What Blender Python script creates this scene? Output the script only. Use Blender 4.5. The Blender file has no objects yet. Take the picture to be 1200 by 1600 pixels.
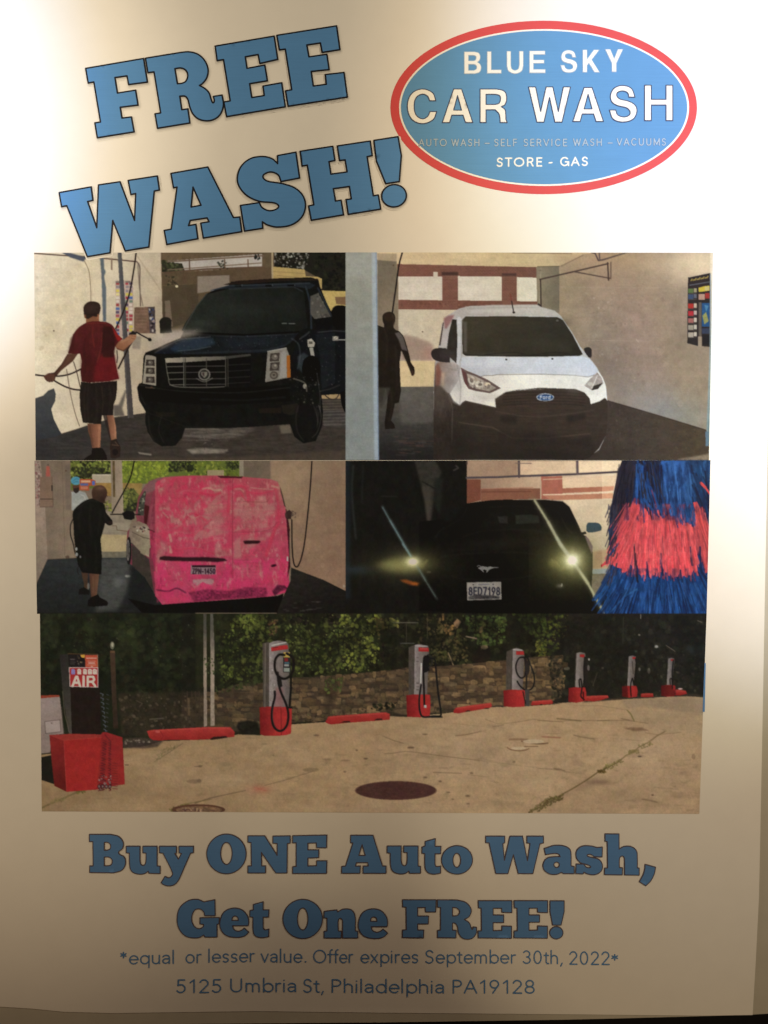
import bpy, math, random
import numpy as np
from mathutils import Vector, Matrix, geometry

# ------------------------------------------------------------------ camera, world, lamps, exposure
scene = bpy.context.scene
MM = 0.175e-3                      # metres of paper per pixel of the 1200x1600 photograph
FPX = 1209.0                       # focal length in those pixels
TILT = math.radians(2.5)
HCAM = FPX * MM
cam_data = bpy.data.cameras.new("camera")
cam_data.sensor_fit = 'VERTICAL'
cam_data.sensor_height = 24.0
cam_data.lens = 24.0 * FPX / 1600.0
cam_data.clip_start = 0.01
cam_data.clip_end = 20.0
cam = bpy.data.objects.new("camera", cam_data)
scene.collection.objects.link(cam)
CPOS = np.array([0.0, HCAM * math.sin(TILT), HCAM * math.cos(TILT)])
cam.location = CPOS
cam.rotation_euler = (-TILT, 0, 0)
scene.camera = cam

world = bpy.data.worlds.new("World")
scene.world = world
world.use_nodes = True
world.node_tree.nodes["Background"].inputs[0].default_value = (1.0, 0.55, 0.35, 1)
world.node_tree.nodes["Background"].inputs[1].default_value = 0.03
scene.view_settings.view_transform = 'Standard'
scene.view_settings.look = 'None'
scene.view_settings.exposure = 0.13
scene.view_settings.gamma = 1


def lamp(name, kind, px, py, h, power, color, radius=0.02, aim=None, cone=60, blend=1.0):
    """a lamp standing over the sheet; px, py in photograph pixels of the table plane"""
    d = bpy.data.lights.new(name, kind)
    d.energy = power
    d.color = color
    d.shadow_soft_size = radius
    o = bpy.data.objects.new(name, d)
    scene.collection.objects.link(o)
    p = Vector(((px - 600) * MM, (800 - py) * MM, h))
    o.location = p
    if kind == 'SPOT':
        d.spot_size = math.radians(cone)
        d.spot_blend = blend
        a = Vector(((aim[0] - 600) * MM, (800 - aim[1]) * MM, 0))
        o.rotation_euler = (a - p).to_track_quat('-Z', 'Y').to_euler()
    return o


K = 39.478


def fitted(name, spec, rgb, fmax, radius):
    e = max(rgb)
    col = tuple(c / e for c in rgb)
    if len(spec) == 3:
        return lamp(name, 'POINT', spec[0], spec[1], spec[2], K * e / fmax, col, radius)
    return lamp(name, 'SPOT', spec[0], spec[1], spec[2], K * e / fmax, col, 0.003, aim=spec[3:5], cone=spec[5], blend=spec[6])


# added lamps, aimed and tinted to fit the paper's brightness, middle and foot dim
fitted("spot_right", (1500, 0, 0.18, 1100, 200, 130, 1.0), (0.9189, 0.8180, 0.6577), 27.007, 0.022)
fitted("spot_left", (-300, 200, 0.3, -250, 200, 40, 1.0), (0.8111, 0.7338, 0.6255), 9.649, 0.036)
fitted("spot_right", (1300, 1500, 0.4, 1300, 650, 25, 1.0), (0.0674, 0.1505, 0.4177), 5.262, 0.048)
fitted("spot_top", (600, 800, 0.5, 1300, 0, 25, 1.0), (0.0000, 0.0354, 0.4806), 3.462, 0.060)
fitted("lamp_left", (-250, 700, 0.08), (0.3692, 0.3200, 0.2577), 103.557, 0.010)
fitted("spot_top", (600, 200, 0.4, 1250, 750, 40, 0.6), (0.0161, 0.0375, 0.0536), 6.110, 0.048)
fitted("spot_top", (600, 200, 0.4, 1450, 150, 40, 0.6), (0.2560, 0.4279, 0.5218), 6.108, 0.048)
fitted("spot_right", (1300, 1500, 0.4, 1100, 1300, 25, 0.6), (0.1496, 0.1221, 0.0833), 6.248, 0.048)
fitted("spot_left", (-300, 1300, 0.4, -50, 400, 60, 0.6), (0.1560, 0.1304, 0.0930), 6.085, 0.048)
fitted("spot_top", (600, 800, 0.5, -100, 100, 25, 1.0), (0.2968, 0.2597, 0.2049), 3.533, 0.060)
fitted("spot_top", (600, 200, 0.4, 1300, 300, 40, 0.6), (0.3180, 0.2287, 0.1366), 6.222, 0.048)
fitted("spot_right", (1350, 500, 0.12, 1100, 1300, 90, 0.6), (0.2394, 0.1340, 0.0602), 53.895, 0.014)
fitted("spot_left", (-300, 200, 0.3, -400, 200, 40, 0.6), (0.0085, 0.3053, 0.8446), 10.263, 0.036)
fitted("spot_left", (-200, 1500, 0.12, 0, 1400, 60, 1.0), (0.0749, 0.0520, 0.0310), 61.045, 0.014)
fitted("spot_right", (1700, 700, 0.1, 1300, 800, 60, 1.0), (0.3421, 0.4023, 0.3099), 39.395, 0.012)
fitted("spot_left", (-200, 1500, 0.12, 600, 1250, 25, 1.0), (0.0505, 0.0417, 0.0278), 23.485, 0.014)


# ------------------------------------------------------------------ basics
rng = np.random.default_rng(7)
random.seed(7)


def height(x, y):
    """gentle undulation of the sheet, metres; x, y in metres on the table"""
    u = x / 0.1
    v = y / 0.14
    z = 0.0003 + 0.0003 * np.sin(2.1 * u + 0.6) * np.cos(1.3 * v - 0.4)
    z = z + 0.0012 * np.clip(-u - 0.55, 0, 2) ** 2 * (0.6 + 0.4 * np.sin(2.0 * v))
    z = z + 0.0012 * np.clip(u - 0.85, 0, 1) ** 2 * 3
    t = np.clip((-v - 0.66) / 0.34, 0, 1)
    return (z + 0.0017 * np.exp(-((u + 0.12) / 0.42) ** 2)) * (1 - t * t) + 0.0006  # central bulge dropping to the foot, added so the slope darkens there


CT, ST = math.cos(TILT), math.sin(TILT)


def to_world(px, py, lift=0.0, flat=None):
    """pixels of the photograph -> the point of the sheet (or of a flat level) seen there"""
    px = np.asarray(px, float)
    py = np.asarray(py, float)
    dx = (px - 600) / FPX
    dy = (800 - py) / FPX
    # camera rotated by -TILT about X
    wy = dy * CT + (-1) * ST
    wz = -dy * ST - CT
    z = np.zeros_like(px) if flat is None else np.full_like(px, flat)
    for _ in range(3 if flat is None else 1):
        t = (z - CPOS[2]) / wz
        X = dx * t
        Y = CPOS[1] + wy * t
        if flat is None:
            z = height(X, Y)
    return np.stack([X, Y, z + lift], -1)


def s2l(c):
    c = np.asarray(c, float) / 255.0
    return np.where(c <= 0.04045, c / 12.92, ((c + 0.055) / 1.055) ** 2.4)


PAPER = np.array([0.76, 0.71, 0.612])
# how bright the blank paper looks in the photograph: used only to turn seen colours into ink colours
TX = [0, 60, 120, 200, 300, 400, 500, 600, 700, 800, 900, 1000, 1100, 1200]
TY = [0, 100, 200, 350, 500, 650, 800, 900, 1000, 1070, 1150, 1286, 1394, 1480, 1562, 1600]
TG = [[275, 262, 236, 202, 172, 154, 156, 172, 210, 242, 262, 274, 290, 300],
      [277, 264, 240, 206, 176, 156, 157, 175, 210, 242, 264, 274, 288, 300],
      [278, 266, 246, 212, 180, 159, 154, 170, 204, 234, 260, 272, 284, 296],
      [276, 256, 234, 204, 178, 161, 153, 169, 204, 236, 256, 268, 280, 292],
      [258, 236, 210, 186, 168, 157, 154, 164, 188, 214, 238, 256, 272, 286],
      [197, 183, 168, 157, 150, 148, 150, 158, 174, 196, 221, 244, 266, 282],
      [162, 157, 152, 148, 146, 146, 148, 154, 166, 184, 208, 234, 259, 274],
      [156, 152, 148, 145, 142, 142, 144, 149, 159, 174, 193, 214, 236, 250],
      [152, 149, 145, 141, 138, 137, 139, 144, 152, 163, 177, 193, 208, 217],
      [149, 146, 142, 138, 135, 134, 136, 140, 146, 154, 163, 171, 178, 182],
      [144, 142, 138, 135, 132, 130, 131, 134, 139, 144, 149, 152, 154, 155],
      [136, 135, 133, 130, 127, 126, 126, 127, 130, 134, 138, 141, 143, 143],
      [126, 122, 117, 113, 110, 108, 108, 111, 116, 123, 130, 134, 135, 135],
      [115, 111, 107, 102, 96, 90, 88, 91, 102, 113, 122, 128, 130, 130],
      [104, 101, 98, 92, 81, 70, 64, 67, 82, 100, 114, 120, 122, 122],
      [98, 96, 92, 85, 74, 62, 57, 60, 74, 94, 110, 117, 119, 119]]
TG = np.array(TG, float)


def paper_seen(px, py):
    px = np.clip(np.asarray(px, float), 0, 1199.9)
    py = np.clip(np.asarray(py, float), 0, 1599.9)
    i = np.clip(np.searchsorted(TX, px, 'right') - 1, 0, len(TX) - 2)
    j = np.clip(np.searchsorted(TY, py, 'right') - 1, 0, len(TY) - 2)
    TXa, TYa = np.array(TX, float), np.array(TY, float)
    u = (px - TXa[i]) / (TXa[i + 1] - TXa[i])
    v = (py - TYa[j]) / (TYa[j + 1] - TYa[j])
    u = u * u * (3 - 2 * u) * .4 + u * .6
    g = (TG[j, i] * (1 - u) * (1 - v) + TG[j, i + 1] * u * (1 - v) + TG[j + 1, i] * (1 - u) * v + TG[j + 1, i + 1] * u * v)
    # the table holds the green channel; red and blue follow the warm cast
    r = g * np.interp(g, [60, 120, 155, 200, 222, 245, 260], [1.22, 1.15, 1.105, 1.10, 1.075, 1.05, 1.0])
    b = g * np.interp(g, [60, 120, 150, 200, 222, 243, 262], [0.77, 0.79, 0.825, 0.835, 0.88, 0.905, 0.98])
    return np.stack([r, g, b], -1)


def albedo(rgb, px, py):
    """the ink colour that looks like rgb (0..255) in the light at that place of the sheet"""
    L = s2l(np.clip(paper_seen(px, py), 0, 255)) / PAPER
    return np.clip(s2l(rgb) / L - 0.004, 0.006, 0.93)


# ------------------------------------------------------------------ materials
def print_material(name, color=None, rough=0.6, spec=0.12, mott=0.05, attr=False, scale=9000, band=0.0, bump=0.12):
    m = bpy.data.materials.new(name)
    m.use_nodes = True
    nt = m.node_tree
    b = nt.nodes["Principled BSDF"]
    b.inputs["Roughness"].default_value = rough
    b.inputs["Specular IOR Level"].default_value = spec
    tc = nt.nodes.new("ShaderNodeTexCoord")
    n1 = nt.nodes.new("ShaderNodeTexNoise")
    n1.inputs["Scale"].default_value = scale
    n1.inputs["Detail"].default_value = 3
    n2 = nt.nodes.new("ShaderNodeTexNoise")
    n2.inputs["Scale"].default_value = 180
    n2.inputs["Detail"].default_value = 5
    nt.links.new(tc.outputs["Object"], n1.inputs["Vector"])
    nt.links.new(tc.outputs["Object"], n2.inputs["Vector"])
    add = nt.nodes.new("ShaderNodeMath")
    add.operation = 'ADD'
    nt.links.new(n1.outputs["Fac"], add.inputs[0])
    nt.links.new(n2.outputs["Fac"], add.inputs[1])
    mr = nt.nodes.new("ShaderNodeMapRange")
    mr.inputs["From Min"].default_value = 0.5
    mr.inputs["From Max"].default_value = 1.5
    mr.inputs["To Min"].default_value = 1 - mott
    mr.inputs["To Max"].default_value = 1 + mott
    nt.links.new(add.outputs[0], mr.inputs["Value"])
    fac = mr.outputs["Result"]
    if band:
        mp = nt.nodes.new("ShaderNodeMapping")
        mp.inputs["Scale"].default_value = (60, 4200, 1)
        n3 = nt.nodes.new("ShaderNodeTexNoise")
        n3.inputs["Scale"].default_value = 1
        n3.inputs["Detail"].default_value = 2
        nt.links.new(tc.outputs["Object"], mp.inputs["Vector"])
        nt.links.new(mp.outputs["Vector"], n3.inputs["Vector"])
        m3 = nt.nodes.new("ShaderNodeMapRange")
        m3.inputs["From Min"].default_value = 0.3
        m3.inputs["From Max"].default_value = 0.7
        m3.inputs["To Min"].default_value = 1 - band
        m3.inputs["To Max"].default_value = 1 + band
        nt.links.new(n3.outputs["Fac"], m3.inputs["Value"])
        mu = nt.nodes.new("ShaderNodeMath")
        mu.operation = 'MULTIPLY'
        nt.links.new(fac, mu.inputs[0])
        nt.links.new(m3.outputs["Result"], mu.inputs[1])
        fac = mu.outputs[0]
    mul = nt.nodes.new("ShaderNodeVectorMath")
    mul.operation = 'SCALE'
    if attr:
        at = nt.nodes.new("ShaderNodeAttribute")
        at.attribute_name = "ink"
        nt.links.new(at.outputs["Color"], mul.inputs[0])
    else:
        mul.inputs[0].default_value = tuple(color)
    nt.links.new(fac, mul.inputs["Scale"])
    nt.links.new(mul.outputs[0], b.inputs["Base Color"])
    bp = nt.nodes.new("ShaderNodeBump")
    bp.inputs["Strength"].default_value = bump
    bp.inputs["Distance"].default_value = 0.00002
    nt.links.new(n1.outputs["Fac"], bp.inputs["Height"])
    if bump:
        nt.links.new(bp.outputs[0], b.inputs["Normal"])
    return m


M_PAPER = print_material("white_paper", PAPER, rough=0.75, spec=0.15, mott=0.03, scale=5200)
M_BACK = print_material("grey_card", (0.45, 0.41, 0.32), rough=0.8, spec=0.1, mott=0.07, scale=4000)
M_TABLE = print_material("dark_table", (0.012, 0.011, 0.010), rough=0.5, spec=0.3, mott=0.4, scale=900)
M_BLUE = print_material("blue_ink", (0.094, 0.243, 0.47), mott=0.05, band=0.03)
M_BLUE3 = print_material("blue_ink_foot", (0.098, 0.222, 0.44), mott=0.05, band=0.03)
M_BLUE2 = print_material("blue_ink_small", (0.10, 0.22, 0.42), mott=0.05)
M_LOGO = print_material("logo_blue_ink", (0.108, 0.265, 0.44), mott=0.05, band=0.03)
M_BLACK = print_material("black_ink", (0.014, 0.014, 0.018), mott=0.1)
M_SOFTBLACK = print_material("brown_black_ink", (0.10, 0.075, 0.085), mott=0.1)
M_RED = print_material("red_ink", (0.60, 0.075, 0.07), mott=0.05, band=0.03)
M_WHITE = print_material("unprinted_white", (0.80, 0.76, 0.65), mott=0.03)
M_FAINT = print_material("faint_grey_ink", (0.35, 0.43, 0.47), mott=0.1)
M_GREYLINE = print_material("grey_line_ink", (0.06, 0.075, 0.12), mott=0.08)
M_SH1 = print_material("pale_drop_shadow", PAPER * 0.93, mott=0.04)
M_SH2 = print_material("mid_drop_shadow", PAPER * 0.83, mott=0.04)
M_SH3 = print_material("dark_drop_shadow", PAPER * 0.62, mott=0.04)
M_PHOTO = print_material("photo_ink", attr=True, mott=0.015, band=0.0, rough=0.6, spec=0.08, scale=2500, bump=0.0)

# ------------------------------------------------------------------ objects
coll = scene.collection


def empty(name, parent=None, **props):
    o = bpy.data.objects.new(name, None)
    o.empty_display_size = 0.01
    coll.objects.link(o)
    o.parent = parent
    for k, v in props.items():
        o[k] = v
    return o


def mesh_obj(name, verts, faces, mat, parent=None, colors=None, **props):
    me = bpy.data.meshes.new(name)
    verts = np.ascontiguousarray(verts, np.float32)
    faces = np.asarray(faces, np.int32)
    n, k = faces.shape
    me.vertices.add(len(verts))
    me.vertices.foreach_set("co", verts.ravel())
    me.loops.add(n * k)
    me.loops.foreach_set("vertex_index", faces.ravel())
    me.polygons.add(n)
    me.polygons.foreach_set("loop_start", np.arange(0, n * k, k, dtype=np.int32))
    me.polygons.foreach_set("loop_total", np.full(n, k, np.int32))
    me.update(calc_edges=True)
    if colors is not None:
        a = me.color_attributes.new("ink", 'FLOAT_COLOR', 'POINT')
        c = np.ones((len(verts), 4), np.float32)
        c[:, :3] = colors
        a.data.foreach_set("color", c.ravel())
    me.materials.append(mat)
    o = bpy.data.objects.new(name, me)
    coll.objects.link(o)
    o.parent = parent
    for kk, v in props.items():
        o[kk] = v
    return o


# ------------------------------------------------------------------ outlines: curves, distance fields, contours
def flatten(contour, step=1.2):
    """corner points (x, y) and smooth points (x, y, 1) -> polyline"""
    n = len(contour)
    P = [np.array(p[:2], float) for p in contour]
    S = [len(p) > 2 for p in contour]
    out = []
    for i in range(n):
        j = (i + 1) % n
        a, b = P[i], P[j]
        if not S[i] and not S[j]:
            out.append(a)
            continue
        ch = b - a
        L = np.hypot(*ch)

        def tang(k):
            t = P[(k + 1) % n] - P[(k - 1) % n]
            l = np.hypot(*t)
            return t / l * L if l > 0 else ch
        ta = tang(i) if S[i] else ch * 1.0
        tb = tang(j) if S[j] else ch * 1.0
        m = max(2, int(L / step))
        for q in range(m):
            t = q / m
            out.append((2 * t**3 - 3 * t**2 + 1) * a + (t**3 - 2 * t**2 + t) * ta + (-2 * t**3 + 3 * t**2) * b + (t**3 - t**2) * tb)
    return np.array(out)


def seg_dist(X, Y, pts, closed=True):
    d2 = np.full(X.shape, 1e18)
    n = len(pts)
    for i in range(n if closed else n - 1):
        ax, ay = pts[i]
        bx, by = pts[(i + 1) % n]
        ex, ey = bx - ax, by - ay
        l2 = ex * ex + ey * ey
        if l2 < 1e-12:
            t = 0.0
            qx, qy = X - ax, Y - ay
        else:
            t = np.clip(((X - ax) * ex + (Y - ay) * ey) / l2, 0, 1)
            qx, qy = X - ax - t * ex, Y - ay - t * ey
        np.minimum(d2, qx * qx + qy * qy, out=d2)
    return np.sqrt(d2)


def inside(X, Y, contours):
    r = np.zeros(X.shape, bool)
    for pts in contours:
        n = len(pts)
        for i in range(n):
            ax, ay = pts[i]
            bx, by = pts[(i + 1) % n]
            if ay == by:
                continue
            c = ((ay > Y) != (by > Y)) & (X < (bx - ax) * (Y - ay) / (by - ay) + ax)
            r ^= c
    return r


def grid_for(pts, pad, res):
    x0, y0 = pts.min(0) - pad
    x1, y1 = pts.max(0) + pad
    xs = np.arange(x0, x1 + res, res)
    ys = np.arange(y0, y1 + res, res)
    X, Y = np.meshgrid(xs, ys)
    return xs, ys, X, Y


def contour_lines(F, xs, ys, level):
    """closed loops where F crosses level (F > level is inside)"""
    G = F - level
    G = np.where(np.abs(G) < 1e-9, 1e-9, G)
    G[0, :] = -1; G[-1, :] = -1; G[:, 0] = -1; G[:, -1] = -1
    B = G > 0
    H, W = B.shape
    code = B[:-1, :-1] * 1 + B[:-1, 1:] * 2 + B[1:, 1:] * 4 + B[1:, :-1] * 8
    jj, ii = np.nonzero((code > 0) & (code < 15))
    nxt = {}
    # edges: 0 top, 1 right, 2 bottom, 3 left ; inside kept on one side
    table = {1: [(3, 0)], 2: [(0, 1)], 3: [(3, 1)], 4: [(1, 2)], 5: [(3, 0), (1, 2)], 6: [(0, 2)], 7: [(3, 2)], 8: [(2, 3)],
             9: [(2, 0)], 10: [(0, 1), (2, 3)], 11: [(2, 1)], 12: [(1, 3)], 13: [(1, 0)], 14: [(0, 3)]}

    def key(j, i, e):
        if e == 0:
            return (j, i, 0)
        if e == 2:
            return (j + 1, i, 0)
        if e == 3:
            return (j, i, 1)
        return (j, i + 1, 1)
    for j, i in zip(jj.tolist(), ii.tolist()):
        for a, b in table[int(code[j, i])]:
            nxt[key(j, i, a)] = key(j, i, b)

    def pos(k):
        j, i, o = k
        if o == 0:
            a, b = G[j, i], G[j, i + 1]
            t = a / (a - b)
            return (xs[i] + (xs[i + 1] - xs[i]) * t, ys[j])
        a, b = G[j, i], G[j + 1, i]
        t = a / (a - b)
        return (xs[i], ys[j] + (ys[j + 1] - ys[j]) * t)
    loops = []
    while nxt:
        s, k = next(iter(nxt.items()))
        loop = [pos(s)]
        del nxt[s]
        while k != s and k in nxt:
            loop.append(pos(k))
            k2 = nxt[k]
            del nxt[k]
            k = k2
        if len(loop) > 5:
            loops.append(np.array(loop))
    return loops


def simplify(loop, tol):
    """drop points that lie within tol of the chord (one greedy pass)"""
    n = len(loop)
    keep = [0]
    i = 0
    while i < n - 1:
        j = min(i + 2, n - 1)
        last = i + 1
        while j < n:
            a, b = loop[i], loop[j]
            e = b - a
            l = math.hypot(*e) + 1e-9
            q = loop[i + 1:j] - a
            if len(q) and np.max(np.abs(q[:, 0] * e[1] - q[:, 1] * e[0])) / l > tol or j - i > 14:
                break
            last = j
            j += 1
        i = last
        keep.append(i)
    if keep[-1] == n - 1 and len(keep) > 4:
        pass
    return loop[keep]


def fill_mesh(name, loops, mat, parent, lift, seed_step=7, **props):
    loops = [simplify(l, 0.07) for l in loops]
    loops = [l for l in loops if len(l) >= 3]
    if not loops:
        return None
    V, E = [], []
    for l in loops:
        b = len(V)
        V += [Vector((float(p[0]), float(p[1]))) for p in l]
        E += [(b + i, b + (i + 1) % len(l)) for i in range(len(l))]
    allp = np.concatenate(loops)
    if seed_step:
        xs = np.arange(allp[:, 0].min() + 3, allp[:, 0].max(), seed_step)
        ys = np.arange(allp[:, 1].min() + 3, allp[:, 1].max(), seed_step)
        if len(xs) and len(ys):
            X, Y = np.meshgrid(xs, ys)
            m = inside(X, Y, loops)
            V += [Vector((float(a), float(b))) for a, b in zip(X[m], Y[m])]
    r = geometry.delaunay_2d_cdt(V, E, [], 0, 1e-4)
    vo = np.array([(v[0], v[1]) for v in r[0]])
    fo = np.array([f for f in r[2] if len(f) == 3], int)
    c = vo[fo].mean(1)
    fo = fo[inside(c[:, 0], c[:, 1], loops)]
    a = vo[fo]
    area = (a[:, 1, 0] - a[:, 0, 0]) * (a[:, 2, 1] - a[:, 0, 1]) - (a[:, 1, 1] - a[:, 0, 1]) * (a[:, 2, 0] - a[:, 0, 0])
    fo = fo[np.abs(area) > 1e-7]
    area = area[np.abs(area) > 1e-7]
    fo = np.where((area > 0)[:, None], fo[:, ::-1], fo)   # y runs down in pixels: flip to face up
    used, inv = np.unique(fo, return_inverse=True)
    fo = inv.reshape(fo.shape)
    w = to_world(vo[used, 0], vo[used, 1], lift)
    return mesh_obj(name, w, fo, mat, parent, **props)


def sdf(contours, pad=6, res=0.5):
    allp = np.concatenate(contours)
    xs, ys, X, Y = grid_for(allp, pad, res)
    d = np.full(X.shape, 1e9)
    for c in contours:
        d = np.minimum(d, seg_dist(X, Y, c))
    ins = inside(X, Y, contours)
    return np.where(ins, d, -d), xs, ys


def stroke_sdf(lines, hw, pad=3, res=0.5):
    allp = np.concatenate(lines)
    xs, ys, X, Y = grid_for(allp, pad + hw, res)
    d = np.full(X.shape, 1e9)
    for l in lines:
        d = np.minimum(d, seg_dist(X, Y, l, closed=False) if len(l) > 1 else np.hypot(X - l[0][0], Y - l[0][1]))
    return hw - d, xs, ys


E0 = 5.5e-5       # one layer of print above the next, metres

# ------------------------------------------------------------------ table and sheets under the flyer
def sheet(name, rows, cols, left, right, top, bottom, zfun, thick, mat, parent=None, **props):
    """rows x cols grid between edge curves given in photograph pixels, with thickness"""
    v = np.linspace(0, 1, rows)
    u = np.linspace(0, 1, cols)
    U, V = np.meshgrid(u, v)
    X = U * 0
    Y = U * 0
    for _ in range(4):
        yy = top + (np.interp(X, *bottom) - top) * V if _ else top + (1590 - top) * V
        X = np.interp(yy, *left) * (1 - U) + np.interp(yy, *right) * U
        Y = yy
    if zfun is None:
        P = to_world(X, Y)
    else:
        P = to_world(X, Y, flat=zfun)
    T = P.reshape(-1, 3)
    Bt = T.copy()
    Bt[:, 2] -= thick
    n = rows * cols
    idx = np.arange(n).reshape(rows, cols)
    q = np.stack([idx[:-1, :-1], idx[1:, :-1], idx[1:, 1:], idx[:-1, 1:]], -1).reshape(-1, 4)
    qb = q[:, ::-1] + n
    ring = np.concatenate([idx[0, :-1], idx[:-1, -1], idx[-1, :0:-1], idx[:0:-1, 0]])
    nx = np.roll(ring, -1)
    m = len(ring)
    k = np.arange(m)
    k1 = np.roll(k, -1)
    side = np.stack([2 * n + k, 2 * n + k1, 2 * n + m + k1, 2 * n + m + k], -1)   # the rim has corners of its own: crisp edges
    return mesh_obj(name, np.concatenate([T, Bt, T[ring], Bt[ring]]), np.concatenate([q, qb, side]), mat, parent, **props)


tb = 0.9
mesh_obj("table_top", [(-tb, -tb, -0.0045), (tb, -tb, -0.0045), (tb, tb, -0.0045), (-tb, tb, -0.0045),
                       (-tb, -tb, -0.03), (tb, -tb, -0.03), (tb, tb, -0.03), (-tb, tb, -0.03)],
         [(0, 1, 2, 3), (7, 6, 5, 4), (0, 4, 5, 1), (1, 5, 6, 2), (2, 6, 7, 3), (3, 7, 4, 0)], M_TABLE, kind="structure")
back = sheet("backing_card", 40, 30, ([-60, 1620], [-70, -60]), ([-60, 1620], [1330, 1310]), -60,
             ([0, 300, 600, 900, 1165, 1200, 1320], [1606, 1600, 1597.5, 1593, 1586, 1583.5, 1578]),
             0.00045, 0.0010, M_BACK, label="grey-beige card lying under the flyer, its edge showing below and to the right",
             category="card")
sheet("paper_stack", 40, 30, ([-60, 1620], [-75, -65]), ([-60, 1620], [1340, 1320]), -70,
      ([0, 300, 600, 900, 1165, 1200, 1320], [1604, 1598.5, 1596, 1592, 1585, 1583, 1577]),
      -0.0006, 0.0035, M_BACK, label="bottom-most dull sheet of the pile, lying on the dark table beneath the card",
      category="paper")

flyer = empty("flyer", label="white paper car wash flyer with blue FREE WASH! headline, oval logo and five printed photos",
              category="flyer")
sheet("sheet", 320, 240, ([-40, 1600], [-36, -28]), ([-40, 0, 400, 800, 1100, 1400, 1500, 1586], [1212, 1211, 1204, 1197.5, 1192, 1186, 1181, 1176]), -30,
      ([-40, 0, 50, 100, 175, 250, 400, 600, 900, 1100, 1173, 1220], [1571, 1573, 1576, 1581, 1583, 1582, 1580, 1582.5, 1585, 1587, 1586, 1586]),
      None, 0.00011, M_PAPER, flyer)

# ------------------------------------------------------------------ slab letters, traced per crop (ox, oy, scale)
def tr(contours, ox, oy, s):
    out = []
    for c in contours:
        out.append([(ox + p[0] / s, oy + p[1] / s) + tuple(p[2:]) for p in c])
    return out


def circle(cx, cy, rx, ry, n=12, rot=0.0):
    return [(cx + rx * math.cos(2 * math.pi * k / n) * math.cos(rot) - ry * math.sin(2 * math.pi * k / n) * math.sin(rot),
             cy + rx * math.cos(2 * math.pi * k / n) * math.sin(rot) + ry * math.sin(2 * math.pi * k / n) * math.cos(rot), 1) for k in range(n)]


def slab(contours, parent, half, fill, line, shadow=False, lift=3 * E0, label=None):
    cs = [flatten(c) for c in contours]
    F, xs, ys = sdf(cs, pad=12 if shadow else 5)
    root = empty("letter", parent)
    if label:
        root["label"] = label
    if shadow:
        ox, oy = 1.0, 2.0
        fill_mesh("shadow_ring", contour_lines(F, xs + ox, ys + oy, -3.4), M_SH1, root, lift - 1.6 * E0)
        fill_mesh("shadow_ring", contour_lines(F, xs + ox, ys + oy, -2.2), M_SH2, root, lift - 1.1 * E0)
        fill_mesh("shadow_ring", contour_lines(F, xs + ox, ys + oy, -1.1), M_SH3, root, lift - 0.6 * E0)
    fill_mesh("outline", contour_lines(F, xs, ys, -half), line, root, lift)
    fill_mesh("fill", contour_lines(F, xs, ys, half), fill, root, lift + E0)
    return root


# sub-parts may only be one level down, so a letter is one mesh with two inks
def letter(contours, parent, half, fill, line, shadow=False, lift=3 * E0, name="letter"):
    tmp = slab(contours, None, half, fill, line, shadow, lift)
    kids = [o for o in bpy.data.objects if o.parent == tmp]
    vs, fs, mi, mats = [], [], [], []
    off = 0
    for o in kids:
        me = o.data
        n = len(me.vertices)
        a = np.empty(n * 3, np.float32)
        me.vertices.foreach_get("co", a)
        f = np.empty(len(me.loops), np.int32)
        me.loops.foreach_get("vertex_index", f)
        vs.append(a.reshape(-1, 3))
        fs.append(f.reshape(-1, 3) + off)
        mi.append(np.full(len(f) // 3, len(mats), np.int32))
        mats.append(me.materials[0])
        off += n
        bpy.data.objects.remove(o)
        bpy.data.meshes.remove(me)
    bpy.data.objects.remove(tmp)
    ob = mesh_obj(name, np.concatenate(vs), np.concatenate(fs), mats[0], parent)
    for m in mats[1:]:
        ob.data.materials.append(m)
    ob.data.polygons.foreach_set("material_index", np.concatenate(mi))
    return ob


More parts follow.
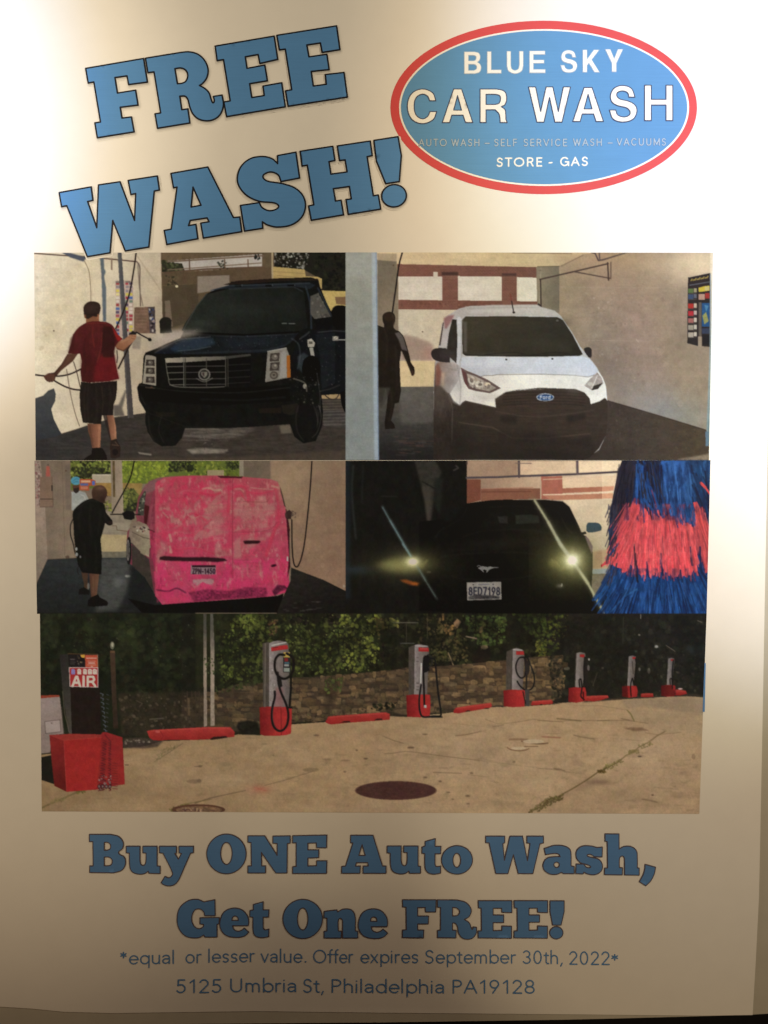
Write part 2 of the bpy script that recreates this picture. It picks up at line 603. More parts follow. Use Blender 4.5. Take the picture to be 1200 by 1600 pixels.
headline = empty("headline", flyer)
T1 = (120, 30, 1200 / 230)
T2 = (320, 30, 5.0)
T3 = (85, 250, 4.0)
T4 = (360, 205, 1200 / 290)
HEAD = [
    (T1, [[(75, 405), (547, 324), (578, 517), (425, 537), (412, 466), (314, 480), (334, 606), (482, 582), (502, 704), (357, 722),
           (371, 810), (448, 800), (470, 922), (170, 970), (150, 848), (196, 842), (142, 516), (96, 524)]]),
    (T1, [[(562, 322), (850, 275), (915, 270, 1), (985, 288, 1), (1040, 335, 1), (1072, 410, 1), (1062, 480, 1), (1030, 525, 1),
           (1002, 545), (1045, 568, 1), (1080, 605, 1), (1098, 660, 1), (1112, 686, 1), (1123, 672, 1), (1115, 633), (1186, 622),
           (1197, 700, 1), (1180, 765, 1), (1140, 810, 1), (1075, 832, 1), (1000, 820, 1), (950, 778, 1), (922, 715, 1), (908, 660, 1),
           (885, 632, 1), (842, 632), (858, 742), (908, 734), (924, 850), (660, 893), (640, 775), (686, 768), (632, 434), (582, 440)],
          [(802, 408), (850, 402, 1), (890, 420, 1), (907, 462, 1), (892, 508, 1), (860, 526, 1), (822, 530)]]),
    (T2, [[(83, 214), (543, 136), (571, 318), (432, 350), (418, 280), (318, 298), (331, 388), (470, 362), (490, 485), (352, 508),
           (368, 616), (466, 600), (456, 526), (602, 500), (630, 688), (172, 765), (150, 650), (200, 642), (148, 320), (98, 328)]]),
    (T2, [[(564, 130), (1030, 56), (1056, 242), (918, 264), (904, 190), (798, 206), (814, 298), (954, 278), (972, 398), (832, 412),
           (848, 526), (950, 512), (942, 436), (1088, 420), (1114, 612), (652, 684), (632, 563), (680, 555), (630, 238), (584, 244)]]),
    (T3, [[(32, 206), (232, 170), (243, 254), (210, 262), (267, 425), (278, 158), (412, 138), (503, 380), (510, 212), (480, 218),
           (463, 130), (645, 102), (658, 190), (626, 196), (592, 546), (445, 570), (367, 380), (350, 582), (208, 606), (80, 288), (47, 294)]]),
    (T3, [[(730, 86), (960, 46), (1120, 362), (1160, 358), (1172, 450), (932, 490), (916, 396), (968, 388), (956, 364), (850, 380),
           (840, 412), (886, 404), (898, 494), (704, 530), (688, 442), (732, 434), (768, 172), (746, 176)],
          [(868, 172), (856, 296), (918, 285)]]),
    (T4, [[(306, 160), (424, 138), (448, 305), (328, 328), (310, 285, 1), (262, 266, 1), (218, 282, 1), (212, 302, 1), (240, 325, 1), (330, 340, 1),
           (415, 368, 1), (470, 420, 1), (486, 490, 1), (460, 560, 1), (395, 608, 1), (305, 622, 1), (240, 608, 1), (208, 588), (210, 630), (92, 648),
           (66, 482), (188, 464), (205, 495, 1), (250, 516, 1), (300, 505, 1), (313, 485, 1), (285, 466, 1), (190, 456, 1), (110, 420, 1), (58, 360, 1),
           (46, 300, 1), (72, 228, 1), (130, 180, 1), (205, 166, 1), (270, 180, 1), (306, 212)]]),
    (T4, [[(452, 132), (662, 100), (676, 192), (638, 200), (650, 280), (755, 266), (742, 188), (706, 192), (692, 98), (904, 66), (917, 160),
           (884, 168), (924, 420), (956, 414), (972, 506), (762, 540), (748, 444), (782, 440), (770, 360), (666, 374), (680, 454), (716, 448), (732, 543),
           (524, 578), (506, 485), (540, 478), (498, 222), (464, 228)]]),
    (T4, [[(928, 62), (1084, 38), (1105, 160), (1092, 328), (1004, 342), (944, 195)], circle(1058, 420, 80, 72, 14, -0.15)]),
]
for (T, c) in HEAD:
    letter(tr(c, *T), headline, 1.3, M_BLUE, M_BLACK, shadow=True, lift=4 * E0)

offer = empty("offer_line", flyer)
U1 = (130, 1290, 4.0)
U2 = (420, 1290, 1200 / 330)
U3 = (740, 1290, 4.0)
V1 = (260, 1395, 1200 / 340)
V2 = (580, 1395, 3.75)


def letter_e(x0, y0, x1, y1):
    w, h = x1 - x0, y1 - y0

    def P(a, b, *k):
        return (x0 + a * w, y0 + b * h) + k
    return [[P(.98, .60), P(.44, .60), P(.48, .72, 1), P(.62, .79, 1), P(.78, .74, 1), P(.84, .68), P(1, .82), P(.86, .95, 1), P(.55, 1, 1), P(.2, .92, 1),
             P(.02, .68, 1), P(.02, .4, 1), P(.16, .12, 1), P(.48, 0, 1), P(.78, .07, 1), P(.96, .28, 1), P(1, .48, 1)],
            [P(.42, .42), P(.64, .42), P(.62, .32, 1), P(.53, .27, 1), P(.44, .32, 1)]]


SL = [
    (U1, [[(40, 53), (170, 53), (222, 66, 1), (250, 100, 1), (248, 140, 1), (222, 168, 1), (258, 195, 1), (266, 235, 1), (245, 275, 1), (195, 293),
           (42, 291), (42, 250), (64, 250), (62, 98), (40, 98)],
          [(133, 103), (155, 103, 1), (172, 118, 1), (170, 142, 1), (152, 152, 1), (133, 152)],
          [(133, 194), (165, 196, 1), (183, 215, 1), (178, 240, 1), (160, 249, 1), (133, 249)]]),
    (U1, [[(270, 127), (356, 127), (356, 215), (362, 240, 1), (378, 247, 1), (392, 230, 1), (394, 170), (374, 168), (374, 127), (463, 127),
           (463, 250), (482, 252), (482, 298), (412, 296), (408, 283), (385, 298, 1), (345, 301, 1), (305, 285, 1), (292, 250, 1), (290, 170), (270, 168)]]),
    (U1, [[(478, 127), (584, 127), (584, 170), (574, 172), (596, 208), (616, 172), (600, 168), (600, 127), (690, 127), (690, 168), (672, 170),
           (600, 335), (575, 365, 1), (540, 375, 1), (505, 368, 1), (488, 355), (512, 315), (535, 324, 1), (552, 315, 1), (560, 295, 1), (500, 170), (478, 168)]]),
    (U1, [circle(896, 175, 123, 124, 14), circle(896, 172, 36, 69, 12)]),
    (U1, [[(1030, 62), (1135, 62), (1213, 185), (1213, 110), (1186, 108), (1186, 64), (1294, 62), (1294, 108), (1276, 110), (1274, 294), (1204, 294), (1114, 165),
           (1116, 250), (1140, 250), (1140, 294), (1030, 294), (1030, 250), (1052, 250), (1050, 104), (1030, 102)]]),
    (U2, [[(136, 56), (330, 52), (328, 124), (272, 124), (270, 96), (222, 98), (222, 136), (284, 136), (284, 180), (222, 182), (222, 228), (272, 226),
           (272, 198), (330, 198), (328, 270), (136, 270), (136, 232), (156, 230), (156, 96), (136, 96)]]),
    (U2, [[(465, 53), (592, 53), (646, 228), (666, 228), (666, 269), (536, 269), (536, 228), (566, 228), (562, 208), (498, 208), (492, 228), (520, 228),
           (518, 269), (414, 269), (414, 230), (436, 228), (478, 96), (465, 96)], [(530, 106), (512, 168), (548, 168)]]),
    (U2, [[(672, 114), (752, 114), (752, 195), (758, 220, 1), (772, 226, 1), (784, 212, 1), (786, 152), (766, 150), (766, 114), (848, 114),
           (848, 228), (862, 230), (862, 269), (800, 269), (796, 256), (775, 270, 1), (740, 272, 1), (705, 258, 1), (692, 226, 1), (690, 155), (672, 152)]]),
    (U2, [[(888, 88), (946, 72), (944, 116), (978, 116), (976, 158), (944, 158), (944, 215), (950, 230, 1), (976, 228), (976, 268), (940, 274, 1), (905, 266, 1),
           (888, 240, 1), (886, 158), (870, 156), (870, 120), (888, 114)]]),
    (U2, [circle(1069, 193, 88, 81, 14), circle(1068, 195, 22, 40, 12)]),
    (U3, [[(75, 64), (194, 64), (194, 106), (182, 110), (192, 215), (226, 64), (305, 64), (336, 218), (352, 110), (332, 106), (332, 64), (436, 64), (436, 106),
           (414, 112), (370, 298), (278, 298), (248, 180), (214, 298), (138, 298), (96, 106), (75, 104)]]),
    (U3, [[(460, 135), (500, 122, 1), (560, 124, 1), (600, 145, 1), (608, 180, 1), (608, 250), (628, 254), (628, 298), (560, 298), (548, 290), (520, 302, 1),
           (475, 300, 1), (440, 275, 1), (433, 240, 1), (455, 203, 1), (500, 192, 1), (540, 192), (530, 176, 1), (500, 172, 1), (448, 180), (440, 140)], circle(518, 243, 17, 17, 10)]),
    (U3, [[(770, 135), (804, 132), (802, 194), (752, 192), (730, 178, 1), (708, 184, 1), (728, 195, 1), (780, 208, 1), (803, 240, 1), (798, 280, 1), (760, 304, 1),
           (710, 300, 1), (688, 288), (684, 300), (637, 298), (640, 238), (686, 238), (705, 258, 1), (730, 258, 1), (715, 244, 1), (665, 228, 1), (640, 195, 1),
           (645, 150, 1), (680, 126, 1), (730, 125, 1)]]),
    (U3, [[(820, 50), (908, 50), (908, 145), (940, 128, 1), (985, 130, 1), (1016, 155, 1), (1022, 200, 1), (1022, 262), (1034, 264), (1034, 308), (942, 306),
           (942, 205), (930, 188, 1), (912, 200, 1), (910, 260), (930, 262), (928, 306), (816, 304), (818, 264), (836, 262), (834, 98), (820, 96)]]),
    (U3, [[(1070, 240), (1136, 258), (1128, 300, 1), (1105, 345, 1), (1075, 374), (1034, 348), (1058, 305, 1), (1068, 270, 1)]]),
    (V1, [[(216, 46), (268, 36), (270, 124), (212, 124), (206, 102, 1), (182, 86, 1), (155, 96, 1), (140, 138, 1), (152, 180, 1), (180, 196, 1), (205, 184, 1),
           (206, 172), (186, 170), (186, 136), (292, 134), (292, 168), (280, 172), (280, 242), (212, 242), (208, 230), (175, 246, 1), (110, 238, 1), (70, 195, 1),
           (60, 138, 1), (75, 80, 1), (120, 42, 1), (170, 34, 1), (208, 48)]]),
    (V1, letter_e(295, 82, 455, 244)),
    (V1, [[(480, 62), (534, 48), (534, 92), (566, 92), (564, 132), (534, 132), (534, 190), (542, 202, 1), (566, 198), (564, 240), (530, 245, 1), (495, 238, 1),
           (480, 215, 1), (478, 132), (461, 130), (461, 96), (480, 92)]]),
    (V1, [circle(752, 142, 109, 108, 14), circle(752, 142, 29, 61, 12)]),
    (V1, [[(870, 100), (940, 92), (944, 104), (975, 88, 1), (1020, 92, 1), (1040, 125, 1), (1042, 208), (1056, 210), (1056, 247), (972, 247), (972, 150),
           (960, 138, 1), (948, 150, 1), (948, 208), (966, 210), (964, 247), (870, 247), (870, 210), (886, 208), (886, 138), (870, 136)]]),
    (V1, letter_e(1058, 86, 1220, 250)),
    (V2, [[(183, 39), (380, 39), (378, 110), (318, 110), (316, 84), (272, 84), (272, 134), (336, 134), (334, 180), (272, 180), (272, 216), (308, 216), (306, 262),
           (183, 260), (183, 216), (206, 214), (204, 82), (185, 80)]]),
    (V2, [[(388, 39), (500, 40), (555, 55, 1), (585, 95, 1), (575, 135, 1), (545, 154), (575, 175, 1), (590, 212, 1), (596, 205, 1), (596, 198), (617, 200), (615, 235, 1),
           (590, 265, 1), (540, 266, 1), (512, 235, 1), (505, 195, 1), (490, 175, 1), (476, 175), (476, 216), (498, 218), (496, 262), (388, 260), (388, 218), (406, 216), (406, 84), (388, 82)],
          [(476, 84), (500, 86, 1), (518, 108, 1), (505, 130, 1), (476, 134)]]),
    (V2, [[(626, 44), (824, 44), (824, 114), (765, 112), (763, 88), (714, 88), (714, 128), (776, 128), (776, 172), (714, 172), (714, 220), (765, 218), (765, 192),
           (822, 194), (822, 264), (626, 262), (626, 222), (646, 220), (644, 88), (628, 86)]]),
    (V2, [[(836, 44), (1033, 44), (1033, 114), (974, 112), (972, 88), (924, 88), (924, 128), (986, 128), (986, 170), (924, 170), (924, 218), (974, 216), (974, 192),
           (1032, 194), (1032, 264), (836, 262), (836, 222), (856, 220), (854, 88), (838, 86)]]),
    (V2, [[(1047, 45), (1130, 45), (1130, 108), (1112, 187), (1062, 187), (1047, 108)], circle(1084, 232, 39, 36, 12)]),
]
for (T, c) in SL:
    letter(tr(c, *T), offer, 0.8, M_BLUE3, M_SOFTBLACK, lift=3 * E0)


# ------------------------------------------------------------------ thin sans lettering as strokes (cap height 1, baseline 0, y up)
def arc(cx, cy, rx, ry, a0, a1, n=14):
    return [(cx + rx * math.cos(math.radians(a0 + (a1 - a0) * k / n)), cy + ry * math.sin(math.radians(a0 + (a1 - a0) * k / n))) for k in range(n + 1)]


XH = 0.66
SF = {
    'a': (0.52, [arc(.24, .48, .2, .18, 160, 0, 8) + [(.44, 0)], [(.44, .38)] + arc(.22, .2, .18, .18, 80, 290, 10) + [(.44, .16)]]),
    'b': (0.62, [[(.08, 0), (.08, 1.06)], arc(.34, .33, .26, .33, 0, 360, 20)]),
    'd': (0.62, [[(.56, 0), (.56, 1.06)], arc(.3, .33, .26, .33, 0, 360, 20)]),
    'e': (0.58, [[(.04, .34), (.55, .34)] + arc(.3, .33, .26, .33, 0, 318, 18)]),
    'f': (0.32, [[(.16, 0), (.16, .85)] + arc(.3, .87, .14, .17, 180, 80, 6), [(0, XH), (.32, XH)]]),
    'h': (0.56, [[(.06, 0), (.06, 1.06)], [(.06, .4)] + arc(.27, .42, .21, .24, 170, 0, 8) + [(.48, 0)]]),
    'i': (0.16, [[(.06, 0), (.06, XH)], [(.06, .9), (.06, .91)]]),
    'l': (0.16, [[(.06, 0), (.06, 1.06)]]),
    'm': (0.86, [[(.06, 0), (.06, XH)], [(.06, .4)] + arc(.24, .44, .18, .22, 170, 0, 8) + [(.42, 0)], [(.42, .42)] + arc(.6, .44, .18, .22, 170, 0, 8) + [(.78, 0)]]),
    'n': (0.56, [[(.06, 0), (.06, XH)], [(.06, .4)] + arc(.27, .42, .21, .24, 170, 0, 8) + [(.48, 0)]]),
    'o': (0.62, [arc(.3, .33, .27, .33, 0, 360, 20)]),
    'p': (0.62, [[(.08, -.3), (.08, XH)], arc(.34, .33, .26, .33, 0, 360, 20)]),
    'q': (0.62, [[(.56, -.3), (.56, XH)], arc(.3, .33, .26, .33, 0, 360, 20)]),
    'r': (0.34, [[(.06, 0), (.06, XH)], [(.06, .42)] + arc(.26, .42, .2, .24, 165, 75, 6)]),
    's': (0.46, [[(.4, .56)] + arc(.22, .49, .16, .165, 40, 250, 9) + arc(.21, .165, .18, .165, 70, -140, 10)]),
    't': (0.32, [[(.14, .86), (.14, .16)] + arc(.27, .14, .13, .14, 180, 290, 6), [(0, XH), (.3, XH)]]),
    'u': (0.56, [[(.06, XH), (.06, .24)] + arc(.27, .24, .21, .24, 180, 350, 8), [(.48, XH), (.48, 0)]]),
    'v': (0.52, [[(.02, XH), (.25, 0), (.48, XH)]]),
    'x': (0.5, [[(.02, XH), (.44, 0)], [(.44, XH), (.02, 0)]]),
    'O': (0.98, [arc(.47, .5, .44, .5, 0, 360, 26)]),
    'S': (0.6, [[(.5, .84)] + arc(.29, .755, .21, .245, 40, 255, 10) + arc(.27, .25, .24, .26, 72, -150, 11)]),
    'U': (0.78, [[(.08, 1), (.08, .34)] + arc(.37, .32, .29, .32, 180, 360, 12) + [(.66, 1)]]),
    'P': (0.6, [[(.08, 0), (.08, 1), (.3, 1)] + arc(.3, .75, .24, .25, 90, -90, 10) + [(.08, .5)]]),
    'A': (0.76, [[(.02, 0), (.37, 1), (.72, 0)], [(.14, .34), (.6, .34)]]),
    '0': (0.64, [arc(.3, .5, .24, .5, 0, 360, 22)]),
    '1': (0.5, [[(.1, .78), (.32, 1), (.32, 0)]]),
    '2': (0.62, [arc(.29, .72, .23, .28, 165, -28, 10) + [(.06, 0), (.54, 0)]]),
    '3': (0.62, [arc(.27, .75, .22, .25, 150, -85, 10), arc(.27, .26, .25, .26, 88, -150, 12)]),
    '5': (0.62, [[(.5, 1), (.14, 1), (.12, .56)] + arc(.27, .32, .25, .31, 115, -145, 12)]),
    '8': (0.62, [arc(.29, .75, .21, .25, 0, 360, 16), arc(.29, .26, .25, .26, 0, 360, 16)]),
    '9': (0.62, [arc(.29, .7, .24, .3, 0, 360, 18), [(.52, .62), (.2, 0)]]),
    '.': (0.3, [[(.12, .02), (.14, .05), (.10, .05), (.12, .02)]]),
    ',': (0.3, [[(.14, .06), (.06, -.18)]]),
    '*': (0.42, [[(.2, .36), (.2, .80)], [(.02, .69), (.38, .49)], [(.38, .69), (.02, .49)]]),
    ' ': (0.3, []), '-': (0.5, [[(.08, .38), (.42, .38)]]), '–': (0.6, [[(.08, .38), (.5, .38)]]),
    'B': (0.66, [[(.08, 0), (.08, 1), (.32, 1)] + arc(.32, .76, .2, .24, 90, -90, 8) + [(.08, .52)], [(.32, .52)] + arc(.34, .26, .24, .26, 90, -90, 8) + [(.08, 0)]]),
    'C': (0.8, [arc(.42, .5, .36, .5, 45, 315, 18)]),
    'E': (0.58, [[(.52, 1), (.08, 1), (.08, 0), (.52, 0)], [(.08, .52), (.48, .52)]]),
    'F': (0.56, [[(.52, 1), (.08, 1), (.08, 0)], [(.08, .52), (.46, .52)]]),
    'G': (0.84, [arc(.43, .5, .37, .5, 45, 350, 18) + [(.8, .46), (.5, .46)], [(.8, .46), (.8, 0)]]),
    'H': (0.74, [[(.08, 0), (.08, 1)], [(.66, 0), (.66, 1)], [(.08, .52), (.66, .52)]]),
    'I': (0.26, [[(.12, 0), (.12, 1)]]),
    'L': (0.54, [[(.08, 1), (.08, 0), (.5, 0)]]),
    'M': (0.9, [[(.08, 0), (.08, 1), (.45, .1), (.82, 1), (.82, 0)]]),
    'R': (0.68, [[(.08, 0), (.08, 1), (.36, 1)] + arc(.36, .75, .22, .25, 90, -90, 8) + [(.08, .5)], [(.36, .5), (.6, 0)]]),
    'T': (0.62, [[(.02, 1), (.6, 1)], [(.31, 1), (.31, 0)]]),
    'V': (0.72, [[(.02, 1), (.36, 0), (.7, 1)]]),
    'W': (1.0, [[(.02, 1), (.26, 0), (.5, .95), (.74, 0), (.98, 1)]]),
    'Z': (0.6, [[(.04, 1), (.54, 1), (.04, 0), (.54, 0)]]),
    'N': (0.74, [[(.08, 0), (.08, 1), (.66, 0), (.66, 1)]]),
    'D': (0.76, [[(.08, 0), (.08, 1), (.3, 1)] + arc(.3, .5, .38, .5, 90, -90, 12) + [(.08, 0)]]),
    '4': (0.62, [[(.42, 0), (.42, 1), (.04, .3), (.58, .3)]]),
    '7': (0.6, [[(.04, 1), (.54, 1), (.2, 0)]]),
}


def word_strokes(text, x0, x1, base0, base1, cap, track=0.0):
    """list (char, polylines in pixels): the ink of the word runs from x0 to x1"""
    pen = 0.0
    items = []
    for ch in text:
        adv, ls = SF[ch]
        items.append((ch, pen, ls))
        pen += adv + 0.1 + track
    xsall = [pen0 + p[0] for ch, pen0, ls in items for l in ls for p in l]
    a, b = min(xsall), max(xsall)
    k = (x1 - x0) / max(b - a, 1e-6)
    out = []
    for ch, pen0, ls in items:
        pl = []
        for l in ls:
            pl.append(np.array([(x0 + (pen0 + p[0] - a) * k,
                                 base0 + (base1 - base0) * ((pen0 + p[0] - a) / (b - a)) - p[1] * cap) for p in l]))
        if pl:
            out.append((ch, pl))
    return out


def write(text, x0, x1, base0, base1, cap, hw, mat, parent, lift=2 * E0, line=None, lhw=0.6, track=0.0):
    for ch, pl in word_strokes(text, x0 + hw, x1 - hw, base0 - hw * .8, base1 - hw * .8, cap - 1.6 * hw, track):
        F, xs, ys = stroke_sdf(pl, hw + (lhw if line else 0))
        nm = "letter" if ch.isalpha() else ("digit" if ch.isdigit() else "mark")
        if line:
            fill_mesh(nm + "_edge", contour_lines(F, xs, ys, 0), line, parent, lift - 0.5 * E0, 0)
        fill_mesh(nm, contour_lines(F, xs, ys, lhw if line else 0), mat, parent, lift, 0)


terms = empty("terms_line", flyer)
for w in [("*", 188, 198, 1504, 1504), ("equal", 201.7, 271.7, 1506.7, 1505.7), ("or", 290, 315, 1505, 1504.5), ("lesser", 325.7, 398.3, 1504, 1503),
          ("value.", 407.3, 479, 1503.7, 1504), ("Offer", 489.3, 552.3, 1504.5, 1504.6), ("expires", 563.3, 653.7, 1504.6, 1504.6),
          ("September", 664.6, 806.4, 1505, 1505.4), ("30th,", 816.7, 879.2, 1505.6, 1506.4), ("2022*", 889.4, 965.6, 1507, 1507.6)]:
    write(w[0], w[1], w[2], w[3], w[4], 21, 1.0, M_BLUE2, terms)
address = empty("address_line", flyer)
for w in [("5125", 275.7, 345.7, 1551.5, 1551), ("Umbria", 360, 462.7, 1550, 1550), ("St,", 474, 506, 1550.5, 1550.7), ("Philadelphia", 518.3, 693.7, 1551, 1552),
          ("PA19128", 707.3, 835.5, 1552, 1552.3)]:
    write(w[0], w[1], w[2], w[3], w[4], 21.5, 1.1, M_BLUE2, address)

# ------------------------------------------------------------------ the oval logo
logo = empty("logo", flyer)
LCX, LCY = 849.5, 168.0


def ell_contour(cx, cy, rx, ry, n=48):
    return np.array([(cx + rx * math.cos(2 * math.pi * k / n), cy + ry * math.sin(2 * math.pi * k / n)) for k in range(n)])


fill_mesh("red_ring", [ell_contour(LCX, LCY, 239.5, 135.5, 160)], M_RED, logo, 1.0 * E0, 8)
fill_mesh("white_ring", [ell_contour(LCX + .5, LCY + .3, 226.5, 122.5, 160)], M_WHITE, logo, 1.8 * E0, 8)
fill_mesh("blue_oval", [ell_contour(LCX + .5, LCY + .3, 223.5, 119.8, 160)], M_LOGO, logo, 2.6 * E0, 8)
HV = {
    'B': [[(0, 0), (.6, 0), (.86, .06, 1), (.95, .25, 1), (.88, .41, 1), (.78, .47), (.94, .57, 1), (1, .73, 1), (.9, .93, 1), (.62, 1), (0, 1)],
          [(.25, .16), (.55, .16), (.68, .2, 1), (.7, .28, 1), (.66, .38, 1), (.53, .41), (.25, .41)],
          [(.25, .57), (.57, .57), (.7, .62, 1), (.74, .71, 1), (.7, .8, 1), (.56, .85), (.25, .85)]],
    'L': [[(0, 0), (.29, 0), (.29, .84), (1, .84), (1, 1), (0, 1)]],
    'U': [[(0, 0), (.24, 0), (.24, .62), (.3, .78, 1), (.5, .85, 1), (.7, .78, 1), (.76, .62), (.76, 0), (1, 0), (1, .65), (.9, .88, 1), (.5, 1, 1), (.1, .88, 1), (0, .65)]],
    'E': [[(0, 0), (.98, 0), (.98, .16), (.25, .16), (.25, .41), (.92, .41), (.92, .56), (.25, .56), (.25, .84), (1, .84), (1, 1), (0, 1)]],
    'S': [[(.93, .32), (.71, .32), (.66, .2, 1), (.48, .15, 1), (.3, .19, 1), (.27, .28, 1), (.38, .37, 1), (.7, .43, 1), (.94, .54, 1), (1, .72, 1), (.86, .92, 1), (.5, 1, 1),
           (.14, .92, 1), (0, .67), (.23, .67), (.3, .8, 1), (.52, .86, 1), (.72, .81, 1), (.75, .71, 1), (.62, .61, 1), (.3, .55, 1), (.09, .45, 1), (.04, .27, 1), (.18, .07, 1), (.48, 0, 1), (.8, .08, 1)]],
    'K': [[(0, 0), (.25, 0), (.25, .42), (.66, 0), (.98, 0), (.53, .44), (1, 1), (.7, 1), (.36, .59), (.25, .7), (.25, 1), (0, 1)]],
    'Y': [[(0, 0), (.29, 0), (.51, .42), (.72, 0), (1, 0), (.63, .62), (.63, 1), (.38, 1), (.38, .62)]],
    'C': [[(.97, .34), (.76, .34), (.68, .2, 1), (.5, .15, 1), (.3, .25, 1), (.23, .5, 1), (.3, .75, 1), (.51, .86, 1), (.69, .79, 1), (.77, .65), (1, .65), (.88, .88, 1), (.52, 1, 1),
           (.15, .87, 1), (0, .5, 1), (.14, .14, 1), (.5, 0, 1), (.86, .11, 1)]],
    'A': [[(.37, 0), (.63, 0), (1, 1), (.76, 1), (.68, .78), (.31, .78), (.24, 1), (0, 1)], [(.5, .2), (.37, .63), (.63, .63)]],
    'R': [[(0, 0), (.62, 0), (.9, .07, 1), (.98, .27, 1), (.92, .46, 1), (.78, .53), (.92, .62, 1), (.95, .9), (1, 1), (.74, 1), (.7, .75, 1), (.55, .62), (.22, .62), (.22, 1), (0, 1)],
          [(.22, .16), (.58, .16), (.72, .2, 1), (.75, .3, 1), (.7, .42, 1), (.55, .46), (.22, .46)]],
    'W': [[(0, 0), (.17, 0), (.29, .7), (.42, 0), (.58, 0), (.71, .7), (.83, 0), (1, 0), (.8, 1), (.63, 1), (.5, .3), (.37, 1), (.2, 1)]],
    'H': [[(0, 0), (.24, 0), (.24, .4), (.76, .4), (.76, 0), (1, 0), (1, 1), (.76, 1), (.76, .56), (.24, .56), (.24, 1), (0, 1)]],
}
G5 = (600, 60, 1200 / 260)
G6 = (830, 60, 1200 / 270)


def gx(g, x):
    return g[0] + x / g[2]


def gy(g, y):
    return g[1] + y / g[2]


for ch, g, x0, x1, y0, y1, big in [('B', G5, 578, 700, 100, 258, 0), ('L', G5, 743, 845, 98, 255, 0), ('U', G5, 885, 1003, 96, 258, 0), ('E', G5, 1048, 1162, 94, 252, 0),
                                   ('S', G6, 203, 317, 85, 241, 0), ('K', G6, 357, 473, 83, 238, 0), ('Y', G6, 512, 635, 79, 235, 0),
                                   ('C', G5, 168, 380, 368, 618, 1), ('A', G5, 420, 640, 368, 610, 1), ('R', G5, 692, 888, 368, 610, 1),
                                   ('W', None, 825.5, 891, 136.5, 191.5, 1), ('A', G6, 287, 500, 344, 580, 1), ('S', G6, 541, 732, 330, 584, 1), ('H', G6, 785, 981, 328, 574, 1)]:
    if g:
        x0, x1, y0, y1 = gx(g, x0), gx(g, x1), gy(g, y0), gy(g, y1)
    cs = [[(x0 + p[0] * (x1 - x0), y0 + p[1] * (y1 - y0)) + tuple(p[2:]) for p in c] for c in HV[ch]]
    letter(cs, logo, 0.85 if big else 0.5, M_WHITE, M_GREYLINE if big else M_FAINT, lift=3.6 * E0)
for w in [("AUTO", 654, 698, 229), ("WASH", 705, 749, 229), ("–", 757, 765, 229), ("SELF", 772, 808, 229), ("SERVICE", 818, 886, 229), ("WASH", 895, 940, 228.5), ("–", 949, 957, 228.5),
          ("VACUUMS", 963, 1040, 228)]:
    write(w[0], w[1], w[2], w[3], w[3], 11.5, 0.8, M_FAINT, logo, 3.9 * E0, line=M_GREYLINE, lhw=0.28, track=.18)
for w in [("STORE", 776, 847, 261), ("-", 857, 863, 260.5), ("GAS", 875, 918, 260)]:
    write(w[0], w[1], w[2], w[3], w[3] - .5, 14, 1.0, M_WHITE, logo, 3.9 * E0, line=M_FAINT, lhw=0.45, track=.14)

# ------------------------------------------------------------------ painter for the five printed photos
PX0, PY0, PX1, PY1 = 48, 388, 1120, 1278
SS = 2
CW, CH = (PX1 - PX0) * SS, (PY1 - PY0) * SS
CAN = np.full((CH, CW, 3), 120.0, np.float32)
IDS = np.zeros((CH, CW), np.int16)
REG = {}            # id -> (panel, name, label)
CROP = [0.0, 0.0, 1.0]
CUR = [0]           # id that new marks belong to
CLIP = [PX0, PY0, PX1, PY1]


def crop(ox, oy, s):
    CROP[:] = [ox, oy, s]


def own(panel=None, name=None, label=None):
    """following marks belong to this depicted thing (None: to the photo itself)"""
    if panel is None:
        CUR[0] = 0
    else:
        k = len(REG) + 1
        REG[k] = (panel, name, label)
        CUR[0] = k


def clip(x0, y0, x1, y1):
    CLIP[:] = [x0, y0, x1, y1]


def C2(pts):
    return [((CROP[0] + p[0] / CROP[2] - PX0) * SS, (CROP[1] + p[1] / CROP[2] - PY0) * SS) + tuple(p[2:]) for p in pts]


def box_of(a, pad):
    cx0, cy0, cx1, cy1 = [(CLIP[0] - PX0) * SS, (CLIP[1] - PY0) * SS, (CLIP[2] - PX0) * SS, (CLIP[3] - PY0) * SS]
    x0 = int(max(cx0, math.floor(a[:, 0].min() - pad)))
    y0 = int(max(cy0, math.floor(a[:, 1].min() - pad)))
    x1 = int(min(cx1, math.ceil(a[:, 0].max() + pad) + 1))
    y1 = int(min(cy1, math.ceil(a[:, 1].max() + pad) + 1))
    return x0, y0, x1, y1


def scan(a, x0, y0, x1, y1):
    """even-odd fill of polygon a on the pixel grid of the box"""
    H, W = y1 - y0, x1 - x0
    D = np.zeros((H, W + 1), np.int32)
    n = len(a)
    for i in range(n):
        ax, ay = a[i]
        bx, by = a[(i + 1) % n]
        if ay == by:
            continue
        if ay > by:
            ax, ay, bx, by = bx, by, ax, ay
        r0 = max(int(math.ceil(ay - 0.5)), y0)
        r1 = min(int(math.ceil(by - 0.5)), y1)
        if r1 <= r0:
            continue
        rows = np.arange(r0, r1)
        xc = ax + (rows + 0.5 - ay) * (bx - ax) / (by - ay)
        ci = np.clip(np.ceil(xc - 0.5).astype(int) - x0, 0, W)
        np.add.at(D, (rows - y0, ci), 1)
    return (np.cumsum(D[:, :W], 1) & 1).astype(np.float32)


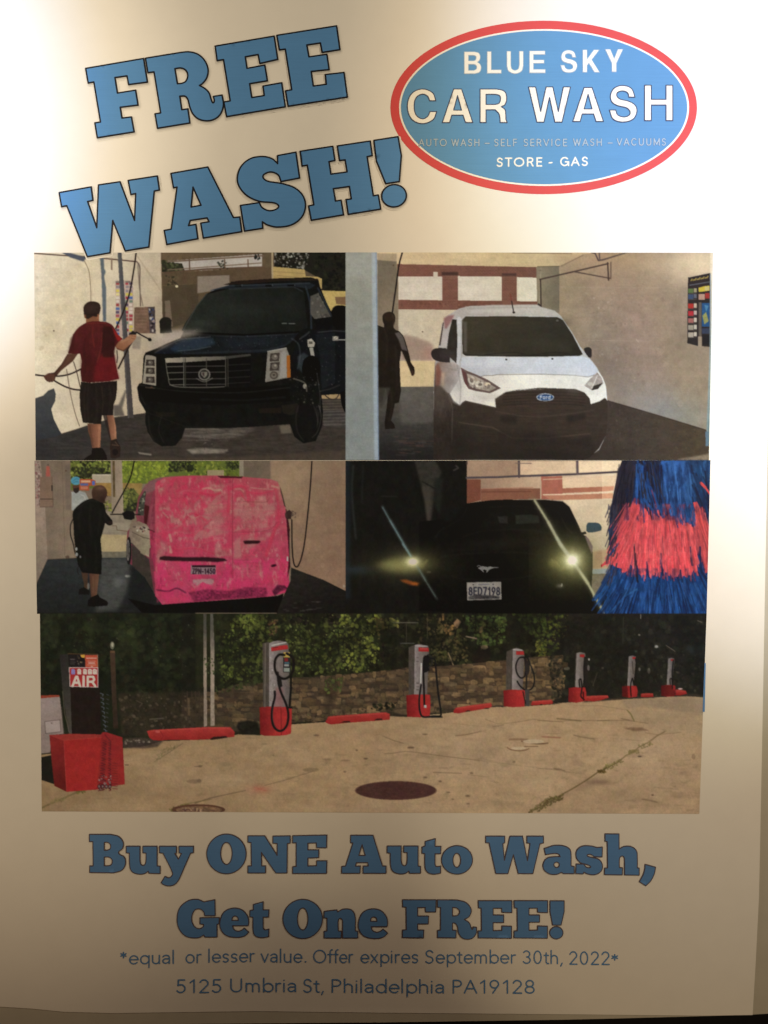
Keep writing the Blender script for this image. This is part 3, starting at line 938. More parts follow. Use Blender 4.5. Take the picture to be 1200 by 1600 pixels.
def blur(m, r):
    r = int(round(r))
    if r < 1:
        return m
    for _ in range(2):
        for ax in (0, 1):
            p = np.pad(m, [(r + 1, r) if k == ax else (0, 0) for k in range(2)], 'edge')
            c = np.cumsum(p, ax)
            n = m.shape[ax]
            a = np.take(c, np.arange(2 * r + 1, 2 * r + 1 + n), ax)
            b = np.take(c, np.arange(0, n), ax)
            m = (a - b) / (2 * r + 1)
    return m


def vnoise(H, W, sy, sx, seed=None):
    g = (np.random.default_rng(seed) if seed is not None else rng).random((int(H / sy) + 3, int(W / sx) + 3)).astype(np.float32)
    y = np.arange(H) / sy
    x = np.arange(W) / sx
    j, i = y.astype(int), x.astype(int)
    fy, fx = (y - j)[:, None], (x - i)[None]
    fy = fy * fy * (3 - 2 * fy)
    fx = fx * fx * (3 - 2 * fx)
    a = g[j][:, i] * (1 - fx) + g[j][:, i + 1] * fx
    b = g[j + 1][:, i] * (1 - fx) + g[j + 1][:, i + 1] * fx
    return (a * (1 - fy) + b * fy) * 2 - 1


def lay(mask, box, col, alpha, keep_id):
    x0, y0, x1, y1 = box
    m = mask * alpha
    reg = CAN[y0:y1, x0:x1]
    reg += (col - reg) * m[..., None]
    if not keep_id and alpha > 0.6:
        ids = IDS[y0:y1, x0:x1]
        ids[mask > 0.5] = CUR[0]


def colour(col, box, tex, tsc):
    x0, y0, x1, y1 = box
    if isinstance(col, tuple) and isinstance(col[0], tuple):
        c0, c1, p, q = col
        (ax, ay), (bx, by) = C2([p, q])
        X, Y = np.meshgrid(np.arange(x0, x1), np.arange(y0, y1))
        ex, ey = bx - ax, by - ay
        t = np.clip(((X - ax) * ex + (Y - ay) * ey) / (ex * ex + ey * ey), 0, 1)[..., None]
        c = np.array(c0, np.float32) * (1 - t) + np.array(c1, np.float32) * t
    else:
        c = np.broadcast_to(np.array(col, np.float32), (y1 - y0, x1 - x0, 3))
    if tex:
        sy, sx = tsc if isinstance(tsc, tuple) else (tsc, tsc)
        n = vnoise(y1 - y0, x1 - x0, sy * SS, sx * SS) * .6 + vnoise(y1 - y0, x1 - x0, sy * SS / 3 + 1, sx * SS / 3 + 1) * .4
        c = c * (1 + tex * n[..., None])
    return c


def poly(pts, col, alpha=1.0, soft=0, tex=0, tsc=6, sm=False, nid=False):
    P = C2([tuple(p) + (1,) for p in pts] if sm else pts)
    a = flatten(P, 3.0)
    pad = soft * SS * 2 + 2
    b = box_of(a, pad)
    if b[2] <= b[0] or b[3] <= b[1]:
        return
    m = scan(a, *b)
    m = blur(m, soft * SS)
    lay(m, b, colour(col, b, tex, tsc), alpha, nid)


def rect(x0, y0, x1, y1, col, **k):
    poly([(x0, y0), (x1, y0), (x1, y1), (x0, y1)], col, **k)


def ell(cx, cy, rx, ry, col, rot=0, **k):
    poly([p[:2] for p in circle(cx, cy, rx, ry, 14, rot)], col, sm=True, **k)


def line(pts, w, col, alpha=1.0, soft=0, sm=False, nid=False, tex=0, w1=None):
    """polyline of width w (crop pixels), w1: width at the end"""
    P = C2(pts)
    if sm and len(P) > 2:
        Q = []
        for i in range(len(P) - 1):
            p0 = np.array(P[max(i - 1, 0)][:2]); p1 = np.array(P[i][:2]); p2 = np.array(P[i + 1][:2]); p3 = np.array(P[min(i + 2, len(P) - 1)][:2])
            for q in range(6):
                t = q / 6
                Q.append(0.5 * (2 * p1 + (p2 - p0) * t + (2 * p0 - 5 * p1 + 4 * p2 - p3) * t * t + (3 * p1 - p0 - 3 * p2 + p3) * t ** 3))
        Q.append(np.array(P[-1][:2]))
        P = Q
    a = np.array([p[:2] for p in P], float)
    k = SS / CROP[2]
    hw = w * k / 2
    he = hw if w1 is None else w1 * k / 2
    b = box_of(a, max(hw, he) + 2 + soft * SS * 2)
    if b[2] <= b[0] or b[3] <= b[1]:
        return
    m = np.zeros((b[3] - b[1], b[2] - b[0]), np.float32)
    n = len(a)
    for i in range(n - 1):
        h = hw + (he - hw) * (i + .5) / max(n - 1, 1)
        s0, s1 = a[i], a[i + 1]
        sb = (max(b[0], int(min(s0[0], s1[0]) - h - 2)), max(b[1], int(min(s0[1], s1[1]) - h - 2)),
              min(b[2], int(max(s0[0], s1[0]) + h + 3)), min(b[3], int(max(s0[1], s1[1]) + h + 3)))
        if sb[2] <= sb[0] or sb[3] <= sb[1]:
            continue
        X, Y = np.meshgrid(np.arange(sb[0], sb[2]) + .5, np.arange(sb[1], sb[3]) + .5)
        ex, ey = s1 - s0
        l2 = ex * ex + ey * ey + 1e-9
        t = np.clip(((X - s0[0]) * ex + (Y - s0[1]) * ey) / l2, 0, 1)
        d = np.hypot(X - s0[0] - t * ex, Y - s0[1] - t * ey)
        mm = np.clip(h - d + .5, 0, 1)
        v = m[sb[1] - b[1]:sb[3] - b[1], sb[0] - b[0]:sb[2] - b[0]]
        np.maximum(v, mm, out=v)
    m = blur(m, soft * SS)
    lay(m, b, colour(col, b, tex, 5), alpha, nid)


def glow(cx, cy, rx, ry, col, alpha=1.0, power=2.0, rot=0.0):
    (px, py), = C2([(cx, cy)])
    k = SS / CROP[2]
    R = max(rx, ry) * k * 2
    b = box_of(np.array([(px, py)]), R)
    X, Y = np.meshgrid(np.arange(b[0], b[2]) - px, np.arange(b[1], b[3]) - py)
    c, s = math.cos(rot), math.sin(rot)
    u, v = (X * c + Y * s) / (rx * k), (-X * s + Y * c) / (ry * k)
    m = np.exp(-(u * u + v * v) ** (power / 2)).astype(np.float32)
    lay(m, b, np.array(col, np.float32), alpha, True)


def blobs(region, cols, n, r0, r1, alpha=.8, seed=1, squash=.7, nid=True, jagged=True):
    """leaf or speck dabs scattered through a region"""
    r = np.random.default_rng(seed)
    P = np.array(flatten(C2(region), 6.0))
    b = box_of(P, 1)
    m = scan(P, *b)
    ys, xs = np.nonzero(m > .5)
    if len(xs) == 0:
        return
    q = r.integers(0, len(xs), n)
    k = SS / CROP[2]
    for i in q:
        cx, cy = xs[i] + b[0], ys[i] + b[1]
        rr = (r0 + (r1 - r0) * r.random() ** 2) * k
        an = r.random() * 6.28
        c = np.array(cols[r.integers(len(cols))], np.float32) * (0.8 + .4 * r.random())
        h = int(rr * 1.5 + 2)
        x0, y0, x1, y1 = max(b[0], cx - h), max(b[1], cy - h), min(b[2], cx + h), min(b[3], cy + h)
        if x1 <= x0 or y1 <= y0:
            continue
        X, Y = np.meshgrid(np.arange(x0, x1) - cx, np.arange(y0, y1) - cy)
        u = (X * math.cos(an) + Y * math.sin(an)) / rr
        v = (-X * math.sin(an) + Y * math.cos(an)) / (rr * squash)
        d = 1 - np.sqrt(u * u + v * v)
        mm = np.clip(d * rr + .5, 0, 1).astype(np.float32)
        lay(mm, (x0, y0, x1, y1), c, alpha, nid)


def foam(region, col, sc, cut, alpha=.8, seed=1, edge=.12, stretch=1.0):
    """organic patches: colour laid where a noise field is above cut"""
    P = np.array(flatten(C2(region), 6.0))
    b = box_of(P, 1)
    if b[2] <= b[0] or b[3] <= b[1]:
        return
    m = blur(scan(P, *b), 2)
    H, W = m.shape
    s = sc * SS / CROP[2]
    n = vnoise(H, W, s, s * stretch, seed) * .6 + vnoise(H, W, s * .45, s * .45 * stretch, seed + 100) * .3 + vnoise(H, W, s * .2, s * .2 * stretch, seed + 200) * .15
    t = np.clip((n - cut) / edge + .5, 0, 1)
    lay(m * t, b, np.array(col, np.float32), alpha, True)


def words(text, x0, x1, base, cap, w, col, alpha=1.0, squeeze=0.0):
    o = list(CROP)
    for ch, pl in word_strokes(text, x0, x1, base, base, cap, .1):
        for l in pl:
            line([tuple(p) for p in l], w, col, alpha=alpha, nid=True)
    CROP[:] = o


def brick_rows(x0, y0, x1, y1, rows, per, mortar, a=.5, skew=0.0):
    h = (y1 - y0) / rows
    for r_ in range(rows + 1):
        line([(x0, y0 + r_ * h), (x1, y0 + r_ * h + skew)], 1.6, mortar, alpha=a, nid=True)
    w = (x1 - x0) / per
    for r_ in range(rows):
        for c_ in range(per + 1):
            xx = x0 + (c_ + .5 * (r_ % 2)) * w
            if x0 < xx < x1:
                line([(xx, y0 + r_ * h), (xx, y0 + (r_ + 1) * h)], 1.4, mortar, alpha=a * .8, nid=True)


A1 = (40, 380, 1200 / 280)
A2 = (180, 380, 1200 / 380)
B1 = (530, 380, 3.75)
B2 = (800, 380, 1200 / 340)
K1 = (45, 710, 1200 / 260)
K2 = (290, 710, 1200 / 270)
D1 = (530, 710, 4.0)
D2 = (810, 710, 1200 / 310)
E1 = (50, 950, 1200 / 280)
E2 = (310, 950, 1200 / 310)
E3 = (600, 950, 1200 / 280)
E4 = (840, 950, 1200 / 280)

# ================================================================ photo A: red shirt and pickup
clip(48, 388, 541, 720)
own()
crop(*A1)
rect(40, 40, 1200, 1480, ((222, 208, 176), (178, 160, 132), (60, 300), (900, 500)), tex=.05, tsc=(40, 30))
rect(50, 55, 120, 900, (236, 224, 196), alpha=.5, soft=6)
blobs([(70, 130), (420, 130), (420, 900), (70, 900)], [(205, 186, 150), (190, 172, 138), (235, 222, 190)], 260, 4, 26, alpha=.13, seed=3)
blobs([(70, 560), (330, 560), (330, 900), (70, 900)], [(150, 130, 100)], 60, 2, 10, alpha=.15, seed=4)
ell(190, 587, 5, 4, (70, 55, 45))
line([(440, 100), (470, 1150)], 5, (190, 172, 142), alpha=.5)
# floor
own('A', 'wet_floor')
poly([(55, 1300), (180, 1290), (245, 1278), (370, 1235), (600, 1165), (780, 1140), (900, 1120), (2200, 1120), (2200, 1500), (55, 1500)], ((46, 44, 42), (54, 47, 40), (60, 1250), (900, 1400)), tex=.18, tsc=(3, 16))
own('A', 'shadow', "printed blue-grey shadow on the wall behind the man")
poly([(60, 1040), (120, 1020), (150, 988), (190, 972), (203, 1010), (198, 1060), (172, 1110), (190, 1180), (225, 1250), (245, 1280), (180, 1300), (60, 1325)], ((66, 66, 64), (44, 46, 48), (100, 1000), (120, 1320)), tex=.08)
own()
poly([(590, 1085), (640, 1080), (665, 1160), (590, 1160)], (92, 84, 74), soft=1)
poly([(668, 980), (678, 985), (650, 1100), (620, 1090)], (100, 92, 80), soft=1)
line([(240, 1277), (330, 1250), (420, 1220)], 5, (70, 60, 50))
# pipes
own('A', 'pipe')
line([(55, 68), (300, 86), (420, 92), (745, 124)], 8, (78, 58, 48))
line([(745, 124), (765, 160), (765, 260), (770, 420)], 9, (108, 92, 78), sm=True)
line([(752, 140), (762, 300), (786, 420)], 6, (120, 104, 88))
own()
poly([(240, 62), (300, 66), (410, 96), (388, 124), (300, 96)], (74, 78, 86), soft=.4)
line([(395, 120), (425, 190), (436, 300), (438, 390)], 5, (128, 112, 90), sm=True)
own('A', 'strip', "printed narrow blue-grey strip down the wall")
poly([(498, 92), (524, 96), (528, 170), (538, 190), (526, 222), (540, 300), (541, 524), (519, 524), (508, 215)], (88, 95, 97), soft=.3)
own()
rect(573, 100, 582, 180, (130, 108, 90))
line([(750, 90), (910, 322)], 7, (166, 148, 120), soft=.5)
# menu board behind the pole
own('A', 'price_board')
poly([(600, 252), (702, 250), (722, 300), (722, 620), (612, 625)], (176, 152, 134))
mc = [(196, 176, 70), (60, 90, 140), (170, 60, 60), (188, 90, 90), (70, 60, 80), (205, 190, 170), (180, 60, 70), (90, 110, 90)]
rr = np.random.default_rng(21)
for j in range(15):
    y = 262 + j * 24
    for (xa, xb) in ((604, 630), (668, 690), (692, 718)):
        c = mc[rr.integers(len(mc))]
        if 1 <= j <= 3:
            c = [(196, 176, 70), (205, 190, 120), (120, 110, 110)][rr.integers(3)]
        rect(xa + rr.random() * 3, y, xb - rr.random() * 4, y + 17, c, alpha=.85)
rect(604, 255, 640, 268, (120, 104, 92)); rect(668, 252, 702, 266, (120, 104, 92))
own()
poly([(718, 620), (775, 625), (768, 712), (715, 706)], (142, 128, 110), soft=.8)
own('A', 'notice_board', "printed brown board hanging on the wall")
poly([(728, 430), (866, 425), (872, 606), (725, 602)], (112, 86, 68), tex=.15)
poly([(820, 428), (866, 426), (872, 604), (832, 602)], (70, 60, 58))
blobs([(825, 440), (862, 440), (868, 590), (832, 590)], [(190, 178, 165), (60, 70, 110), (150, 130, 120), (30, 26, 26)], 26, 5, 12, seed=5, alpha=.7)
for j in range(6):
    rect(742, 450 + j * 22, 815, 456 + j * 22, (150, 118, 96), alpha=.4)
# background building
crop(*A2)
own('A', 'building')
poly([(225, 40), (1150, 40), (1150, 345), (236, 472)], ((98, 80, 58), (84, 70, 52), (230, 60), (700, 400)), tex=.06)
poly([(255, 88), (725, 54), (724, 118), (255, 145)], (168, 158, 144))
poly([(230, 92), (330, 100), (345, 140), (230, 142)], (44, 42, 30))
blobs([(230, 85), (330, 92), (340, 145), (230, 145)], [(40, 42, 28), (70, 72, 46)], 60, 4, 11, seed=7)
line([(258, 92), (730, 62)], 7, (104, 84, 66))
line([(240, 146), (450, 128), (735, 118)], 8, (86, 66, 50))
line([(260, 132), (720, 98)], 5, (112, 92, 74))
for x in (366, 540, 655):
    line([(x, 82), (x + 2, 138)], 6, (92, 72, 56))
blobs([(500, 90), (560, 84), (560, 130), (500, 134)], [(40, 40, 32)], 14, 4, 9, seed=8)
blobs([(685, 55), (720, 55), (715, 80), (690, 82)], [(30, 32, 26)], 12, 5, 9, seed=9)
poly([(230, 150), (770, 118), (772, 176), (232, 208)], (84, 68, 50), tex=.05)
poly([(236, 212), (410, 200), (410, 400), (330, 400), (236, 440)], (74, 62, 46), soft=.6)
blobs([(240, 160), (320, 165), (310, 205), (250, 210)], [(44, 40, 30), (90, 78, 56)], 36, 3, 8, seed=10)
ell(304, 213, 7, 6, (205, 190, 150))
poly([(405, 163), (564, 157), (565, 240), (500, 232), (405, 248)], (128, 114, 98))
line([(405, 163), (564, 157)], 3, (88, 74, 60)); line([(405, 163), (405, 248)], 3, (88, 74, 60))
poly([(245, 285), (270, 282), (284, 410), (250, 415)], (110, 94, 76))
line([(775, 42), (776, 176)], 8, (156, 138, 104))
own('A', 'trees')
poly([(784, 40), (1150, 40), (1150, 240), (1010, 232), (1000, 170), (930, 130), (784, 118)], (30, 28, 22))
blobs([(786, 42), (960, 42), (940, 125), (790, 116)], [(24, 22, 18), (44, 42, 30), (138, 134, 120)], 220, 3, 9, seed=11, alpha=.8)
blobs([(960, 42), (1150, 42), (1150, 235), (1020, 228)], [(20, 19, 16), (34, 33, 24), (28, 27, 20)], 220, 4, 14, seed=12)
own('A', 'building')
poly([(780, 116), (935, 130), (940, 164), (1000, 166), (1020, 176), (1020, 226), (990, 216), (780, 180)], (168, 142, 88), tex=.06)
line([(780, 140), (935, 150)], 3, (140, 116, 74)); line([(800, 160), (1000, 178)], 3, (130, 108, 70))
poly([(1018, 234), (1150, 238), (1150, 350), (1060, 350)], (172, 148, 88), tex=.05)
poly([(1085, 266), (1145, 264), (1145, 306), (1090, 300)], (110, 84, 58))
# tyre marks and puddles
own('A', 'wet_floor')
poly([(1005, 764), (1150, 764), (1150, 834), (1005, 834)], (60, 53, 45), tex=.15, tsc=(2, 10))
for k in range(9):
    line([(1015, 772 + k * 7), (1120, 770 + k * 7)], 2.5, (90, 80, 66) if k % 2 else (44, 39, 34), alpha=.6, nid=True)
own('A', 'puddle')
poly([(345, 912), (600, 905), (700, 915), (640, 945), (560, 968), (330, 960)], (78, 70, 62), alpha=.75, soft=1, tex=.3, tsc=(2, 12))
for k in range(20):
    y = 915 + rr.random() * 60
    x = 330 + rr.random() * 230
    line([(x, y), (x + 30 + rr.random() * 60, y + 2)], 3, (112, 104, 92), alpha=.45, soft=.3)
poly([(350, 1018), (430, 1010), (560, 1018), (540, 1036), (380, 1040)], (118, 108, 94), alpha=.85, soft=.8, tex=.2, tsc=(2, 8))
poly([(110, 1030), (180, 1040), (178, 1048), (120, 1040)], (130, 120, 105), alpha=.8, soft=.4)
poly([(1020, 830), (1150, 820), (1150, 910), (1030, 905)], (64, 58, 52), soft=1, tex=.2, tsc=(2, 12))
for k in range(10):
    y = 832 + k * 8
    line([(1026, y), (1136, y - 3)], 2.5, (44, 40, 36) if k % 2 else (98, 90, 80), alpha=.55)
poly([(810, 900), (865, 896), (870, 935), (820, 940)], (130, 116, 96), alpha=.45, soft=.8)
own()
poly([(0, 1062), (600, 1056), (1150, 1020), (1150, 1090), (0, 1090)], (64, 54, 44), soft=1.5, tex=.06)
# pole
crop(*A1)
own('A', 'steel_pole')
poly([(616, 58), (643, 58), (724, 1168), (684, 1172)], ((76, 74, 72), (66, 60, 56), (620, 100), (700, 1100)), tex=.05)
poly([(618, 58), (624, 58), (693, 1170), (686, 1172)], (96, 92, 88), alpha=.6)
# spray
crop(*A2)
own('A', 'spray')
poly([(178, 478), (230, 448), (380, 424), (420, 440), (330, 470), (270, 500), (190, 530), (165, 530)], (166, 152, 134), alpha=.7, soft=4)
glow(300, 452, 90, 22, (178, 164, 146), .6)
own()
# truck
own('A', 'pickup_truck')
rect(1015, 738, 1112, 768, (150, 124, 86))
line([(1030, 745), (1060, 768), (1090, 766), (1106, 740)], 5, (48, 38, 32), sm=True)
poly([(108, 712), (118, 694), (133, 688), (140, 560), (150, 540), (196, 522), (250, 497), (322, 468), (345, 420), (400, 330), (446, 252), (500, 226), (562, 207), (572, 190), (820, 174),
      (965, 168), (1003, 180), (1012, 218), (1042, 290), (1078, 362), (1150, 372), (1150, 742), (1018, 750), (1026, 830), (1022, 900), (990, 976), (930, 988), (884, 955), (862, 893), (700, 905),
      (570, 912), (345, 912), (330, 960), (296, 1000), (230, 1002), (190, 978), (160, 930), (148, 880), (150, 830), (118, 775)], (19, 18, 15), tex=.15, tsc=8)
poly([(328, 430), (345, 395), (402, 312), (450, 252), (560, 226), (880, 214), (930, 240), (950, 418), (905, 436), (640, 450), (345, 436)], ((36, 38, 32), (24, 25, 21), (400, 260), (800, 430)), tex=.08)
line([(336, 428), (402, 312), (452, 250)], 5, (58, 58, 52))
poly([(470, 232), (560, 208), (960, 196), (988, 206), (962, 226), (880, 213), (560, 224)], (24, 31, 40))
poly([(530, 206), (600, 186), (820, 172), (1000, 176), (1004, 184), (820, 186), (600, 206)], (34, 26, 20))
for x in (590, 740, 850):
    rect(x, 204, x + 34, 214, (12, 12, 12)); rect(x + 34, 204, x + 38, 212, (90, 92, 96), alpha=.6)
line([(940, 214), (962, 300), (968, 420)], 9, (30, 38, 48), sm=True)
line([(1000, 222), (1040, 300), (1068, 362)], 8, (30, 36, 44))
poly([(190, 545), (262, 500), (322, 470), (480, 458), (860, 452), (910, 440), (868, 480), (832, 512), (745, 540), (400, 548)], (20, 24, 29), tex=.1)
poly([(270, 522), (330, 478), (420, 464), (480, 470), (496, 496), (420, 522), (300, 538)], (24, 44, 68), soft=1.5)
poly([(500, 470), (800, 460), (780, 500), (560, 520)], (24, 32, 42), alpha=.7, soft=3)
line([(196, 540), (262, 502), (324, 474), (470, 462)], 4, (96, 92, 88), alpha=.6, soft=.4)
line([(470, 510), (400, 524), (310, 532)], 3, (70, 84, 100), alpha=.7)
# side of the truck
poly([(950, 430), (1150, 430), (1150, 735), (1020, 745), (1000, 560), (930, 570), (900, 640), (870, 560), (900, 480)], (18, 18, 19))
poly([(985, 450), (1085, 440), (1085, 690), (1020, 720), (1010, 560)], (22, 24, 28), tex=.1)
poly([(900, 560), (930, 540), (960, 560), (925, 640), (905, 620)], (44, 54, 66), alpha=.7, soft=1)
poly([(963, 262), (1002, 246), (1032, 300), (1064, 362), (990, 382), (964, 350)], (72, 68, 60))
blobs([(963, 262), (1002, 246), (1064, 362), (990, 382)], [(44, 41, 38), (104, 98, 88), (66, 64, 62)], 40, 4, 9, seed=13, alpha=.45, )
poly([(975, 375), (1068, 362), (1070, 422), (1000, 424)], (16, 15, 14))
poly([(948, 478), (968, 470), (986, 492), (982, 512), (952, 514)], (150, 142, 126)); rect(955, 484, 975, 498, (80, 76, 66))
poly([(958, 516), (976, 514), (984, 556), (966, 556)], (140, 134, 120))
rect(1072, 460, 1102, 482, (110, 104, 92)); line([(1104, 477), (1140, 477)], 4, (160, 156, 144))
ell(1088, 468, 10, 8, (170, 160, 140))
ell(968, 620, 46, 66, (12, 11, 10)); ell(945, 600, 20, 34, (14, 13, 12))
line([(880, 668), (935, 690), (945, 730)], 7, (84, 78, 66), sm=True, alpha=.8); ell(936, 706, 9, 12, (150, 142, 124), alpha=.8)
line([(995, 640), (1010, 740), (1012, 830)], 3, (50, 46, 42))
for k in range(5):
    line([(978 + k * 7, 800 + k * 8), (1004 - k * 2, 880 + k * 8)], 4, (72, 66, 58), alpha=.5)
line([(1004, 800), (1016, 860), (998, 930), (972, 958)], 4, (84, 78, 70), sm=True, alpha=.7)
poly([(706, 816), (820, 812), (818, 838), (712, 838)], (30, 24, 18), alpha=.8)
poly([(820, 802), (900, 790), (905, 830), (870, 850), (830, 840)], (32, 28, 22), alpha=.8)
poly([(112, 706), (200, 712), (420, 722), (860, 700), (865, 780), (500, 800), (150, 780)], (14, 13, 11), tex=.1)
poly([(195, 832), (300, 836), (290, 856), (210, 856)], (28, 24, 18), alpha=.7, soft=.6)
line([(150, 712), (195, 716)], 4, (70, 60, 46)); ell(180, 712, 6, 4, (90, 60, 40))
# grille
own('A', 'grille')
poly([(247, 568), (545, 556), (668, 546), (672, 690), (540, 712), (285, 706), (262, 660)], (16, 15, 13))
poly([(246, 568), (330, 564), (545, 558), (545, 574), (336, 588), (250, 590)], ((150, 140, 120), (84, 80, 70), (250, 570), (540, 565)))
poly([(545, 558), (668, 546), (670, 556), (545, 572)], (56, 54, 48))
for j, y in enumerate((610, 640, 672, 700)):
    line([(252 + j * 6, y), (338 + j, y - 2)], 4, (92, 86, 74))
    line([(345, y - 2), (545, y - 4)], 4, (64, 60, 54))
    line([(555, y - 8), (666, y - 14)], 3, (40, 38, 34))
for x, c in ((338, 96), (346, 60), (450, 70), (545, 80), (556, 60)):
    line([(x, 568), (x + 1, 706)], 4, (c, c - 4, c - 14))
line([(250, 590), (262, 660), (284, 704), (420, 712), (540, 708)], 4, (110, 104, 90), sm=True, alpha=.8)
own('A', 'emblem', "printed round chrome crest in the middle of the grille")
ell(440, 648, 30, 30, (98, 94, 84)); ell(440, 648, 23, 23, (34, 32, 28))
poly([(425, 634), (455, 634), (455, 650), (440, 666), (425, 650)], (104, 98, 86)); poly([(430, 638), (440, 638), (440, 658), (430, 648)], (60, 48, 44))
line([(402, 668), (440, 684), (480, 666)], 4, (96, 92, 82), sm=True)
own('A', 'headlight')
poly([(150, 552), (178, 554), (202, 562), (206, 704), (135, 692)], (140, 130, 112))
for j, y in enumerate((566, 606, 650)):
    poly([(154, y + 8), (194, y + 8), (196, y + 40), (150, y + 38)], (52, 44, 38)); ell(174, y + 24, 12, 11, (84, 76, 66)); ell(170, y + 22, 5, 4, (130, 122, 108))
rect(202, 548, 222, 720, (15, 14, 12))
own('A', 'headlight')
poly([(752, 534), (845, 517), (862, 560), (864, 662), (740, 686)], (116, 110, 98), tex=.1)
for y in (544, 590):
    poly([(766, y), (812, y - 4), (808, y + 38), (762, y + 40)], (58, 50, 44)); ell(787, y + 18, 15, 14, (92, 84, 74)); ell(790, y + 14, 6, 5, (140, 130, 114))
ell(783, 652, 21, 20, (70, 62, 54)); ell(783, 652, 13, 12, (100, 92, 80)); ell(783, 650, 6, 5, (54, 46, 40))
poly([(820, 540), (842, 530), (846, 660), (812, 668)], (132, 126, 116)); poly([(846, 556), (862, 552), (866, 662), (848, 664)], (160, 94, 38))
line([(752, 534), (845, 517)], 4, (150, 146, 134))
own('A', 'side_mirror')
poly([(218, 384), (232, 368, 1), (262, 366, 1), (279, 380), (276, 420), (282, 442), (222, 446)], (32, 30, 25))
own('A', 'side_mirror')
poly([(1066, 334), (1082, 312, 1), (1115, 306, 1), (1150, 314), (1150, 424), (1090, 426), (1074, 402)], (13, 12, 11))
own('A', 'tyre')
poly([(1108, 738), (1150, 720), (1150, 840), (1132, 832), (1118, 800)], (13, 12, 11))
ell(1086, 750, 26, 18, (0, 0, 0), alpha=0)
own()
line([(824, 396), (846, 396)], 5, (86, 88, 80)); line([(858, 397), (886, 397)], 5, (86, 88, 80))
# sheen, drops and spray on the truck
own()
crop(*A2)
glow(600, 330, 190, 50, (44, 47, 42), .45); glow(850, 300, 60, 80, (40, 42, 38), .35); glow(420, 395, 70, 26, (58, 60, 52), .5)
line([(562, 226), (880, 215), (926, 238)], 4, (58, 66, 74), alpha=.6, soft=.4, nid=True); line([(470, 236), (560, 210), (960, 197)], 4, (60, 74, 90), alpha=.6, soft=.4, nid=True)
line([(345, 438), (640, 452), (905, 437)], 6, (10, 10, 9), alpha=.8, nid=True); line([(400, 452), (640, 462), (880, 448)], 3, (70, 76, 82), alpha=.5, soft=.4, nid=True)
line([(330, 545), (560, 536), (740, 528), (835, 505), (880, 470)], 5, (48, 58, 70), alpha=.6, soft=.8, nid=True, sm=True)
line([(870, 470), (905, 500), (912, 560), (900, 620)], 5, (66, 74, 82), alpha=.55, soft=.6, nid=True, sm=True); line([(915, 470), (945, 450), (958, 438)], 4, (92, 92, 88), alpha=.6, soft=.4, nid=True)
line([(1000, 440), (1080, 432), (1138, 436)], 4, (70, 70, 68), alpha=.7, soft=.4, nid=True); line([(1010, 730), (1060, 720), (1108, 700)], 4, (62, 58, 50), alpha=.7, soft=.4, nid=True)
line([(120, 700), (300, 728), (600, 738), (862, 712)], 4, (44, 42, 36), alpha=.7, soft=.6, nid=True, sm=True); line([(150, 832), (345, 905), (560, 912)], 3, (40, 38, 32), alpha=.5, soft=.5, nid=True)
line([(420, 770), (640, 776), (840, 760)], 5, (34, 32, 27), alpha=.8, soft=.8, nid=True); line([(130, 760), (150, 800)], 4, (48, 44, 38), alpha=.6, soft=.5, nid=True)
ell(946, 880, 74, 94, (20, 18, 16), alpha=.5, nid=True, soft=1); line([(905, 800), (892, 860), (900, 930), (930, 975)], 4, (46, 42, 37), alpha=.7, soft=.5, sm=True, nid=True)
line([(230, 850), (215, 920), (240, 985)], 4, (36, 33, 29), alpha=.8, soft=.5, sm=True, nid=True); line([(165, 850), (172, 930), (200, 985)], 4, (42, 38, 33), alpha=.7, soft=.5, sm=True, nid=True)
blobs([(900, 460), (1130, 440), (1130, 700), (930, 720), (900, 600)], [(70, 72, 74), (56, 52, 46), (90, 84, 72), (10, 10, 10)], 90, 1.5, 5, seed=170, alpha=.45)
blobs([(260, 500), (480, 460), (860, 452), (820, 505), (400, 545), (210, 545)], [(60, 76, 96), (84, 86, 84), (12, 14, 18)], 150, 1, 4, seed=171, alpha=.4)
blobs([(850, 660), (1010, 640), (1020, 820), (880, 800)], [(60, 56, 50), (84, 78, 66), (14, 13, 12)], 60, 2, 6, seed=172, alpha=.5)
blobs([(355, 910), (600, 905), (560, 1040), (340, 1030)], [(100, 92, 80), (30, 28, 25), (120, 110, 96)], 60, 2, 9, seed=173, alpha=.4, squash=.2)
poly([(170, 478), (230, 452), (330, 432), (420, 436), (400, 452), (300, 478), (220, 512), (180, 516)], (160, 146, 128), alpha=.5, soft=5, nid=True)
glow(270, 458, 80, 20, (186, 170, 150), .6, 2, rot=-.15); glow(360, 444, 70, 14, (140, 130, 116), .5, 2, rot=-.1); glow(210, 500, 50, 18, (170, 154, 134), .45)
blobs([(180, 440), (420, 420), (430, 470), (200, 520)], [(196, 184, 164), (170, 158, 140)], 90, .8, 2.6, seed=174, alpha=.35)
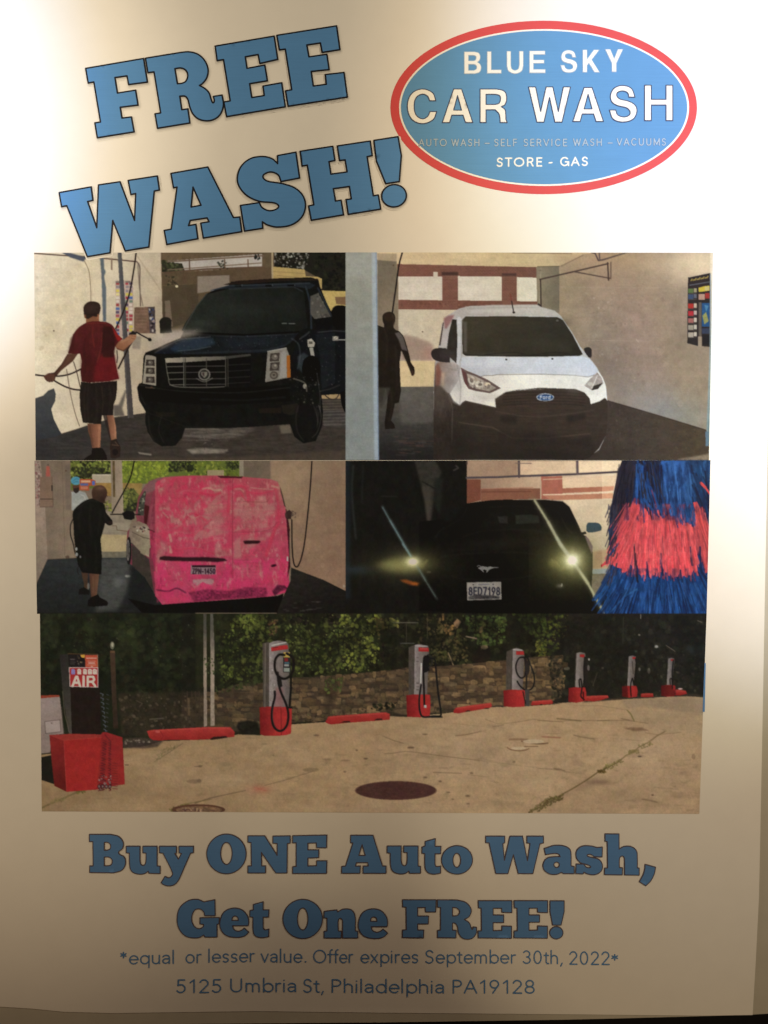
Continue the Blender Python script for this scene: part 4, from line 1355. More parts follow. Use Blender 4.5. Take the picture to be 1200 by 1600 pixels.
# man
crop(*A1)
own('A', 'hose')
line([(741, 58), (728, 160), (700, 320), (668, 425), (628, 520), (604, 572)], 10, (36, 27, 24), sm=True)
line([(65, 881), (130, 889), (225, 890), (300, 876), (374, 842)], 10, (34, 22, 20), sm=True)
line([(188, 918), (260, 958), (320, 978), (372, 984)], 10, (34, 22, 20), sm=True)
line([(612, 720), (616, 770), (612, 800)], 7, (60, 48, 40))
line([(722, 648), (690, 700), (660, 760), (622, 838)], 11, (36, 26, 22), sm=True)
own('A', 'cord')
line([(322, 795), (345, 870), (366, 962)], 6, (70, 56, 46), sm=True)
line([(275, 845), (300, 1000), (330, 1130), (362, 1226)], 5, (96, 80, 64), sm=True)
own('A', 'person', "printed man in a red T-shirt and dark shorts holding the spray gun")
poly([(405, 498), (492, 480), (494, 540), (404, 545)], (132, 84, 58))
poly([(390, 470, 1), (390, 425, 1), (415, 396, 1), (452, 390, 1), (492, 402, 1), (503, 432, 1), (496, 470, 1), (488, 492, 1), (450, 490), (420, 508), (396, 502)], (44, 30, 24))
poly([(392, 478), (406, 480), (404, 506), (396, 500)], (116, 70, 48)); poly([(482, 476), (494, 474), (490, 506), (480, 508)], (150, 96, 66))
poly([(280, 742), (352, 738), (318, 790), (240, 852), (202, 896), (196, 918), (180, 930), (142, 924), (125, 900), (148, 872), (192, 866), (240, 810)], ((84, 54, 40), (60, 38, 30), (300, 750), (180, 880)))
poly([(120, 892), (150, 872), (196, 880), (194, 922), (160, 932), (134, 916)], (88, 56, 42))
for x in (140, 155, 170):
    line([(x, 900), (x + 6, 926)], 3, (54, 34, 28))
poly([(618, 662), (660, 644), (692, 620), (706, 596), (735, 600), (743, 618), (738, 642), (716, 664), (690, 690), (655, 722), (614, 710), (600, 690)], ((140, 92, 64), (172, 122, 88), (630, 700), (730, 620)))
line([(612, 706), (655, 722), (690, 694)], 9, (70, 40, 30), alpha=.7, soft=.5)
line([(712, 606), (736, 612)], 3, (110, 70, 50)); line([(710, 620), (738, 626)], 3, (110, 70, 50)); line([(710, 636), (732, 642)], 3, (110, 70, 50))
poly([(408, 532), (440, 524, 1), (480, 522), (540, 528), (578, 546, 1), (602, 580, 1), (622, 616), (652, 642), (622, 662), (602, 690), (590, 724), (600, 790), (612, 850), (626, 908),
      (560, 924), (430, 934), (376, 926), (368, 860), (378, 790), (364, 738), (352, 742), (284, 738), (306, 668), (318, 612), (345, 575, 1), (372, 552, 1)], ((84, 30, 29), (70, 24, 24), (420, 560), (400, 900)), tex=.12, tsc=(10, 5))
poly([(448, 862), (480, 800), (500, 758), (520, 738), (596, 748), (612, 850), (626, 908), (560, 922), (460, 926)], (108, 29, 30), soft=1.4, tex=.08)
poly([(520, 548), (580, 562), (604, 610), (598, 700), (592, 764), (520, 766), (505, 700), (512, 610)], (52, 22, 20), soft=1.2)
poly([(376, 700), (440, 740), (470, 860), (440, 925), (380, 925), (372, 830)], (66, 24, 22), alpha=.7, soft=2)
poly([(580, 560), (625, 620), (648, 642), (620, 660), (596, 610)], (150, 38, 34), soft=.5)
line([(452, 560), (448, 620), (462, 700)], 6, (128, 44, 38), alpha=.7, soft=.5); line([(512, 600), (508, 690), (480, 800)], 6, (134, 50, 42), alpha=.7, soft=.5)
line([(410, 540), (470, 534), (540, 536)], 5, (140, 50, 42), alpha=.7, soft=.3)
poly([(300, 640), (330, 600), (340, 700), (300, 740), (286, 736)], (58, 22, 20), alpha=.6, soft=1)
poly([(372, 928), (440, 936), (612, 922), (612, 985), (606, 1040), (590, 1080), (586, 1152), (512, 1152), (506, 1212), (384, 1202), (366, 1110), (362, 1010)], (30, 24, 20), tex=.15, tsc=(8, 4))
line([(510, 960), (520, 1060), (512, 1150)], 5, (50, 40, 32), alpha=.7); line([(400, 950), (392, 1060), (400, 1190)], 7, (46, 36, 30), alpha=.6, soft=.5)
poly([(414, 1208), (506, 1212), (504, 1290), (500, 1372), (446, 1372), (436, 1310), (420, 1260)], ((100, 64, 46), (156, 104, 76), (430, 1290), (500, 1290)))
poly([(540, 1152), (588, 1152), (606, 1230), (610, 1312), (572, 1322), (560, 1260)], ((110, 72, 52), (158, 110, 80), (550, 1230), (606, 1230)))
poly([(518, 1152), (545, 1152), (575, 1322), (560, 1300)], (40, 30, 26), alpha=.8)
poly([(446, 1372), (502, 1368), (518, 1376), (545, 1425), (546, 1452), (388, 1452), (402, 1436), (442, 1412)], (22, 18, 15))
poly([(568, 1322), (608, 1308), (622, 1340), (637, 1362), (634, 1428), (604, 1442), (570, 1436), (566, 1370)], (40, 30, 25))
line([(580, 1350), (625, 1356)], 5, (100, 76, 58), alpha=.7); line([(600, 1330), (616, 1350)], 5, (96, 72, 54), alpha=.7); ell(600, 1400, 20, 22, (26, 20, 17))
own()
crop(*A1)
for l, c, w in (([(430, 600), (420, 680), (432, 760)], (58, 22, 20), 9), ([(486, 560), (490, 660), (470, 760)], (112, 40, 36), 6), ([(400, 640), (392, 720), (400, 820), (392, 900)], (48, 20, 18), 10),
                ([(540, 780), (560, 840), (556, 915)], (98, 26, 28), 7), ([(590, 790), (600, 850), (606, 905)], (104, 30, 30), 6), ([(350, 590), (336, 650), (330, 700)], (100, 36, 34), 7),
                ([(470, 880), (520, 890), (600, 880)], (100, 28, 30), 6), ([(560, 590), (585, 640), (590, 690)], (38, 18, 17), 8), ([(440, 545), (500, 556), (560, 552)], (112, 40, 36), 7)):
    line(l, w, c, alpha=.55, soft=1.0, sm=True, nid=True)
for l in ([(420, 950), (414, 1060), (424, 1190)], [(470, 960), (478, 1080), (470, 1200)], [(560, 950), (572, 1040), (556, 1140)], [(590, 960), (596, 1040), (580, 1120)]):
    line(l, 7, (50, 42, 35), alpha=.5, soft=1.0, sm=True, nid=True)
line([(300, 760), (260, 820), (215, 870)], 8, (112, 74, 54), alpha=.5, soft=.8, nid=True); line([(640, 664), (690, 640)], 8, (196, 150, 112), alpha=.5, soft=.8, nid=True)
line([(494, 1225), (492, 1300), (488, 1365)], 7, (180, 126, 94), alpha=.6, soft=.6, nid=True); line([(430, 1230), (440, 1300), (452, 1365)], 9, (62, 42, 32), alpha=.6, soft=.8, nid=True)
line([(592, 1170), (600, 1240), (602, 1300)], 6, (184, 132, 98), alpha=.6, soft=.6, nid=True)
glow(440, 430, 40, 24, (62, 46, 38), .5); line([(398, 470), (440, 480), (488, 470)], 4, (26, 18, 15), alpha=.7, nid=True)
own('A', 'spray_gun')
poly([(690, 612), (716, 586), (744, 600), (742, 612), (716, 612)], (34, 28, 26))
line([(742, 596), (780, 618), (838, 648)], 9, (30, 24, 22))
ell(832, 646, 14, 11, (26, 22, 20), rot=.5)

# ================================================================ photo B: white van
clip(540, 388, 1120, 719.5)
own()
crop(*B2)
rect(-1000, 30, 1200, 1300, (150, 132, 112))
own('B', 'ceiling')
poly([(-950, 30), (620, 30), (500, 60), (262, 128), (135, 132), (0, 134), (-480, 118), (-960, 118)], ((196, 172, 132), (208, 182, 138), (-700, 60), (200, 60)), tex=.04, tsc=(5, 30))
glow(320, 90, 90, 30, (170, 148, 112), .7)
own('B', 'plaster_wall')
poly([(258, 126), (392, 62), (560, 40), (1130, 40), (1130, 1040), (1068, 1030), (520, 866), (470, 700), (388, 590), (258, 400)], ((156, 134, 106), (146, 130, 114), (280, 300), (900, 560)), tex=.05, tsc=(30, 22))
glow(1060, 110, 260, 110, (238, 218, 178), .85)
glow(480, 90, 260, 60, (186, 158, 122), .6)
glow(560, 640, 170, 190, (120, 102, 88), .6)
glow(900, 940, 260, 130, (128, 132, 130), .8, rot=.3)
glow(700, 480, 140, 260, (160, 138, 122), .5)
blobs([(400, 250), (960, 200), (960, 900), (560, 800), (420, 560)], [(116, 98, 84), (176, 156, 138), (130, 112, 98)], 240, 4, 22, alpha=.13, seed=30)
blobs([(430, 300), (700, 300), (700, 760), (480, 700)], [(110, 92, 80), (186, 170, 150)], 90, 2, 9, alpha=.25, seed=31)
line([(150, 242), (880, 246)], 3, (176, 158, 136), alpha=.4); line([(420, 536), (760, 540)], 3, (176, 158, 136), alpha=.4)
own('B', 'floor')
poly([(380, 830), (520, 866), (700, 918), (880, 972), (1070, 1030), (1130, 1044), (1130, 1300), (-1000, 1300), (-1000, 760), (-400, 760)], ((62, 52, 44), (70, 62, 52), (500, 900), (1000, 1150)), tex=.08, tsc=(4, 8))
blobs([(520, 880), (1070, 1040), (1080, 1180), (520, 1180)], [(46, 38, 32), (84, 74, 62)], 200, 2, 9, alpha=.25, seed=32)
line([(1068, 1030), (880, 972), (700, 918), (520, 866)], 5, (46, 36, 30), alpha=.7)
poly([(940, 1186), (1010, 1176), (1086, 1160), (1088, 1196), (900, 1197)], (134, 124, 112), alpha=.8, soft=1, tex=.2)
crop(*B1)
own('B', 'brick_wall')
poly([(335, 122), (1190, 142), (1190, 392), (335, 388)], (112, 72, 58), tex=.08, tsc=(3, 6))
brick_rows(345, 126, 1160, 200, 8, 44, (164, 128, 110), .55, 14)
brick_rows(604, 190, 694, 380, 22, 5, (164, 128, 110), .55)
brick_rows(955, 190, 1040, 360, 20, 5, (164, 128, 110), .55)
brick_rows(345, 336, 1160, 386, 5, 44, (150, 108, 92), .45, 4)
rect(600, 168, 698, 190, (60, 42, 36), alpha=.85, soft=.4); rect(952, 176, 1038, 194, (66, 46, 40), alpha=.8, soft=.4)
blobs([(345, 340), (600, 340), (700, 345), (950, 350), (1150, 352), (1150, 372), (345, 380)], [(92, 60, 48), (130, 90, 70)], 60, 4, 12, seed=33, alpha=.5)
own('B', 'wall_panel')
poly([(344, 198), (600, 196), (604, 335), (344, 332)], ((186, 174, 154), (196, 184, 162), (350, 210), (600, 330)))
line([(344, 198), (600, 198)], 4, (204, 192, 172)); rect(552, 168, 577, 206, (186, 172, 150)); rect(590, 196, 603, 334, (192, 180, 160))
own('B', 'wall_panel')
poly([(696, 194), (950, 196), (952, 338), (696, 336)], (200, 188, 166)); line([(696, 200), (950, 204)], 4, (206, 194, 172)); rect(696, 192, 707, 336, (196, 184, 162)); rect(940, 196, 952, 338, (200, 188, 166))
own('B', 'wall_panel')
poly([(1040, 200), (1158, 202), (1158, 342), (1040, 340)], (212, 200, 176)); rect(1040, 198, 1052, 340, (206, 194, 170))
own('B', 'white_wall')
poly([(344, 388), (700, 392), (640, 420), (600, 520), (560, 700), (356, 700)], ((176, 164, 140), (188, 172, 144), (350, 420), (600, 500)), tex=.03)
poly([(372, 536), (440, 548), (520, 576), (552, 600), (548, 690), (356, 690)], (148, 126, 108), soft=2)
glow(520, 650, 40, 40, (176, 130, 112), .5)
poly([(356, 690), (560, 690), (556, 842), (356, 844)], ((204, 178, 132), (196, 174, 130), (360, 700), (550, 800)), soft=.5)
ell(488, 520, 5, 4, (90, 74, 60))
own('B', 'floor')
poly([(225, 842), (560, 842), (560, 1290), (225, 1290)], ((84, 78, 68), (34, 31, 28), (400, 860), (380, 1240)), tex=.1, tsc=(3, 8))
poly([(350, 846), (556, 846), (550, 1050), (360, 1060)], (88, 82, 74), alpha=.6, soft=2, tex=.08)
for k in range(26):
    y = 1130 + rr.random() * 110
    x = 300 + rr.random() * 200
    line([(x, y), (x + 20 + rr.random() * 70, y + 1)], 4, (96, 66, 54) if k % 3 else (80, 74, 68), alpha=.4, soft=.3)
own('B', 'column')
poly([(222, 96), (336, 106), (345, 240), (345, 520), (225, 530)], ((98, 88, 72), (118, 104, 84), (230, 200), (340, 300)), tex=.04)
ell(318, 130, 5, 5, (80, 66, 52)); line([(336, 106), (345, 240), (345, 500)], 4, (130, 114, 92))
poly([(222, 60), (338, 60), (336, 108), (222, 98)], (150, 132, 104), soft=.6)
own('B', 'hose')
line([(370, 54), (350, 130), (335, 240), (322, 330), (312, 404)], 9, (30, 24, 22), sm=True)
own('B', 'person', "printed man in dark clothes walking beside the white van")
poly([(254, 450, 1), (258, 418, 1), (290, 402, 1), (322, 415, 1), (328, 455, 1), (318, 490, 1), (330, 508), (352, 516), (378, 548, 1), (396, 600), (412, 660), (420, 700), (440, 728), (443, 760, 1),
      (434, 778), (424, 776), (414, 745), (392, 690), (364, 628), (354, 700), (358, 800), (362, 868), (350, 934), (326, 940), (314, 1000), (304, 1040), (322, 1060), (328, 1086),
      (268, 1090), (266, 1050), (278, 960), (284, 900), (272, 848), (250, 936), (230, 936), (224, 480), (236, 484), (262, 494), (262, 476)], (30, 24, 18), tex=.1)
ell(291, 432, 33, 26, (46, 33, 24), alpha=.7, soft=.8)
poly([(326, 528), (352, 520), (376, 552), (400, 632), (366, 622), (350, 570)], (78, 70, 64), soft=.7)
ell(430, 760, 10, 16, (58, 38, 28), alpha=.8)
own()
line([(262, 500), (280, 560), (276, 700)], 8, (44, 36, 28), alpha=.6, soft=1, nid=True, sm=True); line([(330, 600), (336, 720), (340, 840)], 7, (42, 35, 27), alpha=.6, soft=1, nid=True, sm=True)
line([(300, 860), (310, 940), (296, 1040)], 8, (44, 35, 27), alpha=.6, soft=1, nid=True, sm=True); line([(312, 420), (320, 450), (316, 480)], 6, (66, 48, 36), alpha=.6, soft=.8, nid=True, sm=True)
line([(372, 640), (400, 700), (428, 760)], 7, (50, 38, 28), alpha=.6, soft=.8, nid=True, sm=True)
poly([(228, 846), (300, 846), (282, 905), (250, 960), (226, 960)], (58, 54, 46), alpha=.8, soft=1.2, nid=True)
own('B', 'painted_post')
poly([(36, 48), (220, 50), (226, 700), (232, 1290), (36, 1290)], ((134, 132, 118), (124, 126, 118), (60, 300), (200, 900)), tex=.04, tsc=(40, 30))
poly([(190, 50), (220, 50), (232, 1290), (206, 1290)], (150, 160, 164), alpha=.7, soft=.8)
line([(216, 50), (224, 700), (230, 1280)], 5, (104, 118, 136), alpha=.8)
poly([(36, 48), (190, 50), (190, 200), (36, 200)], (146, 146, 134), alpha=.6, soft=6)
line([(40, 1250), (230, 1256)], 3, (110, 114, 112), alpha=.6)
# far column and arms
crop(*B2)
own('B', 'column')
poly([(133, 134), (160, 128), (260, 128), (262, 385), (140, 360)], ((136, 122, 98), (112, 100, 82), (140, 200), (260, 220)), tex=.04)
line([(140, 130), (260, 127)], 4, (96, 82, 64)); ell(158, 150, 4, 4, (84, 70, 56)); line([(160, 134), (148, 356)], 4, (160, 146, 120), alpha=.7)
own('B', 'wall_bracket')
line([(154, 200), (345, 156), (530, 113)], 8, (74, 58, 50)); line([(345, 158), (540, 194)], 7, (84, 68, 58)); line([(527, 108), (532, 204)], 8, (70, 54, 46)); line([(545, 106), (545, 196)], 7, (104, 86, 72))
line([(157, 200), (160, 350)], 7, (54, 42, 36)); poly([(134, 350), (146, 330), (166, 350)], (40, 32, 28))
line([(392, 66), (270, 128)], 3, (120, 98, 76)); line([(0, 54), (330, 58)], 3, (120, 100, 76))
line([(436, 50), (458, 56), (476, 96), (500, 92), (620, 56)], 8, (84, 70, 66)); line([(480, 54), (484, 96)], 7, (90, 76, 72)); line([(500, 96), (640, 50)], 4, (110, 92, 80))
own('B', 'price_board', "printed dark price board on the bay wall")
poly([(970, 190), (1094, 164), (1092, 572), (1020, 566), (966, 552)], (44, 38, 38), tex=.08)
for k in range(9):
    line([(986 + k * 11, 208 - k * 2), (993 + k * 11, 198 - k * 2 + 5 * (k % 2))], 5, (196, 172, 84), alpha=.85)
line([(980, 232), (1088, 214)], 4, (120, 130, 138), alpha=.8)
for (y, c, d) in ((262, (84, 104, 62), (150, 142, 110)), (294, (60, 74, 100), (90, 94, 104)), (346, (196, 60, 52), (190, 170, 150)), (386, (196, 56, 64), (180, 160, 150)), (426, (172, 110, 104), (190, 178, 164)), (464, (150, 142, 128), (186, 178, 164)), (504, (168, 158, 144), (190, 180, 166))):
    rect(970, y - 12, 1000, y + 14, c); rect(1002, y - 14, 1018, y + 10, d); line([(972, y + 18), (1018, y + 16)], 2.5, (120, 112, 100), alpha=.6)
poly([(1028, 246), (1058, 238), (1088, 234), (1088, 262), (1030, 270)], (196, 176, 66)); rect(1062, 240, 1086, 262, (190, 186, 150), alpha=.6)
rect(1028, 280, 1062, 312, (190, 150, 132)); rect(1064, 276, 1088, 306, (180, 60, 56))
rect(1046, 330, 1088, 460, (40, 78, 120)); poly([(1050, 400), (1070, 380), (1084, 430), (1060, 448)], (170, 160, 80), alpha=.8); poly([(1060, 340), (1084, 346), (1070, 380)], (80, 130, 160), alpha=.8)
rect(1028, 326, 1044, 560, (92, 84, 76)); rect(1046, 470, 1088, 500, (54, 60, 80)); rect(1026, 516, 1046, 568, (150, 134, 118)); rect(1050, 506, 1088, 560, (34, 30, 30))
own('B', 'door_edge')
poly([(1092, 50), (1130, 50), (1130, 1100), (1090, 1110), (1068, 1120), (1072, 1030), (1092, 560)], ((234, 220, 190), (112, 132, 142), (1100, 100), (1090, 1000)), soft=.3)
line([(1094, 170), (1092, 560), (1078, 1030), (1078, 1110)], 5, (126, 146, 156), alpha=.8)
poly([(1066, 1040), (1084, 1040), (1086, 1120), (1068, 1118)], (92, 118, 138))
# van
crop(*B1)
own('B', 'van')
vb = [(552, 870), (560, 720), (580, 620), (602, 480), (626, 430), (700, 384), (770, 368), (900, 366), (1160, 366), (1270, 374)]
crop(*B1)
bx = lambda x: (800 + x / (1200 / 340) - 530) * 3.75       # B2 x in B1 units
by = lambda y: (y / (1200 / 340)) * 3.75
R = lambda pts: [(bx(p[0]), by(p[1])) + tuple(p[2:]) for p in pts]
poly(vb[:-1] + R([(150, 352), (232, 372), (268, 400), (330, 490), (372, 565), (432, 640), (470, 690), (498, 740), (518, 790), (525, 860), (526, 960), (518, 1060), (480, 1140), (400, 1195)]) +
     [(1200, 1270), (640, 1270), (560, 1270)], ((150, 146, 140), (186, 182, 174), (580, 700), (900, 700)), tex=.02)
# left flank
poly([(552, 1270), (555, 860), (562, 720), (590, 700), (640, 720), (690, 740), (720, 930), (680, 1270)], ((92, 80, 70), (46, 38, 32), (600, 740), (620, 1050)), tex=.15, tsc=(8, 4))
poly([(564, 712), (590, 690), (680, 700), (716, 730), (740, 800), (742, 930), (706, 952), (668, 930), (640, 880), (600, 840), (566, 830)], ((132, 112, 98), (172, 168, 164), (570, 760), (720, 820)), soft=1, tex=.1)
poly([(566, 720), (580, 700), (600, 760), (590, 830), (566, 840)], (124, 70, 56), alpha=.7, soft=1.5)
poly([(600, 760), (620, 760), (615, 840), (598, 830)], (214, 180, 140), alpha=.6, soft=1.5)
poly([(600, 478), (626, 432), (700, 386), (716, 400), (668, 450), (640, 530), (624, 640), (590, 620)], (164, 156, 148))
poly([(612, 440), (640, 424), (676, 420), (650, 470), (630, 500), (618, 500)], (132, 84, 80), alpha=.75, soft=1)
poly([(606, 470), (614, 460), (594, 600), (584, 600)], (70, 58, 52))
poly([(662, 446), (688, 448), (692, 560), (690, 660), (686, 704), (640, 660), (628, 640), (642, 530)], (42, 38, 32), tex=.15)
poly([(690, 440), (722, 420), (716, 560), (714, 660), (704, 716), (688, 708), (694, 560)], (178, 176, 172))
# roof, glass
poly([(690, 400), (740, 372), (900, 362), (1160, 360)] + R([(160, 352), (238, 374), (262, 404), (120, 398), (0, 400)]) + [(735, 426), (716, 446)], ((160, 152, 142), (180, 172, 160), (760, 380), (1100, 380)), soft=.3)
own('B', 'windshield')
poly([(718, 452), (740, 430), (1000, 427), (1015, 428)] + R([(90, 405), (250, 408), (280, 424), (332, 502), (372, 580), (390, 612), (372, 622), (180, 626), (0, 626)]) + [(742, 662), (722, 646)], ((56, 50, 38), (42, 38, 29), (900, 460), (1000, 660)), tex=.06, tsc=(4, 20))
poly([(728, 460), (748, 462), (748, 640), (730, 636)], (98, 92, 84), alpha=.6, soft=.8)
poly([(900, 560), (1300, 570), (1380, 640), (900, 655)], (60, 54, 42), alpha=.4, soft=4)
own('B', 'van')
ell(bx(250), by(427), 8, 6, (110, 106, 98))
# hood and face
poly([(718, 664), (742, 668)] + R([(0, 630), (180, 630), (385, 622), (432, 640), (470, 690), (474, 712), (450, 728), (420, 735), (150, 722), (0, 720)]) + [(940, 768), (880, 774), (820, 784), (760, 750), (712, 726)], ((178, 179, 180), (200, 201, 203), (760, 690), (1200, 730)), soft=.3)
poly([(712, 724), (760, 750), (820, 784), (880, 774), (940, 768)] + R([(0, 720), (150, 722), (420, 735), (452, 728), (474, 706), (500, 740), (518, 790), (522, 855), (480, 872), (434, 886), (420, 850), (350, 806), (150, 798), (0, 808)]) + [(1200, 856), (1050, 858), (975, 872), (915, 910), (918, 962), (740, 922), (720, 930), (706, 952), (668, 930), (650, 880), (700, 800)], ((202, 196, 184), (228, 222, 206), (740, 860), (1100, 800)))
line([(822, 784), (850, 776), (900, 776), (925, 770), (1195, 768)] + R([(150, 722), (330, 728), (420, 738), (455, 726)]), 4, (128, 122, 114))
line([(742, 664), (1000, 670), (1200, 668)], 4, (210, 208, 200), alpha=.8)
ell(979, 682, 6, 5, (40, 34, 30)); ell(bx(222), by(638), 6, 5, (40, 34, 30))
own('B', 'bumper')
poly([(740, 922), (918, 962), (912, 912), (975, 872), (1050, 859), (1200, 853)] + R([(0, 814), (150, 797), (350, 804), (400, 824), (428, 856), (434, 888), (482, 872), (512, 852), (526, 870), (526, 960), (518, 1060), (480, 1130), (430, 1180), (400, 1195)]) + [(1200, 1268), (660, 1268), (650, 1000), (664, 938), (704, 954), (722, 932)], ((56, 46, 38), (44, 38, 32), (1000, 900), (900, 1230)), tex=.08, tsc=(2, 22))
for y in (895, 925, 960, 1000):
    line([(945, y), (1100, y - 6)] + R([(130, y * .941 + 10), (400, y * .941 + 6)]), 5, (66, 50, 42), alpha=.7, soft=.4)
line([(700, 1050), (900, 1080)] + R([(0, 1075), (160, 1078), (430, 1050)]), 5, (84, 70, 58), alpha=.8, soft=.4)
line([(915, 985), (1050, 1010)] + R([(150, 960), (330, 940), (455, 920)]), 5, (74, 62, 52), alpha=.7, soft=.6)
poly([(920, 1100), (1200, 1105)] + R([(330, 1085), (430, 1060), (440, 1120)]) + [(940, 1180)], (40, 34, 30), alpha=.7, soft=3)
line([(640, 890), (664, 960), (660, 1170)], 5, (100, 92, 84), alpha=.5, soft=.4)
own('B', 'headlight')
poly([(712, 728), (750, 748), (800, 768), (870, 800), (948, 850), (882, 880), (800, 866), (758, 854), (730, 810)], (92, 74, 68))
poly([(748, 764), (790, 776), (850, 806), (920, 848), (880, 868), (800, 852), (765, 838)], (150, 138, 124), tex=.2, tsc=3)
ell(775, 802, 20, 28, (186, 176, 158), rot=-.4); ell(775, 804, 10, 14, (110, 98, 88), rot=-.4); ell(820, 826, 26, 20, (180, 172, 154)); ell(826, 828, 12, 9, (104, 94, 84)); ell(868, 826, 18, 10, (206, 190, 160))
blobs([(760, 780), (880, 820), (900, 850), (780, 850)], [(210, 200, 180), (70, 60, 54), (150, 130, 110)], 24, 4, 10, seed=34, alpha=.6)
poly([(712, 728), (742, 760), (756, 850), (736, 820)], (88, 50, 48), alpha=.9)
own('B', 'headlight')
poly(R([(398, 786), (430, 748), (470, 712), (492, 740), (504, 772), (474, 804), (440, 812)]), (160, 146, 134), tex=.15, tsc=3)
poly(R([(440, 790), (500, 770), (474, 804), (440, 811)]), (52, 44, 40)); line(R([(440, 800), (470, 730)]), 6, (206, 196, 180)); ell(bx(430), by(776), 16, 10, (186, 176, 160))
own('B', 'badge', "printed blue oval badge lettered in script on the grille")
ell(bx(183), by(850), 52, 23, (168, 174, 178)); ell(bx(183), by(850), 46, 18, (56, 82, 118))
words("Ford", bx(156), bx(210), by(858), 17, 5, (188, 196, 204))
own('B', 'side_mirror')
poly([(538, 650, 1), (548, 624, 1), (580, 614, 1), (625, 616), (650, 640), (648, 700), (600, 696, 1), (556, 682, 1)], (40, 34, 32))
own('B', 'side_mirror')
poly(R([(396, 580), (420, 573, 1), (436, 582, 1), (440, 606, 1), (434, 632, 1), (420, 628), (400, 600)]), (44, 38, 34))
own()
crop(*B1)
glow(860, 700, 150, 40, (212, 216, 220), .35); glow(1180, 800, 220, 30, (236, 232, 220), .4); glow(700, 820, 30, 70, (150, 144, 138), .5)
line([(730, 650), (760, 655), (1000, 660), (1380, 656)], 5, (34, 30, 26), alpha=.8, nid=True)
line([(850, 655), (1010, 640), (1090, 652)], 4, (30, 27, 24), alpha=.8, nid=True, sm=True); line([(1120, 656), (1260, 640), (1350, 648)], 4, (30, 27, 24), alpha=.8, nid=True, sm=True)
glow(820, 520, 70, 60, (62, 57, 44), .4); glow(1200, 560, 120, 60, (58, 53, 42), .35); glow(1250, 470, 90, 30, (50, 46, 38), .6)
for y in (880, 897, 914, 931, 948):
    line([(960, y + 2), (1100, y - 6), (1200, y - 8), (1330, y - 4), (1440, y + 4)], 3, (34, 28, 24), alpha=.7, nid=True, soft=.2)
glow(1150, 1240, 420, 60, (34, 30, 26), .7); glow(700, 1180, 90, 100, (34, 29, 25), .7)
poly([(940, 1010), (1040, 1016), (1040, 1060), (950, 1050)], (36, 31, 27), alpha=.7, soft=2, nid=True); poly([(1330, 1010), (1440, 996), (1440, 1030), (1340, 1056)], (36, 31, 27), alpha=.7, soft=2, nid=True)
line([(706, 952), (740, 925), (915, 964), (914, 912), (975, 874), (1050, 861), (1200, 855)], 3, (120, 112, 102), alpha=.6, soft=.3, nid=True)
own()
crop(*B1)
line([(704, 700), (716, 664), (716, 560), (722, 440)], 4, (140, 134, 126), alpha=.7, soft=.3, nid=True); line([(690, 716), (704, 780), (712, 860), (706, 946)], 4, (112, 106, 100), alpha=.6, soft=.5, nid=True, sm=True)
line([(640, 880), (668, 926), (704, 952)], 7, (60, 54, 48), alpha=.8, soft=.6, nid=True); line([(596, 720), (640, 735), (690, 745)], 4, (110, 100, 92), alpha=.6, soft=.5, nid=True)
glow(640, 800, 30, 60, (120, 110, 102), .6); glow(590, 920, 30, 90, (70, 60, 52), .6); glow(950, 395, 240, 14, (196, 188, 176), .4)
line([(750, 386), (900, 378), (1150, 376)], 3, (126, 118, 108), alpha=.5, soft=.4, nid=True)
glow(860, 900, 60, 20, (180, 172, 158), .5); glow(1380, 800, 60, 60, (206, 200, 186), .4)
ell(626, 650, 40, 30, (58, 52, 48), alpha=.5, soft=2, nid=True)
own('B', 'antenna')
line([(1002, 296), (1010, 340)], 4, (130, 60, 50)); line([(1010, 340), (1022, 404)], 6, (42, 34, 32)); ell(1023, 406, 9, 6, (36, 30, 28))

# ================================================================ photo C: pink foam van
clip(48, 719.5, 541, 959.5)
own()
crop(*K1)
rect(0, 0, 2400, 1200, (110, 94, 76))
own('C', 'trees')
poly([(298, 40), (850, 40), (1250, 40), (1700, 40), (1700, 200), (1200, 180), (298, 260)], (84, 92, 40))
blobs([(300, 44), (590, 44), (590, 190), (300, 190)], [(96, 104, 44), (48, 50, 28), (30, 30, 20), (118, 122, 56)], 380, 5, 18, seed=40)
blobs([(390, 90), (590, 90), (580, 160), (330, 170)], [(34, 34, 22), (44, 44, 28)], 90, 6, 18, seed=41)
blobs([(672, 44), (1010, 44), (1010, 150), (820, 210), (700, 240), (672, 240)], [(110, 120, 40), (124, 132, 48), (90, 100, 36)], 380, 5, 18, seed=42, alpha=.7)
blobs([(1010, 44), (1210, 44), (1210, 125), (1010, 125)], [(36, 38, 24), (60, 64, 34), (28, 28, 20)], 150, 5, 15, seed=43)
crop(*K2)
blobs([(0, 48), (375, 48), (375, 150), (0, 150)], [(96, 104, 38), (116, 120, 48), (70, 76, 32)], 200, 5, 16, seed=44)
blobs([(0, 50), (60, 50), (50, 120), (0, 120)], [(34, 36, 24)], 40, 6, 14, seed=45); blobs([(270, 50), (370, 50), (370, 110), (290, 100)], [(36, 38, 24), (60, 64, 34)], 60, 6, 13, seed=46)
rect(152, 110, 266, 150, (138, 122, 90))
crop(*K1)
own('C', 'shed')
poly([(458, 142), (596, 142), (596, 206), (458, 206)], (152, 140, 116)); poly([(458, 142), (596, 142), (596, 152), (458, 152)], (172, 160, 136))
own('C', 'fence')
poly([(470, 206), (596, 206), (596, 300), (500, 300)], (140, 110, 60), tex=.1); poly([(676, 206), (820, 208), (810, 300), (676, 300)], (128, 104, 58), tex=.12)
own('C', 'bushes')
